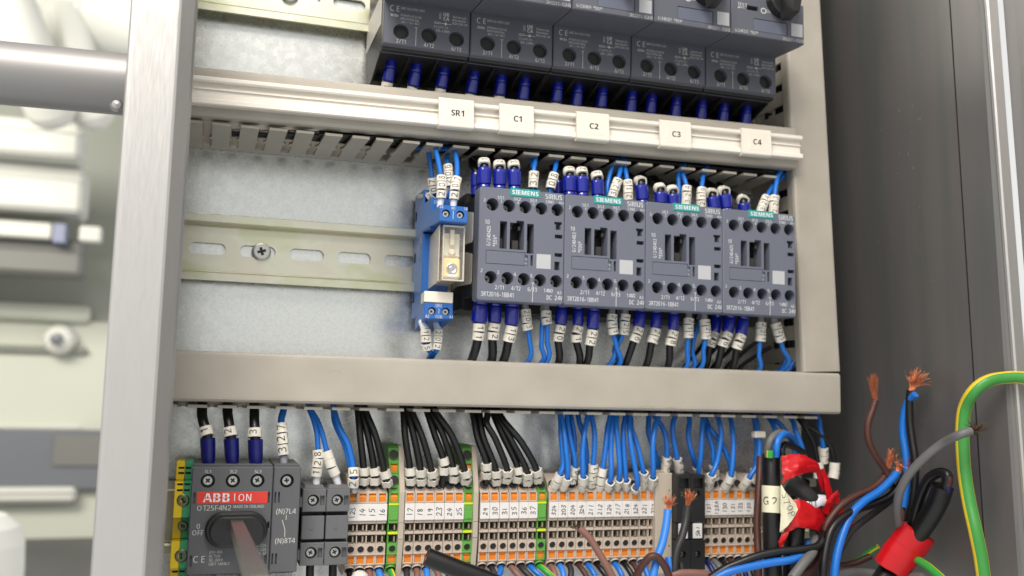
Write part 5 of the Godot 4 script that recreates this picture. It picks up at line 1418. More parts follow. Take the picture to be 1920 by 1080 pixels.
func build_switch():
	# yellow-green earth clamp beside the main switch
	var t := thing("earth_clamp", "yellow and green earth clamp with slotted screws beside the main switch", "earth terminal", "", Vector3(-128.6, -160, 8))
	var o := Vector3(-128.6, -160, 8)
	for s in [0, 1]:
		var sh := Sh.new()
		var x0 := -132.3 if s == 0 else -128.58
		var x1 := -128.62 if s == 0 else -124.9
		for b in [[-145.4, -137.0, 33.0], [-161.2, -145.5, 40.0], [-171.2, -161.3, 34.0], [-183.0, -171.3, 40.0], [-205.0, -183.1, 34.0]]:
			sh.box(Vector3(x0, b[0], 8) - o, Vector3(x1, b[1], b[2]) - o, 0.25)
		part("yellow_half" if s == 0 else "green_half", sh, M.block_yellow if s == 0 else M.block_green, t)
		for y in [-140.0, -142.3, -146.6, -149.2, -185.5]:
			sh = Sh.new()
			var zf := 33.0 if y > -145 else (40.0 if y > -160 else 34.0)
			sh.box(Vector3(x0 + (1.0 if s == 0 else 0.3), y - 0.45, zf - 2.0) - o, Vector3(x1 - (0.2 if s == 0 else 1.0), y + 0.45, zf + 0.04) - o, 0.0)
			part("slit", sh, M.dark_gap, t)
	for p in [[-128.4, -153.6, 40.6, 2.7, -0.75], [-128.0, -165.6, 34.6, 2.2, -0.6], [-127.8, -177.6, 40.6, 2.8, -1.45]]:
		screw_head(t, Vector3(p[0], p[1], p[2]) - o, p[3], p[4], mat(Color(0.46, 0.46, 0.38), 0.42, 0.9), "clamp_screw", true)
	fit(t, Vector3(-130.5, -160.1, 8), 1.029, 1.026)
	# main switch: three poles with the handle, then the fourth pole
	t = thing("main_switch", "grey main switch with red ON label, black oval handle and square shaft", "switch", "", Vector3(-107, -160, 8))
	o = Vector3(-107, -160, 8)
	var zf := 45.0
	var sh := Sh.new()
	var holes := []
	for x in [-117.8, -107.2, -96.6]: holes.append([Sh.circle(Vector2(x, -144.6), 3.1, 24), 5.0, true])
	for x in [-124.0, -92.4]:
		for y in [-152.0, -179.0]: holes.append([Sh.rect(x + 0.4, y - 2.4, x + 1.5, y + 2.4), 1.5, true])
	holes.append([Sh.rect(-91.4, -165.6, -90.5, -162.6), 3.0, true])
	sh.panel(PackedVector2Array([Vector2(-124.6, -185.0), Vector2(-124.6, -138.5), Vector2(-89.9, -138.5), Vector2(-89.9, -185.0)]), holes, zf, 38.0, 0.4)
	sh.box(Vector3(-124.4, -140.8, 10), Vector3(-90.1, -137.6, 40), 0.3)
	for i in sh.v.size(): sh.v[i] -= o
	part("housing", sh, M.switch_grey, t)
	for x in [-117.8, -107.2, -96.6]: screw_head(t, Vector3(x, -144.6, 43.2) - o, 2.3, x * 0.9, M.screw, "terminal_screw")
	sh = Sh.new()
	sh.box(Vector3(-122.0, -154.6, zf - 0.2) - o, Vector3(-91.8, -149.4, zf + 0.12) - o, 0.1)
	var rd := part("red_label", sh, M.red_label, t)
	sh = Sh.new()
	var zp := zf + 0.16
	letters(sh, "ABB", Vector3(-113.8, -152.0, zp) - o, 3.6, 0, Vector3.RIGHT, Vector3.UP, "Droid Sans", 700, 1.2)
	letters(sh, "l ON", Vector3(-102.6, -152.0, zp) - o, 2.9, 0, Vector3.RIGHT, Vector3.UP, "Droid Sans", 400, 1.0)
	part("lettering", sh, M.print_white, rd)
	sh = Sh.new()
	for b in [[-118.4, -152.0], [-114.0, -152.0], [-109.6, -152.0]]: sh.box(Vector3(b[0] - 0.05, b[1] - 2.0, zp + 0.02) - o, Vector3(b[0] + 0.15, b[1] + 2.0, zp + 0.06) - o, 0.0)
	sh.box(Vector3(-119.0, -152.15, zp + 0.02) - o, Vector3(-108.0, -151.9, zp + 0.06) - o, 0.0)
	part("letter_gaps", sh, M.red_label, rd)
	sh = Sh.new()
	zp = zf + 0.06
	letters(sh, "1L1", Vector3(-118.0, -140.6, zp) - o, 1.4)
	letters(sh, "3L2", Vector3(-107.2, -140.6, zp) - o, 1.4)
	letters(sh, "5L3", Vector3(-96.6, -140.6, zp) - o, 1.4)
	letters(sh, "OT25F4N2", Vector3(-121.6, -156.4, zp) - o, 2.1, -1, Vector3.RIGHT, Vector3.UP, "Droid Sans", 400, 1.05)
	letters(sh, "MADE IN FINLAND", Vector3(-93.2, -155.9, zp) - o, 1.2, 1, Vector3.RIGHT, Vector3.UP, "Droid Sans", 400, 0.95)
	letters(sh, "0", Vector3(-120.7, -164.2, zp) - o, 2.0)
	letters(sh, "OFF", Vector3(-120.7, -167.0, zp) - o, 2.0)
	letters(sh, "C E", Vector3(-119.6, -178.4, zp) - o, 2.6)
	for k in 4: letters(sh, ["(Ith=40A", "Ui 750V", "50...60Hz", "GB/T 14048.3"][k], Vector3(-115.4, -175.4 - k * 1.7, zp) - o, 1.15, -1, Vector3.RIGHT, Vector3.UP, "Droid Sans", 400, 0.9)
	for k in 3: letters(sh, ["AC-23A", "AC-22A", "25 32"][k], Vector3(-91.4, -173.0 - k * 1.7, zp) - o, 1.2, 1, Vector3.RIGHT, Vector3.UP, "Droid Sans", 400, 0.9)
	part("lettering", sh, M.print_dim, t)
	# oval handle base with raised grip
	for q in [[0.0, 0.0, 13.6, 7.7, 44.6, 49.0, 0.9], [0.2, -0.3, 12.0, 6.4, 49.0, 51.0, 0.7]]:
		sh = Sh.new()
		var ov := PackedVector2Array()
		for k in 44:
			var an := TAU * k / 44.0
			ov.append(Vector2(-104.6 + q[0] + (q[2] - q[3]) * signf(cos(an)) * 0.95 + q[3] * cos(an), -165.6 + q[1] + q[3] * sin(an)))
		sh.prism(ov, q[4], q[5], q[6], true)
		for i in sh.v.size(): sh.v[i] -= o
		part("handle_base" if q[4] < 45 else "handle_grip", sh, M.knob, t)
	# the square steel shaft points forwards and down
	sh = Sh.new()
	var s0 := Vector3(-105.0, -163.4, 50)
	var s1 := Vector3(-105.4, -154.8, 215)
	var dir := (s1 - s0).normalized()
	var r := dir.cross(Vector3.UP).normalized() * 2.6
	var u := r.cross(dir).normalized() * 2.6
	sh.loft([s0 + r + u - o, s0 - r + u - o, s0 - r - u - o, s0 + r - u - o], [s1 + r + u - o, s1 - r + u - o, s1 - r - u - o, s1 + r - u - o])
	part("square_shaft", sh, M.shaft_steel, t)
	# see-through terminal shrouds along the lower edge
	for b in [[-124.3, -113.0], [-112.6, -102.2], [-101.8, -90.2]]:
		sh = Sh.new()
		sh.box(Vector3(b[0], -205, 34) - o, Vector3(b[1], -185.3, 46.0) - o, 0.8)
		var shroud := part("terminal_shroud", sh, M.smoke_clear, t)
		screw_head(shroud, Vector3((b[0] + b[1]) / 2.0 + 1.0, -189.6, 41) - o, 2.4, b[0], M.screw, "terminal_screw")
		sh = Sh.new()
		sh.box(Vector3(b[0], -205, 20) - o, Vector3(b[1], -185.3, 33.5) - o, 0.3)
		part("terminal_box", sh, M.switch_grey, shroud)
	fit(t, Vector3(-109, -160.2, 8), 1.030, 1.027)
	# fourth pole
	t = thing("fourth_pole", "narrow grey fourth pole with contact symbol joined to the main switch", "switch", "", Vector3(-83.5, -160, 8))
	o = Vector3(-83.5, -160, 8)
	sh = Sh.new()
	holes = [[Sh.circle(Vector2(-83.7, -144.7), 3.1, 24), 5.0, true]]
	for y in [-152.0, -179.0]:
		for x in [-88.9, -87.3]: holes.append([Sh.rect(x, y - 2.4, x + 0.8, y + 2.4), 1.5, true])
	sh.panel(Sh.rect(-89.6, -185.0, -77.6, -138.5), holes, zf, 38.0, 0.4)
	sh.box(Vector3(-89.4, -140.8, 10), Vector3(-77.8, -137.6, 40), 0.3)
	for i in sh.v.size(): sh.v[i] -= o
	part("housing", sh, M.switch_grey, t)
	screw_head(t, Vector3(-83.7, -144.7, 43.2) - o, 2.3, 0.15, M.screw, "terminal_screw")
	sh = Sh.new()
	letters(sh, "(N)7L4", Vector3(-83.5, -158.2, zp) - o, 2.1)
	letters(sh, "(N)8T4", Vector3(-83.3, -171.2, zp) - o, 2.1)
	for l in [[-83.3, -159.8, -83.3, -162.0], [-85.0, -162.0, -83.6, -166.2], [-83.6, -166.2, -83.5, -169.6]]:
		var a := Vector3(l[0], l[1], zp) - o
		var b := Vector3(l[2], l[3], zp) - o
		var w := (b - a).normalized().cross(Vector3.BACK) * 0.13
		sh.quad(a - w, a + w, b + w, b - w, Vector3.BACK)
	part("lettering", sh, M.print_dim, t)
	sh = Sh.new()
	sh.box(Vector3(-89.3, -205, 34) - o, Vector3(-78, -185.3, 46.0) - o, 0.8)
	var shr := part("terminal_shroud", sh, M.smoke_clear, t)
	screw_head(shr, Vector3(-83.2, -189.6, 41) - o, 2.4, 0.5, M.screw, "terminal_screw")
	sh = Sh.new()
	sh.box(Vector3(-89.3, -205, 20) - o, Vector3(-78, -185.3, 33.5) - o, 0.3)
	part("terminal_box", sh, M.switch_grey, shr)
	fit(t, Vector3(-84.8, -160.2, 8), 1.029, 1.027)
	# two auxiliary contact blocks
	for k in 2:
		var x0 := -76.6 + k * 11.2
		o = Vector3(x0 + 5.5, -160, 8)
		t = thing("auxiliary_contact", "grey auxiliary contact block " + ("joined to the fourth pole" if k == 0 else "touching the first beige terminals"), "contact block", "grey auxiliary contact blocks", o)
		for h in [[-160.4, -149.8, -155.1], [-185.0, -174.6, -179.2]]:
			sh = Sh.new()
			var po := PackedVector2Array([Vector2(x0, h[0]), Vector2(x0, h[1]), Vector2(x0 + 10.9, h[1]), Vector2(x0 + 10.9, h[0])])
			sh.panel(po, [[Sh.circle(Vector2(x0 + 5.0, h[2]), 2.75, 22), 4.0, true], [Sh.rect(x0 + 8.0, h[2] - 2.2, x0 + 10.2, h[2] + 2.2), 1.6, true]], 34.0, 26.0, 0.3)
			sh.box(Vector3(x0 - 1.2, h[2] - 3.2, 22), Vector3(x0 + 0.1, h[2] + 1.4, 33.4), 0.2)
			for i in sh.v.size(): sh.v[i] -= o
			part("terminal_face", sh, M.aux_grey, t)
			screw_head(t, Vector3(x0 + 4.9, h[2] - 0.1, 32.4) - o, 2.2, h[2] * 1.3 + k, M.screw, "terminal_screw")
		sh = Sh.new()
		sh.box(Vector3(x0 + 0.2, -173.2, 10) - o, Vector3(x0 + 10.7, -162.3, 33.2) - o, 0.3)
		sh.lathe(Vector3(x0 + 4.7, -168.0, 33.15) - o, Vector3.BACK, [[0, 1.0], [0.3, 0.8], [0.35, 0]], 14)
		part("middle_block", sh, M.aux_grey, t)
		sh = Sh.new()
		sh.box(Vector3(x0 + 0.2, -184.6, 9) - o, Vector3(x0 + 10.7, -150.2, 28.5) - o, 0.2)
		part("core", sh, M.black_plastic, t)
		sh = Sh.new()
		sh.loft([Vector3(x0 + 0.6, -149.7, 33.6) - o, Vector3(x0 + 10.0, -149.7, 33.6) - o, Vector3(x0 + 9.4, -148.2, 31) - o, Vector3(x0 + 1.4, -148.2, 31) - o], [Vector3(x0 + 0.6, -149.7, 12) - o, Vector3(x0 + 10.0, -149.7, 12) - o, Vector3(x0 + 9.4, -148.2, 12) - o, Vector3(x0 + 1.4, -148.2, 12) - o])
		part("entry_ridge", sh, M.aux_grey, t)
		fit(t, Vector3(-70.6 + k * 11.46, -159.9, 8), 1.025, 1.022)
	# wires that come down from the middle duct
	var g := "black wires with blue ferrules on the main switch"
	var bl := [[[Vector3(-120, -139.6, 36), Vector3(-120.1, -136.6, 36), Vector3(-120.9, -128.9, 36), Vector3(-121.6, -123.8, 36), Vector3(-123.6, -118.2, 33), Vector3(-124.5, -112.9, 26)], "1", "first"], [[Vector3(-109.3, -139.6, 36), Vector3(-109.6, -136.5, 36), Vector3(-110.2, -128.8, 36), Vector3(-111.1, -123.7, 36), Vector3(-112.3, -117.2, 33), Vector3(-112.8, -112.6, 26)], "2", "second"], [[Vector3(-98.7, -140, 36), Vector3(-99, -136.5, 36), Vector3(-99.5, -129.1, 36), Vector3(-99.9, -124, 36), Vector3(-100.4, -117.8, 33), Vector3(-100.3, -112.4, 26)], "3", "third"]]
	for b in bl:
		var p: Array = b[0]
		p.append(Vector3(p[5].x, -101, 12))
		wire("wire", "thick black wire with navy ferrule on the %s pole of the main switch" % b[2], g, "black", 2.4, p, {"ferrule": "navy", "f0": 0.0, "fl": 14.0, "fr": 3.4, "mark": b[1], "m0": 14.8, "ml": 4.4, "mr": 3.1, "face": Vector3(-0.3, 0, 1)})
	g = "blue control wires on the switch and its side blocks"
	var bw := [[[Vector3(-85.5, -139.8, 34), Vector3(-85.9, -135.9, 34), Vector3(-86.6, -130.3, 34), Vector3(-87.1, -124, 33), Vector3(-87.7, -116.9, 30), Vector3(-86.2, -111, 24)], "327", "grey", 6.0, 5.0, "blue wire marked three-two-seven on the fourth pole", 1.7],
		[[Vector3(-69.1, -150, 28), Vector3(-69.3, -145.2, 28), Vector3(-69.4, -140.2, 29), Vector3(-69.2, -133.8, 29), Vector3(-70, -124.1, 28), Vector3(-71.8, -116.8, 26), Vector3(-74, -110.4, 22)], "128", "white", 6.0, 4.2, "blue wire marked one-two-eight on the first side block", 1.3],
		[[Vector3(-58, -150.1, 28), Vector3(-59.3, -146, 28), Vector3(-62.2, -139.4, 29), Vector3(-64.6, -133.3, 29), Vector3(-67.6, -123.2, 28), Vector3(-70.1, -116.8, 26), Vector3(-73.5, -110.5, 22)], "___", "white", 7.0, 4.2, "blue wire with turned markers on the second side block", 1.3],
		[[Vector3(-50.9, -151.9, 30), Vector3(-51.3, -148.7, 30), Vector3(-51.8, -144.9, 31), Vector3(-52.1, -139.3, 30), Vector3(-54.8, -128.8, 29), Vector3(-59.4, -119.9, 27), Vector3(-61.6, -111, 22)], "25", "grey", 3.0, 4.5, "blue wire marked two-five at the first beige terminal", 1.5],
		[[Vector3(-51, -152.3, 27), Vector3(-51.3, -149, 27), Vector3(-52, -145.3, 27), Vector3(-53.2, -138.8, 27), Vector3(-56, -129, 26), Vector3(-61, -118.4, 24), Vector3(-61.5, -111, 19)], "", "grey", 3.0, 4.2, "blue wire lying behind the two-five wire at the first beige terminal", 1.3]]
	for b in bw:
		var p: Array = b[0]
		var l: Vector3 = p[p.size() - 1]
		p.append(Vector3(l.x, -101, 10))
		var d := {"ferrule": b[2], "f0": 0.0, "fl": b[3], "fr": 2.0, "m0": b[3] + 0.4, "ml": b[4], "mr": 2.6, "face": Vector3(-0.2, 0, 1)}
		if b[1]: d["mark"] = b[1]
		wire("wire", b[5], g, "blue", b[6], p, d)
	for k in 2:
		var x := -70.0 + k * 11.0
		wire("wire", "dark wire leaving the lower end of the %s side block" % ORD[k], "dark wires under the side blocks", "darkgrey", 2.0, [Vector3(x, -184, 24), Vector3(x, -192, 25), Vector3(x + 0.5, -205, 26)])

const TY := -160.3

func build_terminals():
	var protos := {}
	var g := "terminal blocks on the lower rail"
	var cols := [[-50.8, "125", 5.0], [-45.9, "14", 5.0], [-41.1, "15", 5.0], [-36.1, "16", 5.0],
		[-22.1, "17", 5.0], [-16.9, "18", 5.0], [-11.9, "19", 5.0], [-6.8, "23", 5.0], [-1.6, "24", 5.0], [3.5, "25", 5.0],
		[17.2, "29", 5.0], [22.4, "30", 5.0], [27.7, "31", 5.0], [33, "35", 5.0], [38.3, "36", 5.0], [43.4, "37", 5.0]]
	var blue := ["324", "203", "204", "324", "211", "212", "324", "217", "218", "324", "221", "222"]
	for k in 12: cols.append([55 + k * 5.24, blue[k], 5.1])
	var right := ["131", "128A", "130", "131", "133", "130", "131"]
	for k in 7: cols.append([146.4 + k * 5.05, right[k], 4.9])
	var count := {}
	for k in cols.size():
		var c: Array = cols[k]
		count[c[1]] = count.get(c[1], 0) + 1
		var label := "beige terminal block with handwritten tag " + spell(c[1])
		if c[1] == "324": label += ", " + ORD[count[c[1]] - 1] + " of its four"
		elif c[1] in ["131", "130"]: label += " beyond the black fuse terminals, " + ("first" if count[c[1]] == 1 else "last" if k == cols.size() - 1 or c[1] == "130" else "second") + " of its kind"
		terminal("beige", label, g, Vector3(c[0], TY, 0), c[2], c[1], protos)
	terminal("tall", "tall green earth terminal after the tag one-six", "green earth terminals", Vector3(-30.2, TY, 0), 5.2, "", protos)
	terminal("tall", "tall green earth terminal after the tag two-five", "green earth terminals", Vector3(8.5, TY, 0), 5.0, "", protos)
	terminal("short", "short green earth terminal between the tags three-seven and three-two-four", "green earth terminals", Vector3(48.6, TY, 0), 4.9, "", protos)
	# partition plates, end bracket and fuse terminals
	for l in [[-26.4, "after the first green terminal"], [12.2, "after the second green terminal"]]:
		var o := Vector3(l[0], TY, 0)
		var t := thing("partition_plate", "beige partition plate " + l[1], "partition plate", "partition plates between terminals", o)
		var sh := Sh.new()
		var y0 := -32.0
		for y in [[-33.0, -15.0], [-14.8, -7.0], [-6.8, 31.0]]:
			var q := Sh.new()
			q.prism(PackedVector2Array([Vector2(y[0], 4), Vector2(y[0], 24.5 if y[0] < -30 else 27.0), Vector2(minf(y[1], 8.0), 27.2), Vector2(y[1], 27.2 if y[1] < 9 else 21.5), Vector2(y[1], 4)]), -1.35, 1.35, 0.15)
			for i in q.v.size(): q.v[i] = Vector3(q.v[i].z, q.v[i].x, q.v[i].y)
			for i in q.n.size(): q.n[i] = Vector3(q.n[i].z, q.n[i].x, q.n[i].y)
			part("plate_section", q, M.bracket, t)
	var e := thing("end_bracket", "wide beige end bracket between the tag two-two-two and the black fuses", "end bracket", "", Vector3(117.8, TY, 0))
	var sh := Sh.new()
	sh.panel(PackedVector2Array([Vector2(-5.0, -36), Vector2(-5.0, 17.5), Vector2(5.0, 17.5), Vector2(5.0, -36)]), [[PackedVector2Array([Vector2(2.2, 8.6), Vector2(3.6, 8.6), Vector2(3.6, 7.4)]), 0.8, true], [PackedVector2Array([Vector2(2.2, -21.0), Vector2(3.6, -21.0), Vector2(3.6, -22.2)]), 0.8, true]], 29.0, 26.0, 0.4)
	part("bracket_body", sh, M.bracket, e)
	sh = Sh.new()
	sh.box(Vector3(-4.9, 16.0, 8), Vector3(4.9, 18.6, 24), 0.4)
	part("bracket_ridge", sh, M.bracket, e)
	for k in 2:
		var o := Vector3(125.3 + 1.6 + k * 8.7, TY, 0)
		var t := thing("fuse_terminal", "black fuse terminal " + ("touching the beige end bracket" if k == 0 else "touching the terminal tagged one-three-one"), "fuse terminal", "black fuse terminals", o)
		sh = Sh.new()
		sh.panel(PackedVector2Array([Vector2(-4.3, -8.2), Vector2(-4.3, 17.0), Vector2(4.3, 17.0), Vector2(4.3, -8.2)]), [[Sh.circle(Vector2(-0.4, 6.8), 1.75, 20), 3.0, true], [Sh.rect(-2.8, 9.8, 2.8, 15.2), 2.4, true]], 34.0, 30.0, 0.35)
		part("fuse_lever", sh, M.knob, t)
		sh = Sh.new()
		sh.box(Vector3(-4.3, -17.4, 4), Vector3(4.3, -8.5, 33.0), 0.3)
		part("label_seat", sh, M.knob, t)
		sh = Sh.new()
		sh.panel(PackedVector2Array([Vector2(-4.3, -33.5), Vector2(-4.3, -17.7), Vector2(4.3, -17.7), Vector2(4.3, -33.5)]), [[Sh.circle(Vector2(-0.2, -25.2), 1.75, 20), 3.0, true]], 34.0, 30.0, 0.35)
		part("lower_body", sh, M.knob, t)
		for y in [6.6, -25.4]: screw_head(t, Vector3(-0.2, y, 31.6), 1.5, 0.6 + y, M.screw, "terminal_screw")
		sh = Sh.new()
		sh.box(Vector3(-2.9, -16.9, 32.9), Vector3(2.6, -8.9, 33.7), 0.2)
		var card := part("tag", sh, M.tag_white, t)
		sh = Sh.new()
		scribble(sh, "5A1", Vector3(-0.1, -12.9, 33.74), 2.3, Vector3.UP, Vector3.LEFT, 0.36)
		part("handwriting", sh, M.ink, card)
	# black wires from the middle duct with corrugated white markers
	g = "black wires with white flag markers above the terminals"
	var blk := [[[Vector3(-44.8, -152.3, 20), Vector3(-45.6, -148.5, 24), Vector3(-46.3, -140.4, 27), Vector3(-48.6, -124.8, 27), Vector3(-49.5, -111.6, 22)], "14", 0], [[Vector3(-39.2, -152.3, 20), Vector3(-39.9, -148.6, 24), Vector3(-41, -140.4, 27), Vector3(-44.6, -124.7, 27), Vector3(-47.6, -111.5, 22)], "15", 0], [[Vector3(-33.8, -152.4, 20), Vector3(-33.8, -149, 24), Vector3(-35.5, -143.6, 28), Vector3(-41.2, -124.6, 29), Vector3(-46.1, -111.5, 24)], "16", 0],
		[[Vector3(-21.2, -152.5, 20), Vector3(-21.7, -148.7, 24), Vector3(-22.9, -140.4, 27), Vector3(-25.9, -124.5, 27), Vector3(-26.3, -111.2, 22)], "17", 0], [[Vector3(-15.6, -152.5, 20), Vector3(-16.1, -148.7, 24), Vector3(-17.8, -140.3, 28), Vector3(-21.4, -125.3, 28), Vector3(-24.4, -111.1, 23)], "18", 0], [[Vector3(-10.1, -152.5, 20), Vector3(-10.4, -148.7, 24), Vector3(-12.4, -140.3, 29), Vector3(-17.7, -124.3, 29), Vector3(-22.6, -111, 24)], "19", 0],
		[[Vector3(-4.6, -152.6, 20), Vector3(-5.1, -148.7, 24), Vector3(-5.7, -137, 28), Vector3(-10.2, -124.4, 27), Vector3(-14, -110.9, 22)], "23", 5], [[Vector3(0.8, -152.6, 20), Vector3(0.9, -147.5, 24), Vector3(-0.8, -139.5, 28), Vector3(-6.6, -123.4, 28), Vector3(-12.3, -110.9, 23)], "24", 1], [[Vector3(6, -152.7, 20), Vector3(6.9, -148.4, 24), Vector3(4.8, -141, 30), Vector3(-2.3, -124.1, 30), Vector3(-10.6, -110.8, 25)], "25", 1],
		[[Vector3(18.3, -152.7, 20), Vector3(18, -145.8, 25), Vector3(16.4, -136.8, 29), Vector3(12.2, -125, 27), Vector3(10.5, -111.4, 22)], "29", 3], [[Vector3(23.8, -152.8, 20), Vector3(23.8, -148.5, 24), Vector3(21.2, -139.4, 29), Vector3(14.8, -124.1, 28), Vector3(13.8, -111.3, 23)], "30", 0], [[Vector3(29.3, -152.8, 20), Vector3(29.1, -147.6, 24), Vector3(27.3, -140.2, 30), Vector3(20.3, -125.5, 32), Vector3(15.8, -117.1, 30), Vector3(18.1, -111.2, 24)], "31", 1],
		[[Vector3(34.6, -152.9, 20), Vector3(34.7, -147.6, 24), Vector3(33.9, -139.5, 28), Vector3(25.6, -123.2, 27), Vector3(22.3, -112.9, 22)], "35", 1], [[Vector3(40.1, -152.9, 20), Vector3(40.4, -147.6, 25), Vector3(37.8, -140.2, 30), Vector3(29.6, -125.6, 29), Vector3(23.5, -112.9, 23)], "36", 0], [[Vector3(45.5, -152.9, 20), Vector3(46.4, -147.7, 24), Vector3(42.9, -139.3, 30), Vector3(34.3, -126.3, 31), Vector3(25.2, -113.7, 25)], "37", 1]]
	for b in blk:
		var p: Array = b[0]
		var l: Vector3 = p[p.size() - 1]
		p.append(Vector3(l.x, -101, 10))
		var m0 := 6.2 + float(b[2]) * 1.1
		wire("wire", "black wire with white flag markers entering the terminal tagged " + spell(b[1]), g, "black", 1.75, p, {"mark": "__", "m0": m0, "ml": 4.0, "gap": 0.8, "mr": 2.7, "flag": true, "face": Vector3(-0.3, -0.2, 1)})
	# blue wires
	g = "blue wires between the middle duct and the terminals"
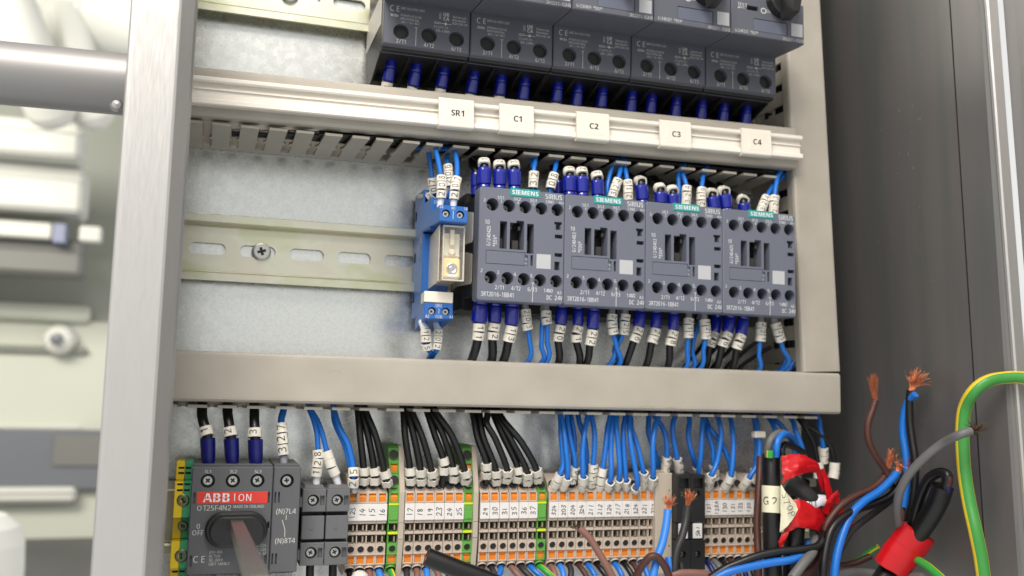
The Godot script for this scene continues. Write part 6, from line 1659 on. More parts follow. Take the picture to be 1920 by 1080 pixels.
	var bl := [[[Vector3(56.7, -153.4, 20), Vector3(55.5, -149.8, 25), Vector3(56.8, -143.7, 29), Vector3(58.8, -137.6, 29), Vector3(58.2, -123.7, 27), Vector3(59.2, -110.5, 22)], "___", 2.5, 4.0, "blue wire bending aside to the first terminal tagged three-two-four"],
		[[Vector3(62.1, -153.5, 20), Vector3(60.4, -149.3, 26), Vector3(60.6, -142.7, 31), Vector3(59.4, -130.5, 31), Vector3(59.1, -119.2, 28), Vector3(59, -110.5, 23)], "__", 5.5, 4.2, "blue wire entering the terminal tagged two-zero-three"],
		[[Vector3(67.3, -153.5, 20), Vector3(66, -147.8, 24), Vector3(65.9, -137.7, 28), Vector3(63.6, -127.1, 28), Vector3(62.4, -117.5, 26), Vector3(63, -109.5, 22)], "24", 7.0, 4.6, "blue wire entering the terminal tagged two-zero-four"],
		[[Vector3(69.6, -153.8, 18), Vector3(68, -146.2, 22), Vector3(66.9, -135.4, 24), Vector3(67.1, -124.7, 24), Vector3(66.3, -114.9, 22), Vector3(66.8, -110, 18)], "", 6.0, 4.0, "blue wire running close behind the two-zero-four wire"],
		[[Vector3(72.7, -153.6, 20), Vector3(71.1, -149.8, 26), Vector3(69.2, -143.6, 31), Vector3(69.4, -130.5, 30), Vector3(71.4, -120, 28), Vector3(75, -110.2, 23)], "_4_", 2.5, 4.2, "blue wire entering the second terminal tagged three-two-four"],
		[[Vector3(76.8, -153.8, 18), Vector3(75, -146.2, 22), Vector3(74.5, -135.3, 24), Vector3(73.1, -124.6, 24), Vector3(70.9, -116.6, 22), Vector3(71.4, -110.8, 18)], "", 6.0, 4.0, "blue wire crossing behind the second three-two-four wire"],
		[[Vector3(78.3, -153.6, 20), Vector3(76.8, -147.7, 25), Vector3(76.3, -138.6, 28), Vector3(77.1, -126.1, 28), Vector3(77.2, -117.3, 26), Vector3(76.4, -109.7, 22)], "211", 5.5, 4.2, "blue wire marked two-one-one above its terminal"],
		[[Vector3(83.3, -153.6, 20), Vector3(81.5, -149.5, 25), Vector3(81.8, -141.2, 28), Vector3(83.4, -129.7, 28), Vector3(85.5, -119, 26), Vector3(88.7, -110.4, 22)], "___", 3.5, 4.4, "blue wire entering the terminal tagged two-one-two"],
		[[Vector3(88.5, -153.7, 20), Vector3(86.3, -149.9, 26), Vector3(85.4, -143.6, 31), Vector3(86.1, -131.4, 29), Vector3(87.5, -118.9, 27), Vector3(91.4, -109.9, 22)], "24", 3.5, 4.2, "blue wire entering the third terminal tagged three-two-four"],
		[[Vector3(93.9, -153.7, 20), Vector3(91.6, -148.6, 26), Vector3(90.4, -141.8, 31), Vector3(89.8, -127.7, 30), Vector3(89.6, -117.9, 28), Vector3(91.4, -109.5, 23)], "17", 4.0, 4.2, "blue wire entering the terminal tagged two-one-seven"],
		[[Vector3(99.3, -153.8, 20), Vector3(96.7, -149.5, 26), Vector3(94.2, -142.8, 30), Vector3(93.6, -130.4, 29), Vector3(94.3, -118.8, 27), Vector3(97.7, -111.2, 22)], "18", 3.5, 4.4, "blue wire entering the terminal tagged two-one-eight"],
		[[Vector3(104.5, -154.2, 20), Vector3(101.4, -151.2, 27), Vector3(99.7, -147, 33), Vector3(96.9, -131.1, 32), Vector3(96.8, -119.6, 29), Vector3(99.7, -110.2, 23)], "2_", 1.5, 4.4, "blue wire entering the fourth terminal tagged three-two-four"],
		[[Vector3(109.8, -153.8, 20), Vector3(107.6, -148.7, 25), Vector3(104.4, -140.2, 30), Vector3(102, -127.7, 28), Vector3(99.7, -118.8, 26), Vector3(101.3, -111.6, 21)], "221", 3.5, 4.2, "blue wire entering the terminal tagged two-two-one"],
		[[Vector3(114.9, -153.9, 20), Vector3(112.1, -149.6, 26), Vector3(109.5, -141.8, 32), Vector3(109.2, -127.4, 32), Vector3(112.2, -117.6, 29), Vector3(117, -109.4, 24)], "222", 2.5, 4.2, "blue wire entering the terminal tagged two-two-two"],
		[[Vector3(122.9, -147.1, 14), Vector3(120.1, -138.4, 18), Vector3(115, -128.1, 21), Vector3(112.6, -120.7, 21), Vector3(114.1, -111.5, 18)], "", 8.0, 4.2, "blue wire slanting down behind the two-two-two wire"],
		[[Vector3(124.3, -146.8, 18), Vector3(122.3, -141.8, 22), Vector3(121.7, -131.9, 25), Vector3(120.6, -122.3, 25), Vector3(119.1, -116.8, 23), Vector3(115.8, -110.9, 20)], "324", 2.2, 4.2, "blue three-two-four wire behind the beige end bracket, nearer the blue group"],
		[[Vector3(133.9, -146.8, 18), Vector3(131, -142.2, 22), Vector3(127.5, -132.8, 25), Vector3(125.4, -122.2, 25), Vector3(126, -115.8, 24), Vector3(129.7, -109.8, 20)], "324", 2.2, 4.2, "blue three-two-four wire behind the beige end bracket, nearer the fuses"],
		[[Vector3(147.1, -148.9, 16), Vector3(143.5, -141, 20), Vector3(137.8, -132.4, 24), Vector3(135.4, -122.2, 24), Vector3(138.5, -112.5, 20)], "_", 6.5, 4.0, "blue wire ending behind the black fuses, curved one"],
		[[Vector3(145.8, -148.7, 18), Vector3(141.9, -143.5, 24), Vector3(140.9, -132.1, 28), Vector3(142.2, -120.1, 27), Vector3(145.5, -109.5, 22)], "", 6.0, 4.0, "blue wire ending behind the black fuses, straight one"],
		[[Vector3(150, -154.6, 20), Vector3(147.4, -150.3, 25), Vector3(146.1, -143.8, 30), Vector3(149.7, -136.5, 30), Vector3(152.9, -122.7, 29), Vector3(152.9, -116.2, 28), Vector3(154.1, -111.2, 23)], "131", 3.4, 4.2, "blue wire entering the first terminal tagged one-three-one beyond the fuses"],
		[[Vector3(156, -154.6, 20), Vector3(153.9, -149.3, 22), Vector3(150.6, -136.9, 25), Vector3(150.2, -129.4, 25), Vector3(147.8, -121.1, 24), Vector3(149.1, -115.6, 20)], "17", 9.0, 4.2, "blue wire entering the terminal tagged one-two-eight-A"],
		[[Vector3(160, -154.7, 20), Vector3(157.3, -150.7, 26), Vector3(158, -142.8, 31), Vector3(160.7, -127.3, 29), Vector3(161.2, -118, 27), Vector3(162.9, -111.5, 22)], "___", 3.5, 4.2, "blue wire entering the first terminal tagged one-three-zero"],
		[[Vector3(166.5, -154.7, 20), Vector3(164.3, -146.5, 22), Vector3(160.8, -136.9, 25), Vector3(156.2, -127.5, 25), Vector3(150, -119.2, 24), Vector3(150, -115.6, 20)], "_", 8.5, 4.2, "blue wire slanting across to the terminal after one-three-zero"],
		[[Vector3(171.7, -154.7, 20), Vector3(168.9, -150.3, 26), Vector3(169.2, -145.2, 31), Vector3(174.6, -137.3, 31), Vector3(176.8, -127.1, 30), Vector3(176.1, -120.1, 29), Vector3(177.9, -110.8, 24)], "_5_", 3.0, 4.2, "blue wire bowing down to the terminal tagged one-three-three"],
		[[Vector3(178.1, -154.8, 20), Vector3(177.7, -148.4, 22), Vector3(178.2, -138.8, 24), Vector3(178.4, -129.3, 25), Vector3(177.9, -119.8, 25), Vector3(179.9, -111.3, 20)], "31", 6.0, 4.2, "blue wire entering the last terminal tagged one-three-zero"]]
	for b in bl:
		var p: Array = b[0]
		var l: Vector3 = p[p.size() - 1]
		p.append(Vector3(l.x, -101, 10))
		var d := {}
		if b[1]: d = {"mark": b[1], "m0": b[2], "ml": b[3], "mr": 2.3, "face": Vector3(0.35, -0.1, 1)}
		wire("wire", b[4], g, "blue", 1.42, p, d)
	# a small marker farther up on one blue wire is a clip of its own
	var clip := thing("marker_clip", "small white marker clipped round the bowed blue wire under the duct", "wire marker", "", Vector3(175.7, -121.2, 31))
	sh = Sh.new()
	sh.box(Vector3(-3.4, -1.9, -2.6), Vector3(3.6, 1.9, 1.6), 0.6)
	part("clip_body", sh, M.marker, clip)
	# wires that leave the lower side of the terminals
	g = "wires leaving the lower side of the terminals"
	var lo := [[0, "black", 1.5, -1.0], [1, "darkgrey", 1.7, 1.5], [2, "palebrown", 1.7, 0.8], [3, "lightblue", 1.7, 0.6], [4, "darkgrey", 1.6, -3.0], [5, "palebrown", 1.7, -2.6], [6, "lightblue", 1.6, -2.4], [7, "palebrown", 1.6, 1.0], [8, "darkgrey", 1.5, 1.0], [9, "palebrown", 1.5, 1.0],
		[10, "brown", 1.6, 0.2], [11, "darkgrey", 1.5, 2.0], [12, "blue", 1.5, -9.5], [13, "palebrown", 1.6, 7.0], [14, "darkgrey", 1.7, 7.5], [15, "blue", 1.5, 9.0],
		[16, "palebrown", 1.5, 1.0], [17, "lightblue", 1.5, -0.8], [18, "darkgrey", 1.6, -3.2], [19, "brown", 1.5, 3.5], [20, "blue", 1.5, 2.8], [21, "black", 1.6, 4.5], [23, "blue", 1.5, 2.0], [24, "black", 1.6, 3.0], [25, "brown", 1.5, 0.8], [26, "blue", 1.6, 0.5],
		[28, "navy", 1.6, 1.5], [29, "grey", 1.6, 2.0], [30, "black", 1.6, -0.5], [31, "brown", 1.5, 1.5], [32, "navy", 1.5, 0.5], [33, "black", 1.5, 0.5]]
	var plain := {"black": "black", "darkgrey": "dark grey", "palebrown": "pale brown", "lightblue": "light blue", "blue": "blue", "brown": "brown", "navy": "dark blue", "grey": "grey"}
	for l in lo:
		var c: Array = cols[l[0]]
		var x: float = c[0]
		var nth: String = ""
		if count[c[1]] > 1: nth = ", %s one" % ({16: "first", 19: "second", 22: "third", 25: "fourth", 28: "nearest the fuses", 30: "first", 31: "second", 33: "last", 34: "outermost"}[l[0]])
		wire("wire", "%s wire leaving the lower side of the terminal tagged %s%s" % [plain[l[1]], spell(c[1]), nth], g, l[1], l[2], [Vector3(x, -189.0, 17), Vector3(x, -190.6, 22), Vector3(x + l[3] * 0.15, -192.8, 27), Vector3(x + l[3] * 0.6, -196.5, 30), Vector3(x + l[3], -201, 31), Vector3(x + l[3] * 1.6, -212, 30)])
	for l in [[-30.2, 2.0, "first"], [8.5, -2.0, "second"], [48.6, 9.0, "third"]]:
		var x: float = l[0]
		wire("wire", "green and yellow wire leaving the %s green earth terminal" % l[2], "green and yellow wires under the earth terminals", "earth", 1.6, [Vector3(x, -189.0, 17), Vector3(x, -190.6, 22), Vector3(x + l[1] * 0.2, -192.8, 27), Vector3(x + l[1] * 0.6, -196, 30), Vector3(x + l[1], -201, 31), Vector3(x + l[1] * 1.5, -212, 30)])
	# a capped white wire end before the first terminals
	var cp := thing("cable_end_plug", "rounded white plastic cap before the wires of the first terminals", "cap", "", Vector3(-50, -189.9, 45))
	sh = Sh.new()
	sh.lathe(Vector3(0, -6, 0), Vector3(0.1, 1, 0.05), [[0, 4.6], [6, 4.4], [8.5, 3.4], [9.6, 1.8], [9.9, 0]], 20)
	part("cap_body", sh, M.pipe_white, cp)
	sh = Sh.new()
	sh.box(Vector3(-0.8, 1.6, 3.4), Vector3(0.8, 1.9, 4.3), 0.05)
	part("print_mark", sh, M.ink, cp)

func build_loose():
	var g := "loose wires and cables in the lower corner"
	# thick cut cable in front of the terminals
	var t := thing("cut_cable", "thick black cable with a cut end before the terminals", "cable", "", Vector3(-21, -178.2, 58))
	var o: Vector3 = Vector3(-21, -178.2, 58)
	var sh := Sh.new()
	sh.tube(curve(PackedVector3Array([Vector3.ZERO, Vector3(-6.9, -183.6, 61) - o, Vector3(11, -190.4, 64) - o, Vector3(31.5, -201.7, 66) - o])), 4.3, 20, [], false)
	part("sheath", sh, M.sheath, t)
	sh = Sh.new()
	var ax: Vector3 = (Vector3(-6.9, -183.6, 61) - o).normalized()
	sh.lathe(Vector3.ZERO, -ax, [[0.0, 4.3], [0.25, 4.0], [0.15, 3.2], [-0.8, 3.0], [-0.8, 0]], 20)
	part("cut_face", sh, M.wire_brown, t)
	var lw := [
		["brown", 1.75, [Vector3(57.9, -167.5, 52), Vector3(62.1, -171.6, 54), Vector3(66.4, -178.6, 56), Vector3(70.1, -185.3, 58), Vector3(74.9, -194.8, 60)], "pale brown wire with stripped end over the terminals tagged two-zero-four", "palebrown", 8, 3.0, "dull"],
		["lightblue", 2.0, [Vector3(109, -159.8, 48), Vector3(106.9, -167.3, 50), Vector3(103.7, -175.8, 52), Vector3(99.3, -183.8, 54), Vector3(95.6, -195.1, 56)], "light blue wire with frayed copper end before the beige end bracket", "lightblue", 26, 7.0, "copper"],
		["darkgrey", 2.0, [Vector3(119.2, -157.5, 50), Vector3(117.7, -164.6, 51), Vector3(114.3, -172.4, 53), Vector3(110.4, -180.1, 54), Vector3(108.6, -190.5, 55), Vector3(110.5, -200, 54)], "dark grey wire with frayed copper end before the black fuses", "darkgrey", 34, 7.0, "copper"]]
	for l in lw:
		var w := wire("loose_wire", l[3], g, l[4], l[1], l[2])
		var p0: Vector3 = l[2][0]
		var d: Vector3 = p0 - l[2][1]
		strands(w, Vector3.ZERO, d + Vector3(0.6 if l[5] == 34 else 0.0, 0, 0), l[5], l[6], 2.6, l[5], M.copper if l[7] == "copper" else M.dull_copper)
	wire("loose_wire", "brown wire arching low before the terminals tagged two-one-eight to two-two-two", g, "brown", 1.9, [Vector3(89.1, -194.6, 50), Vector3(90.6, -187.3, 54), Vector3(93.5, -181.9, 57), Vector3(97.1, -181.4, 58), Vector3(100.9, -185.2, 58), Vector3(103.8, -189.6, 57), Vector3(105.8, -194, 56)])
	wire("loose_wire", "short blue wire end standing before the end bracket", g, "blue", 2.0, [Vector3(107.3, -183.1, 52), Vector3(107.3, -185.5, 53), Vector3(107.6, -188.6, 54), Vector3(108.9, -193.7, 54)])
	wire("loose_wire", "short dark wire end before the black fuses", g, "darkgrey", 2.0, [Vector3(115, -186.3, 50), Vector3(115, -189.4, 51), Vector3(114.9, -194.3, 52)])
	wire("loose_wire", "pale brown wire lying along the lower edge under the fuses", g, "palebrown", 1.9, [Vector3(105.6, -193.5, 54), Vector3(109.1, -190.6, 56), Vector3(118, -190.2, 57), Vector3(126.6, -191.5, 57), Vector3(133.1, -194.1, 56)])
	wire("loose_wire", "dark brown wire hanging before the last terminals beside the taped cable", g, "brown", 1.9, [Vector3(172.6, -133.6, 36), Vector3(169.4, -141, 40), Vector3(165.6, -154, 44), Vector3(163.3, -165.8, 46), Vector3(162.1, -175.8, 48), Vector3(161.1, -184.4, 50), Vector3(161.3, -195.1, 50)])
	wire("loose_wire", "black wire sweeping over the lower edge in front of the last terminals", g, "black", 2.0, [Vector3(126.1, -192.3, 60), Vector3(132.7, -187.7, 62), Vector3(140.4, -184.2, 64), Vector3(150.5, -180.6, 66), Vector3(160.6, -178.6, 68), Vector3(171.9, -177.5, 70), Vector3(181.4, -176.2, 70), Vector3(186.6, -172.7, 68), Vector3(190.4, -169.7, 62)])
	wire("loose_wire", "blue wire sweeping over the lower edge under the black one", g, "blue", 2.0, [Vector3(127, -192.4, 62), Vector3(133.6, -188.8, 64), Vector3(143.6, -186.3, 66), Vector3(155.9, -184, 68), Vector3(167.2, -182.3, 70), Vector3(175.8, -179.4, 68), Vector3(183.6, -176.2, 62)])
	wire("loose_wire", "grey wire coming down from the taped cables", g, "wiregrey" if false else "grey", 2.4, [Vector3(187.7, -172, 60), Vector3(185.1, -174.8, 64), Vector3(178.4, -179.2, 70), Vector3(170.4, -183.1, 74), Vector3(161.8, -190.2, 76)])
	wire("loose_wire", "brown wire curling down under the taped cables", g, "brown", 2.0, [Vector3(192.9, -178.6, 58), Vector3(189, -182.9, 62), Vector3(182.7, -187, 66), Vector3(174.1, -189.4, 70), Vector3(166.7, -191.2, 72)])
	# cable tagged G 2
	t = thing("tagged_cable", "thick black cable wearing a white tag reading G two", "cable", g, Vector3(161.7, -170.9, 60))
	o = Vector3(161.7, -170.9, 60)
	sh = Sh.new()
	sh.tube(curve(PackedVector3Array([Vector3(165, -130.8, 56) - o, Vector3(163.4, -143.7, 58) - o, Vector3(162.1, -165.4, 60) - o, Vector3(161, -197.4, 62) - o])), 4.5, 22)
	part("sheath", sh, M.sheath, t)
	sh = Sh.new()
	sh.tube(curve(PackedVector3Array([Vector3(163.2, -146.7, 58.3) - o, Vector3(162.8, -153.3, 58.8) - o, Vector3(162.4, -160.3, 59.4) - o])), 4.75, 24)
	var band := part("white_tag", sh, M.paper, t)
	sh = Sh.new()
	var gc: Vector3 = Vector3(162.7, -154.1, 58.9) - o
	letters(sh, "G", Vector3(-2.4, 0, 0), 3.9)
	letters(sh, "2", Vector3(2.0, 0, 0), 3.9)
	for i in sh.v.size():
		var w := sh.v[i].x / 4.85 - 0.72
		sh.v[i] = gc + Vector3(sin(w) * 4.85, sh.v[i].y, cos(w) * 4.85)
	part("lettering", sh, M.ink, band)
	wire("loose_wire", "grey core bending out of the top of the tagged cable", g, "grey", 1.7, [Vector3(161.4, -131.5, 58), Vector3(160.7, -127.8, 59), Vector3(161.4, -123.1, 60), Vector3(166.3, -119.8, 58), Vector3(177.2, -119.3, 50), Vector3(189.8, -123.4, 40), Vector3(197, -129.2, 34)])
	wire("loose_wire", "blue core bending out of the top of the tagged cable", g, "blue", 1.9, [Vector3(165, -131.3, 60), Vector3(164.5, -126.6, 61), Vector3(166.6, -122, 60), Vector3(173.3, -119.8, 56), Vector3(183.7, -122, 48), Vector3(192.3, -128.9, 40), Vector3(197.5, -135.9, 34)])
	wire("loose_wire", "short green and yellow core end at the top of the tagged cable", g, "earth", 1.8, [Vector3(160.6, -131.6, 61), Vector3(160.3, -129.2, 61.5), Vector3(160.3, -128.2, 61.5)], {"stripe": [Color(0.03, 0.33, 0.05), Color(0.80, 0.70, 0.01), Color(0.80, 0.70, 0.01), Color(0.03, 0.33, 0.05)]})
	wire("loose_wire", "black core bending out of the top of the tagged cable", g, "black", 1.8, [Vector3(171.9, -131.6, 56), Vector3(172.3, -128, 55), Vector3(176.8, -125.5, 52), Vector3(189.2, -127.5, 44), Vector3(201.9, -131.3, 36)])
	# second cable and the red tape that binds the bundle
	t = thing("taped_cable", "short thick black cable under the red tape beside the tagged one", "cable", g, Vector3(177.9, -177.3, 56))
	o = Vector3(177.9, -177.3, 56)
	sh = Sh.new()
	sh.tube(curve(PackedVector3Array([Vector3(185.8, -144.4, 52) - o, Vector3(180.4, -160.7, 56) - o, Vector3(176.7, -177, 58) - o, Vector3(173.9, -201, 60) - o])), 5.0, 20)
	part("sheath", sh, M.sheath, t)
	t = thing("red_tape_wrap", "crumpled red tape wrapped round the cables beside the tag G two", "tape", "red tape on the loose cables", Vector3(177.9, -148.9, 62))
	o = Vector3(177.9, -148.9, 62)
	sh = Sh.new()
	rumple(sh, [Vector3(164.6, -130.8, 64), Vector3(175, -129.8, 66), Vector3(188.9, -135, 62), Vector3(197.6, -145.4, 56)], [Vector3(163.9, -145.1, 66), Vector3(170.7, -140.8, 68), Vector3(185.5, -139.9, 64), Vector3(194.2, -150.8, 58)], o, 12, 8, 1.1, 3)
	part("upper_wrap", sh, M.red_tape, t)
	sh = Sh.new()
	rumple(sh, [Vector3(168.2, -153.8, 66), Vector3(173.1, -152.5, 68), Vector3(183.7, -156.7, 66), Vector3(194.1, -160.4, 60)], [Vector3(164.9, -169.4, 66), Vector3(171.5, -167, 69), Vector3(184.1, -168.7, 66), Vector3(194.2, -172.1, 60)], o, 12, 8, 0.9, 4)
	part("lower_wrap", sh, M.red_tape, t)
	sh = Sh.new()
	rumple(sh, [Vector3(191.5, -138, 60), Vector3(195.2, -145.1, 59), Vector3(195.5, -153.4, 60), Vector3(191.8, -161.5, 62)], [Vector3(196.1, -137.6, 58), Vector3(199.7, -145.2, 58), Vector3(201.6, -153.7, 58), Vector3(199.1, -161, 60)], o, 10, 4, 0.4, 5)
	part("tape_strand", sh, M.red_tape, t)
	sh = Sh.new()
	rumple(sh, [Vector3(190, -159.9, 63), Vector3(191.6, -152.7, 66), Vector3(197.3, -148.3, 66)], [Vector3(196.1, -161.8, 62), Vector3(197.7, -155.9, 63), Vector3(200.1, -151.7, 63)], o, 8, 5, 0.8, 6)
	part("tape_flag", sh, M.red_tape, t)
	sh = Sh.new()
	rumple(sh, [Vector3(166.2, -167.3, 66), Vector3(163, -171.3, 66), Vector3(161.6, -176.2, 64)], [Vector3(166.5, -168.6, 68), Vector3(165.3, -173.1, 67), Vector3(163.6, -177.6, 65)], o, 6, 4, 0.4, 7)
	rumple(sh, [Vector3(209.4, -151.6, 52), Vector3(215.7, -162, 50), Vector3(220.1, -165.3, 48)], [Vector3(207.1, -154.4, 53), Vector3(212, -164.1, 51), Vector3(217.9, -165.7, 49)], o, 6, 4, 0.4, 8)
	part("tape_end", sh, M.red_tape, t)
	sh = Sh.new()
	rumple(sh, [Vector3(216.7, -166.1, 52), Vector3(219.4, -168.1, 52), Vector3(220.7, -170.4, 52)], [Vector3(215.9, -170.3, 52), Vector3(217.9, -172.1, 52), Vector3(220, -171.3, 52)], o, 5, 4, 0.3, 9)
	part("tape_scrap", sh, M.red_tape, t)
	# dark backing of the wrapped bundle, with a curled white label
	t = thing("wrapped_bundle", "dark bundle of cable ends wrapped inside the red tape", "cable", g, Vector3(187.4, -152.7, 54))
	o = Vector3(187.4, -152.7, 54)
	sh = Sh.new()
	sh.tube(curve(PackedVector3Array([Vector3(178.4, -145.8, 52) - o, Vector3(184.2, -151, 56) - o, Vector3(191.6, -160.8, 57) - o, Vector3(194.1, -174.9, 56) - o])), 6.0, 18, [], true, 4.5)
	part("sheath", sh, M.wire_darkgrey, t)
	sh = Sh.new()
	sh.tube(curve(PackedVector3Array([Vector3(183.4, -157.4, 56) - o, Vector3(189.2, -155.8, 58) - o, Vector3(198.1, -155.3, 56) - o])), 5.3, 18, [], true, 3.4)
	var wl := part("white_label", sh, M.ferrule_white, t)
	sh = Sh.new()
	letters(sh, "UIT", Vector3(183.7, -155.4, 63.6) - o, 3.6, 0, Vector3(1, 0.1, -0.1), Vector3(-0.1, 1, 0))
	part("lettering", sh, M.ink, wl)
	t = thing("paper_tag", "curled cream paper tag with handwriting stuck to the red tape", "paper tag", "", Vector3(167.6, -157.9, 66))
	o = Vector3(167.6, -157.9, 66)
	sh = Sh.new()
	rumple(sh, [Vector3(162.5, -145, 67), Vector3(164.7, -149.4, 69), Vector3(171.8, -155.8, 68)], [Vector3(161.6, -169.2, 67), Vector3(164.4, -165.3, 70), Vector3(170.6, -158.3, 69)], o, 10, 8, 0.25, 12)
	part("paper", sh, M.paper, t)
	sh = Sh.new()
	scribble(sh, "STOP", Vector3(164.1, -155.3, 71) - o, 4.2, Vector3(0.35, -0.92, 0.1).normalized(), Vector3(0.92, 0.35, -0.15).normalized(), 0.32)
	part("handwriting", sh, M.ink, t)
	# taped cable on the other side
	t = thing("doubled_cable", "thick black cable bent back on itself and bound with red tape", "cable", g, Vector3(239.2, -165.5, 68.2))
	o = Vector3(239.2, -165.5, 68.2)
	sh = Sh.new()
	sh.tube(curve(PackedVector3Array([Vector3(238.5, -143.7, 92.8) - o, Vector3(238.6, -153.1, 88.5) - o, Vector3(238.9, -168.3, 77.2) - o, Vector3(235.7, -185.7, 64) - o, Vector3(219.8, -201.4, 66) - o])), 5.0, 22)
	part("sheath", sh, M.sheath, t)
	sh = Sh.new()
	sh.tube(curve(PackedVector3Array([Vector3(239.1, -166.3, 72.5) - o, Vector3(239.4, -153.3, 76.2) - o, Vector3(239.4, -141.5, 82.7) - o, Vector3(239, -137, 90.6) - o, Vector3(238.4, -138.4, 95.7) - o, Vector3(238.3, -145.7, 94.2) - o])), 2.6, 14)
	part("bent_sheath", sh, M.sheath, t)
	sh = Sh.new()
	sh.tube(curve(PackedVector3Array([Vector3(238.6, -136.3, 94.6) - o, Vector3(238.2, -140.1, 97.1) - o, Vector3(238.2, -147, 95) - o])), 1.7, 10)
	part("brown_core", sh, M.wire_brown, t)
	sh = Sh.new()
	sh.tube(curve(PackedVector3Array([Vector3(238.1, -141.5, 96.8) - o, Vector3(238.1, -145.5, 96) - o, Vector3(238.3, -150.7, 92.8) - o])), 1.5, 10)
	part("blue_core", sh, M.wire_navy, t)
	t = thing("red_tape_band", "wide band of red tape round the doubled black cable", "tape", "red tape on the loose cables", Vector3(235, -179.8, 66))
	o = Vector3(235, -179.8, 66)
	sh = Sh.new()
	var c0: Vector3 = Vector3(238.9, -170.4, 72.9) - o
	var c1: Vector3 = Vector3(228.7, -190.6, 64) - o
	var dirb := (c1 - c0).normalized()
	var wd := dirb.cross(Vector3.BACK).normalized()
	sh.lathe(c0 - wd * 1.8 - dirb * 1.5, dirb, [[-1, 9.0], [0.0, 10.2], [9.0, 10.6], [9.05, 10.3], [15.0, 10.5], [24.0, 10.0], [24.3, 9.0]], 30, 0.7, wd)
	for i in sh.v.size(): sh.v[i] += Vector3(sin(sh.v[i].y * 0.9), cos(sh.v[i].x * 0.8), sin(sh.v[i].x * 1.1 + sh.v[i].y)) * 0.22
	part("band", sh, M.red_tape, t)
	# loose cores in front of the side wall
	var cw := [
		["brown", 1.8, [Vector3(226.3, -100.5, 62), Vector3(224.2, -105.9, 62), Vector3(221.2, -113.5, 62), Vector3(221.3, -122, 62), Vector3(225.6, -130.4, 62), Vector3(231.2, -137.3, 62), Vector3(234.2, -142.6, 62), Vector3(239.2, -149.7, 60), Vector3(239.4, -156.6, 64.3), Vector3(239.2, -164.8, 65.7)], "brown wire with a frayed copper tip, standing tallest before the side wall", Vector3(-0.1, 1, 0), 44, 13.0, 1.5],
		["black", 2.0, [Vector3(241.2, -94.8, 71), Vector3(241, -101.2, 70.1), Vector3(240.7, -111.8, 70.4), Vector3(240.4, -122.3, 72), Vector3(240.1, -131.6, 73.7), Vector3(239.7, -143, 73.7), Vector3(239.5, -153.5, 72.4), Vector3(239.2, -164.4, 69)], "black wire with a splayed copper tip before the side wall", Vector3(0.5, 1, 0), 60, 10.0, 4.2],
		["blue", 1.9, [Vector3(241.1, -96.9, 74.1), Vector3(241, -101.2, 69), Vector3(240.8, -108.8, 66.1), Vector3(240.5, -118.4, 65.7), Vector3(240.3, -127.9, 67.4), Vector3(239.9, -139.3, 68.7), Vector3(239.6, -150, 67.4), Vector3(239.4, -157.4, 66.3)], "blue wire behind the tall black one before the side wall", Vector3(0, 1, 0), 0, 0.0, 0.0],
		["grey", 2.1, [Vector3(227.9, -114.6, 120), Vector3(223.2, -116.6, 118), Vector3(224, -120.9, 108), Vector3(221.1, -128.2, 100), Vector3(219, -137.2, 92), Vector3(219.1, -145.7, 86), Vector3(222.4, -154.5, 80), Vector3(230.3, -163.8, 72), Vector3(238.9, -173.4, 64.3)], "grey wire reaching out towards the green and yellow wire", Vector3(1, 0.2, 0), 30, 6.0, 3.4],
		["blue", 2.1, [Vector3(237.6, -139.8, 64), Vector3(231.4, -144.4, 65), Vector3(223.4, -149.5, 66), Vector3(213.6, -153.9, 67), Vector3(204.5, -160.4, 68), Vector3(198.6, -168.8, 69), Vector3(193.9, -178.6, 70), Vector3(191.1, -187.3, 71), Vector3(190.4, -193.2, 71)], "blue wire with frayed tip curving down to the lower edge", Vector3(0.7, 0.7, 0), 40, 7.0, 3.6],
		["black", 2.1, [Vector3(239.9, -139.4, 68.3), Vector3(239.7, -145.6, 64.3), Vector3(232.8, -151.9, 64), Vector3(221.6, -155.8, 65), Vector3(208.5, -158.5, 67), Vector3(196.9, -162.7, 69), Vector3(189.9, -168.4, 70), Vector3(185.9, -177.2, 71), Vector3(183.4, -185.8, 72), Vector3(183, -192.7, 72)], "black wire with frayed tip curving down beside the blue one", Vector3(0.35, 1, 0), 36, 7.0, 3.0],
		["brown", 1.9, [Vector3(235.3, -138, 60), Vector3(231.3, -142.7, 61), Vector3(223.2, -147.8, 62), Vector3(212.1, -151.5, 63), Vector3(202.5, -155.7, 64), Vector3(196.2, -161.3, 64), Vector3(191.8, -167.4, 64), Vector3(190.7, -174.6, 63), Vector3(192.6, -185, 62), Vector3(195.5, -195.7, 60)], "brown wire with frayed tip curving down behind the blue one", Vector3(0.35, 1, 0), 40, 10.0, 1.6],
		["darkgrey", 1.8, [Vector3(239.9, -139.2, 70.4), Vector3(239.7, -145.9, 66.3), Vector3(239.3, -154.2, 58.3), Vector3(228.7, -161.7, 57), Vector3(219.2, -168, 56), Vector3(214.5, -173.5, 54), Vector3(211.4, -183.6, 50)], "dark wire running straight down behind the curved black one", Vector3(0.3, 1, 0), 24, 6.0, 3.0],
		["brown", 1.7, [Vector3(239.5, -154.5, 64.3), Vector3(239.3, -160.7, 65.3), Vector3(239.1, -168.1, 64.7)], "short brown wire behind the red tape band", Vector3(0, 1, 0), 0, 0.0, 0.0]]
	for c in cw:
		var w := wire("loose_wire", c[3], g, c[0], c[1], c[2])
		if c[5] > 0: strands(w, Vector3.ZERO, c[4], c[5], c[6], c[7], c[5] + 3, M.dull_copper if c[0] == "grey" else M.copper)
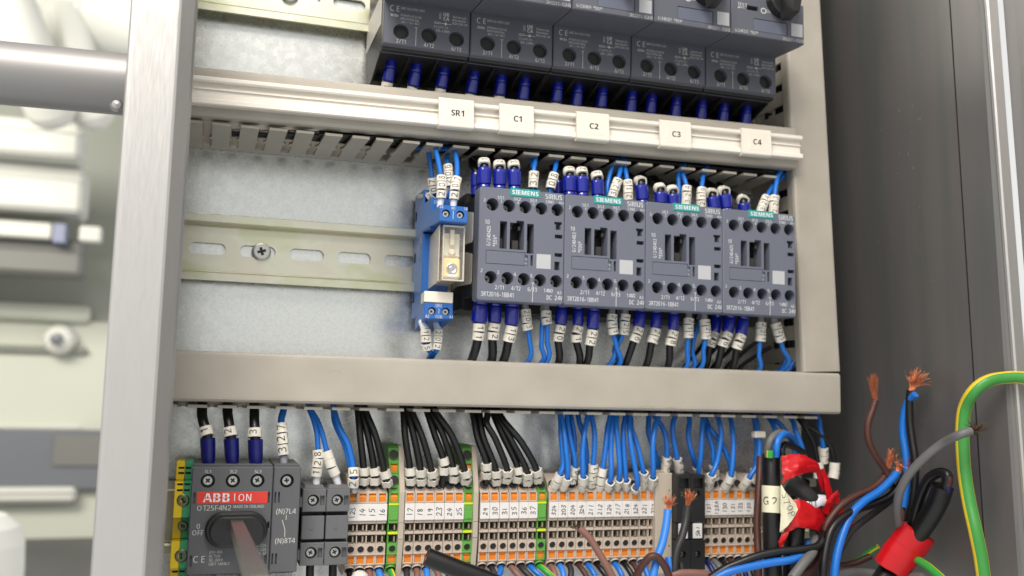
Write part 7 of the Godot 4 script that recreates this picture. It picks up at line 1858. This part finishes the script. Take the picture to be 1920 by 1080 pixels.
	wire("earth_wire", "thick green and yellow wire arching over the bright steel lip", "green and yellow wires of the side wall", "earth", 3.05, [Vector3(264.2, -93.3, 128), Vector3(259.2, -88.4, 122), Vector3(250.1, -88.6, 117.3), Vector3(242.7, -90.9, 115.2), Vector3(238.5, -95.9, 112.2), Vector3(238.5, -103.7, 107.2), Vector3(238.1, -113.6, 105.8), Vector3(237.7, -125.3, 106), Vector3(237.1, -137.7, 107.4), Vector3(236.5, -150.8, 110.1), Vector3(235.7, -162.6, 113.6), Vector3(237.3, -174.6, 114.6), Vector3(238.3, -185.6, 115.1)], {"stripe": [GN, YL, YL, YL, YL, YL, YL, YL, YL, YL, YL, YL, YL, YL, YL, GN, GN, GN, GN, GN]})
	wire("earth_wire", "green and yellow wire lying low behind the red tape band", "green and yellow wires of the side wall", "earth", 2.0, [Vector3(238.6, -182.8, 72.4), Vector3(238.4, -184, 77), Vector3(238, -185.5, 82.4), Vector3(237.2, -188.8, 90.4), Vector3(236.7, -190.8, 94.5)])
	wire("earth_wire", "green and yellow wire slanting low beside the curved blue wire", "green and yellow wires of the side wall", "earth", 1.5, [Vector3(229.5, -191.8, 40), Vector3(233.7, -188.3, 42), Vector3(237.3, -184.8, 44), Vector3(239.7, -181.5, 47.3)])
	wire("loose_wire", "dark brown wire lying low under the curved wires", g, "brown", 1.8, [Vector3(209.4, -187.4, 40), Vector3(216.3, -191.7, 44), Vector3(224.9, -190.5, 46), Vector3(233.6, -186.6, 48)])
	wire("loose_wire", "grey wire crossing the lower edge beneath the red tape band", g, "grey", 2.2, [Vector3(204.8, -195.4, 50), Vector3(214.5, -193.8, 52), Vector3(227.3, -194.4, 52), Vector3(238.3, -194.6, 59.6), Vector3(238, -191.5, 79.7)])
	# wires behind the bundle that go up into the duct
	var rear := [["blue", [Vector3(221.7, -137.6, 26), Vector3(220.3, -127.2, 28), Vector3(218.4, -117, 28), Vector3(219.5, -110.3, 24)], "blue wire with white marker at the edge of the duct end", "21"], ["black", [Vector3(225, -146.3, 30), Vector3(226.2, -138.4, 30), Vector3(224, -128.2, 30), Vector3(217.7, -120.4, 28), Vector3(211.5, -116.1, 25), Vector3(210.5, -111.6, 22)], "black wire bowing outwards under the duct end", "__"], ["black", [Vector3(217.3, -146.4, 28), Vector3(216.4, -136.3, 28), Vector3(213.9, -126.1, 28), Vector3(210, -117.2, 26), Vector3(208.1, -111.7, 22)], "black wire bowing down to the last terminals under the duct end", "__"],
		["blue", [Vector3(205.9, -133.9, 30), Vector3(203.3, -127.2, 31), Vector3(201, -118.3, 29), Vector3(202.3, -112.3, 24)], "blue wire hanging under the duct end behind the red tape", ""], ["blue", [Vector3(201.6, -129.6, 28), Vector3(199.7, -125.1, 28), Vector3(194.1, -116.3, 26), Vector3(190.6, -111.4, 22)], "blue wire slanting under the duct above the tagged cable", ""], ["blue", [Vector3(189.1, -125.1, 30), Vector3(187.8, -120.7, 30), Vector3(187.4, -116.3, 28), Vector3(187.9, -112, 23)], "blue wire hanging straight above the tagged cable", ""]]
	for r in rear:
		var p: Array = r[1]
		var l: Vector3 = p[p.size() - 1]
		p.append(Vector3(l.x - 2, -101, 10))
		var d := {}
		if r[3]: d = {"mark": r[3], "m0": 0.5, "ml": 4.6, "mr": 2.6, "face": Vector3(0.3, 0, 1)}
		wire("wire", r[2], "wires at the outer end of the middle duct", r[0], 1.5, p, d)

# a thin crumpled sheet between two edge curves (outer and inner), with its own thickness
func rumple(sh: Sh, ea: Array, eb: Array, o: Vector3, nu: int, nv: int, amp: float, seed_no: int):
	var nz := FastNoiseLite.new()
	nz.seed = seed_no; nz.frequency = 0.16; nz.fractal_octaves = 2
	var pa := curve(PackedVector3Array(ea), 6)
	var pb := curve(PackedVector3Array(eb), 6)
	var grid := []
	for i in nu + 1:
		var row := []
		var a: Vector3 = pa[int(round(float(i) / nu * (pa.size() - 1)))] - o
		var b: Vector3 = pb[int(round(float(i) / nu * (pb.size() - 1)))] - o
		for j in nv + 1:
			var f := float(j) / nv
			var q := a.lerp(b, f)
			q += Vector3(nz.get_noise_3d(q.x * 2.0, q.y * 2.0, 3.0), nz.get_noise_3d(q.x * 2.0, q.y * 2.0, 19.0), nz.get_noise_3d(q.x * 2.0, q.y * 2.0, 40.0) * 1.6 + sin(f * PI) * 1.2) * amp
			row.append(q)
		grid.append(row)
	var nrm := func(i: int, j: int) -> Vector3:
		var du: Vector3 = grid[mini(i + 1, nu)][j] - grid[maxi(i - 1, 0)][j]
		var dv: Vector3 = grid[i][mini(j + 1, nv)] - grid[i][maxi(j - 1, 0)]
		var m := du.cross(dv).normalized()
		return m if m.z > 0.0 else -m
	for i in nu:
		for j in nv:
			var n0: Vector3 = nrm.call(i, j)
			var n1: Vector3 = nrm.call(i + 1, j)
			var n2: Vector3 = nrm.call(i + 1, j + 1)
			var n3: Vector3 = nrm.call(i, j + 1)
			sh.tri(grid[i][j], grid[i + 1][j], grid[i + 1][j + 1], n0, n1, n2)
			sh.tri(grid[i][j], grid[i + 1][j + 1], grid[i][j + 1], n0, n2, n3)
			var th := 0.2
			sh.tri(grid[i][j] - n0 * th, grid[i + 1][j] - n1 * th, grid[i + 1][j + 1] - n2 * th, -n0, -n1, -n2)
			sh.tri(grid[i][j] - n0 * th, grid[i + 1][j + 1] - n2 * th, grid[i][j + 1] - n3 * th, -n0, -n2, -n3)
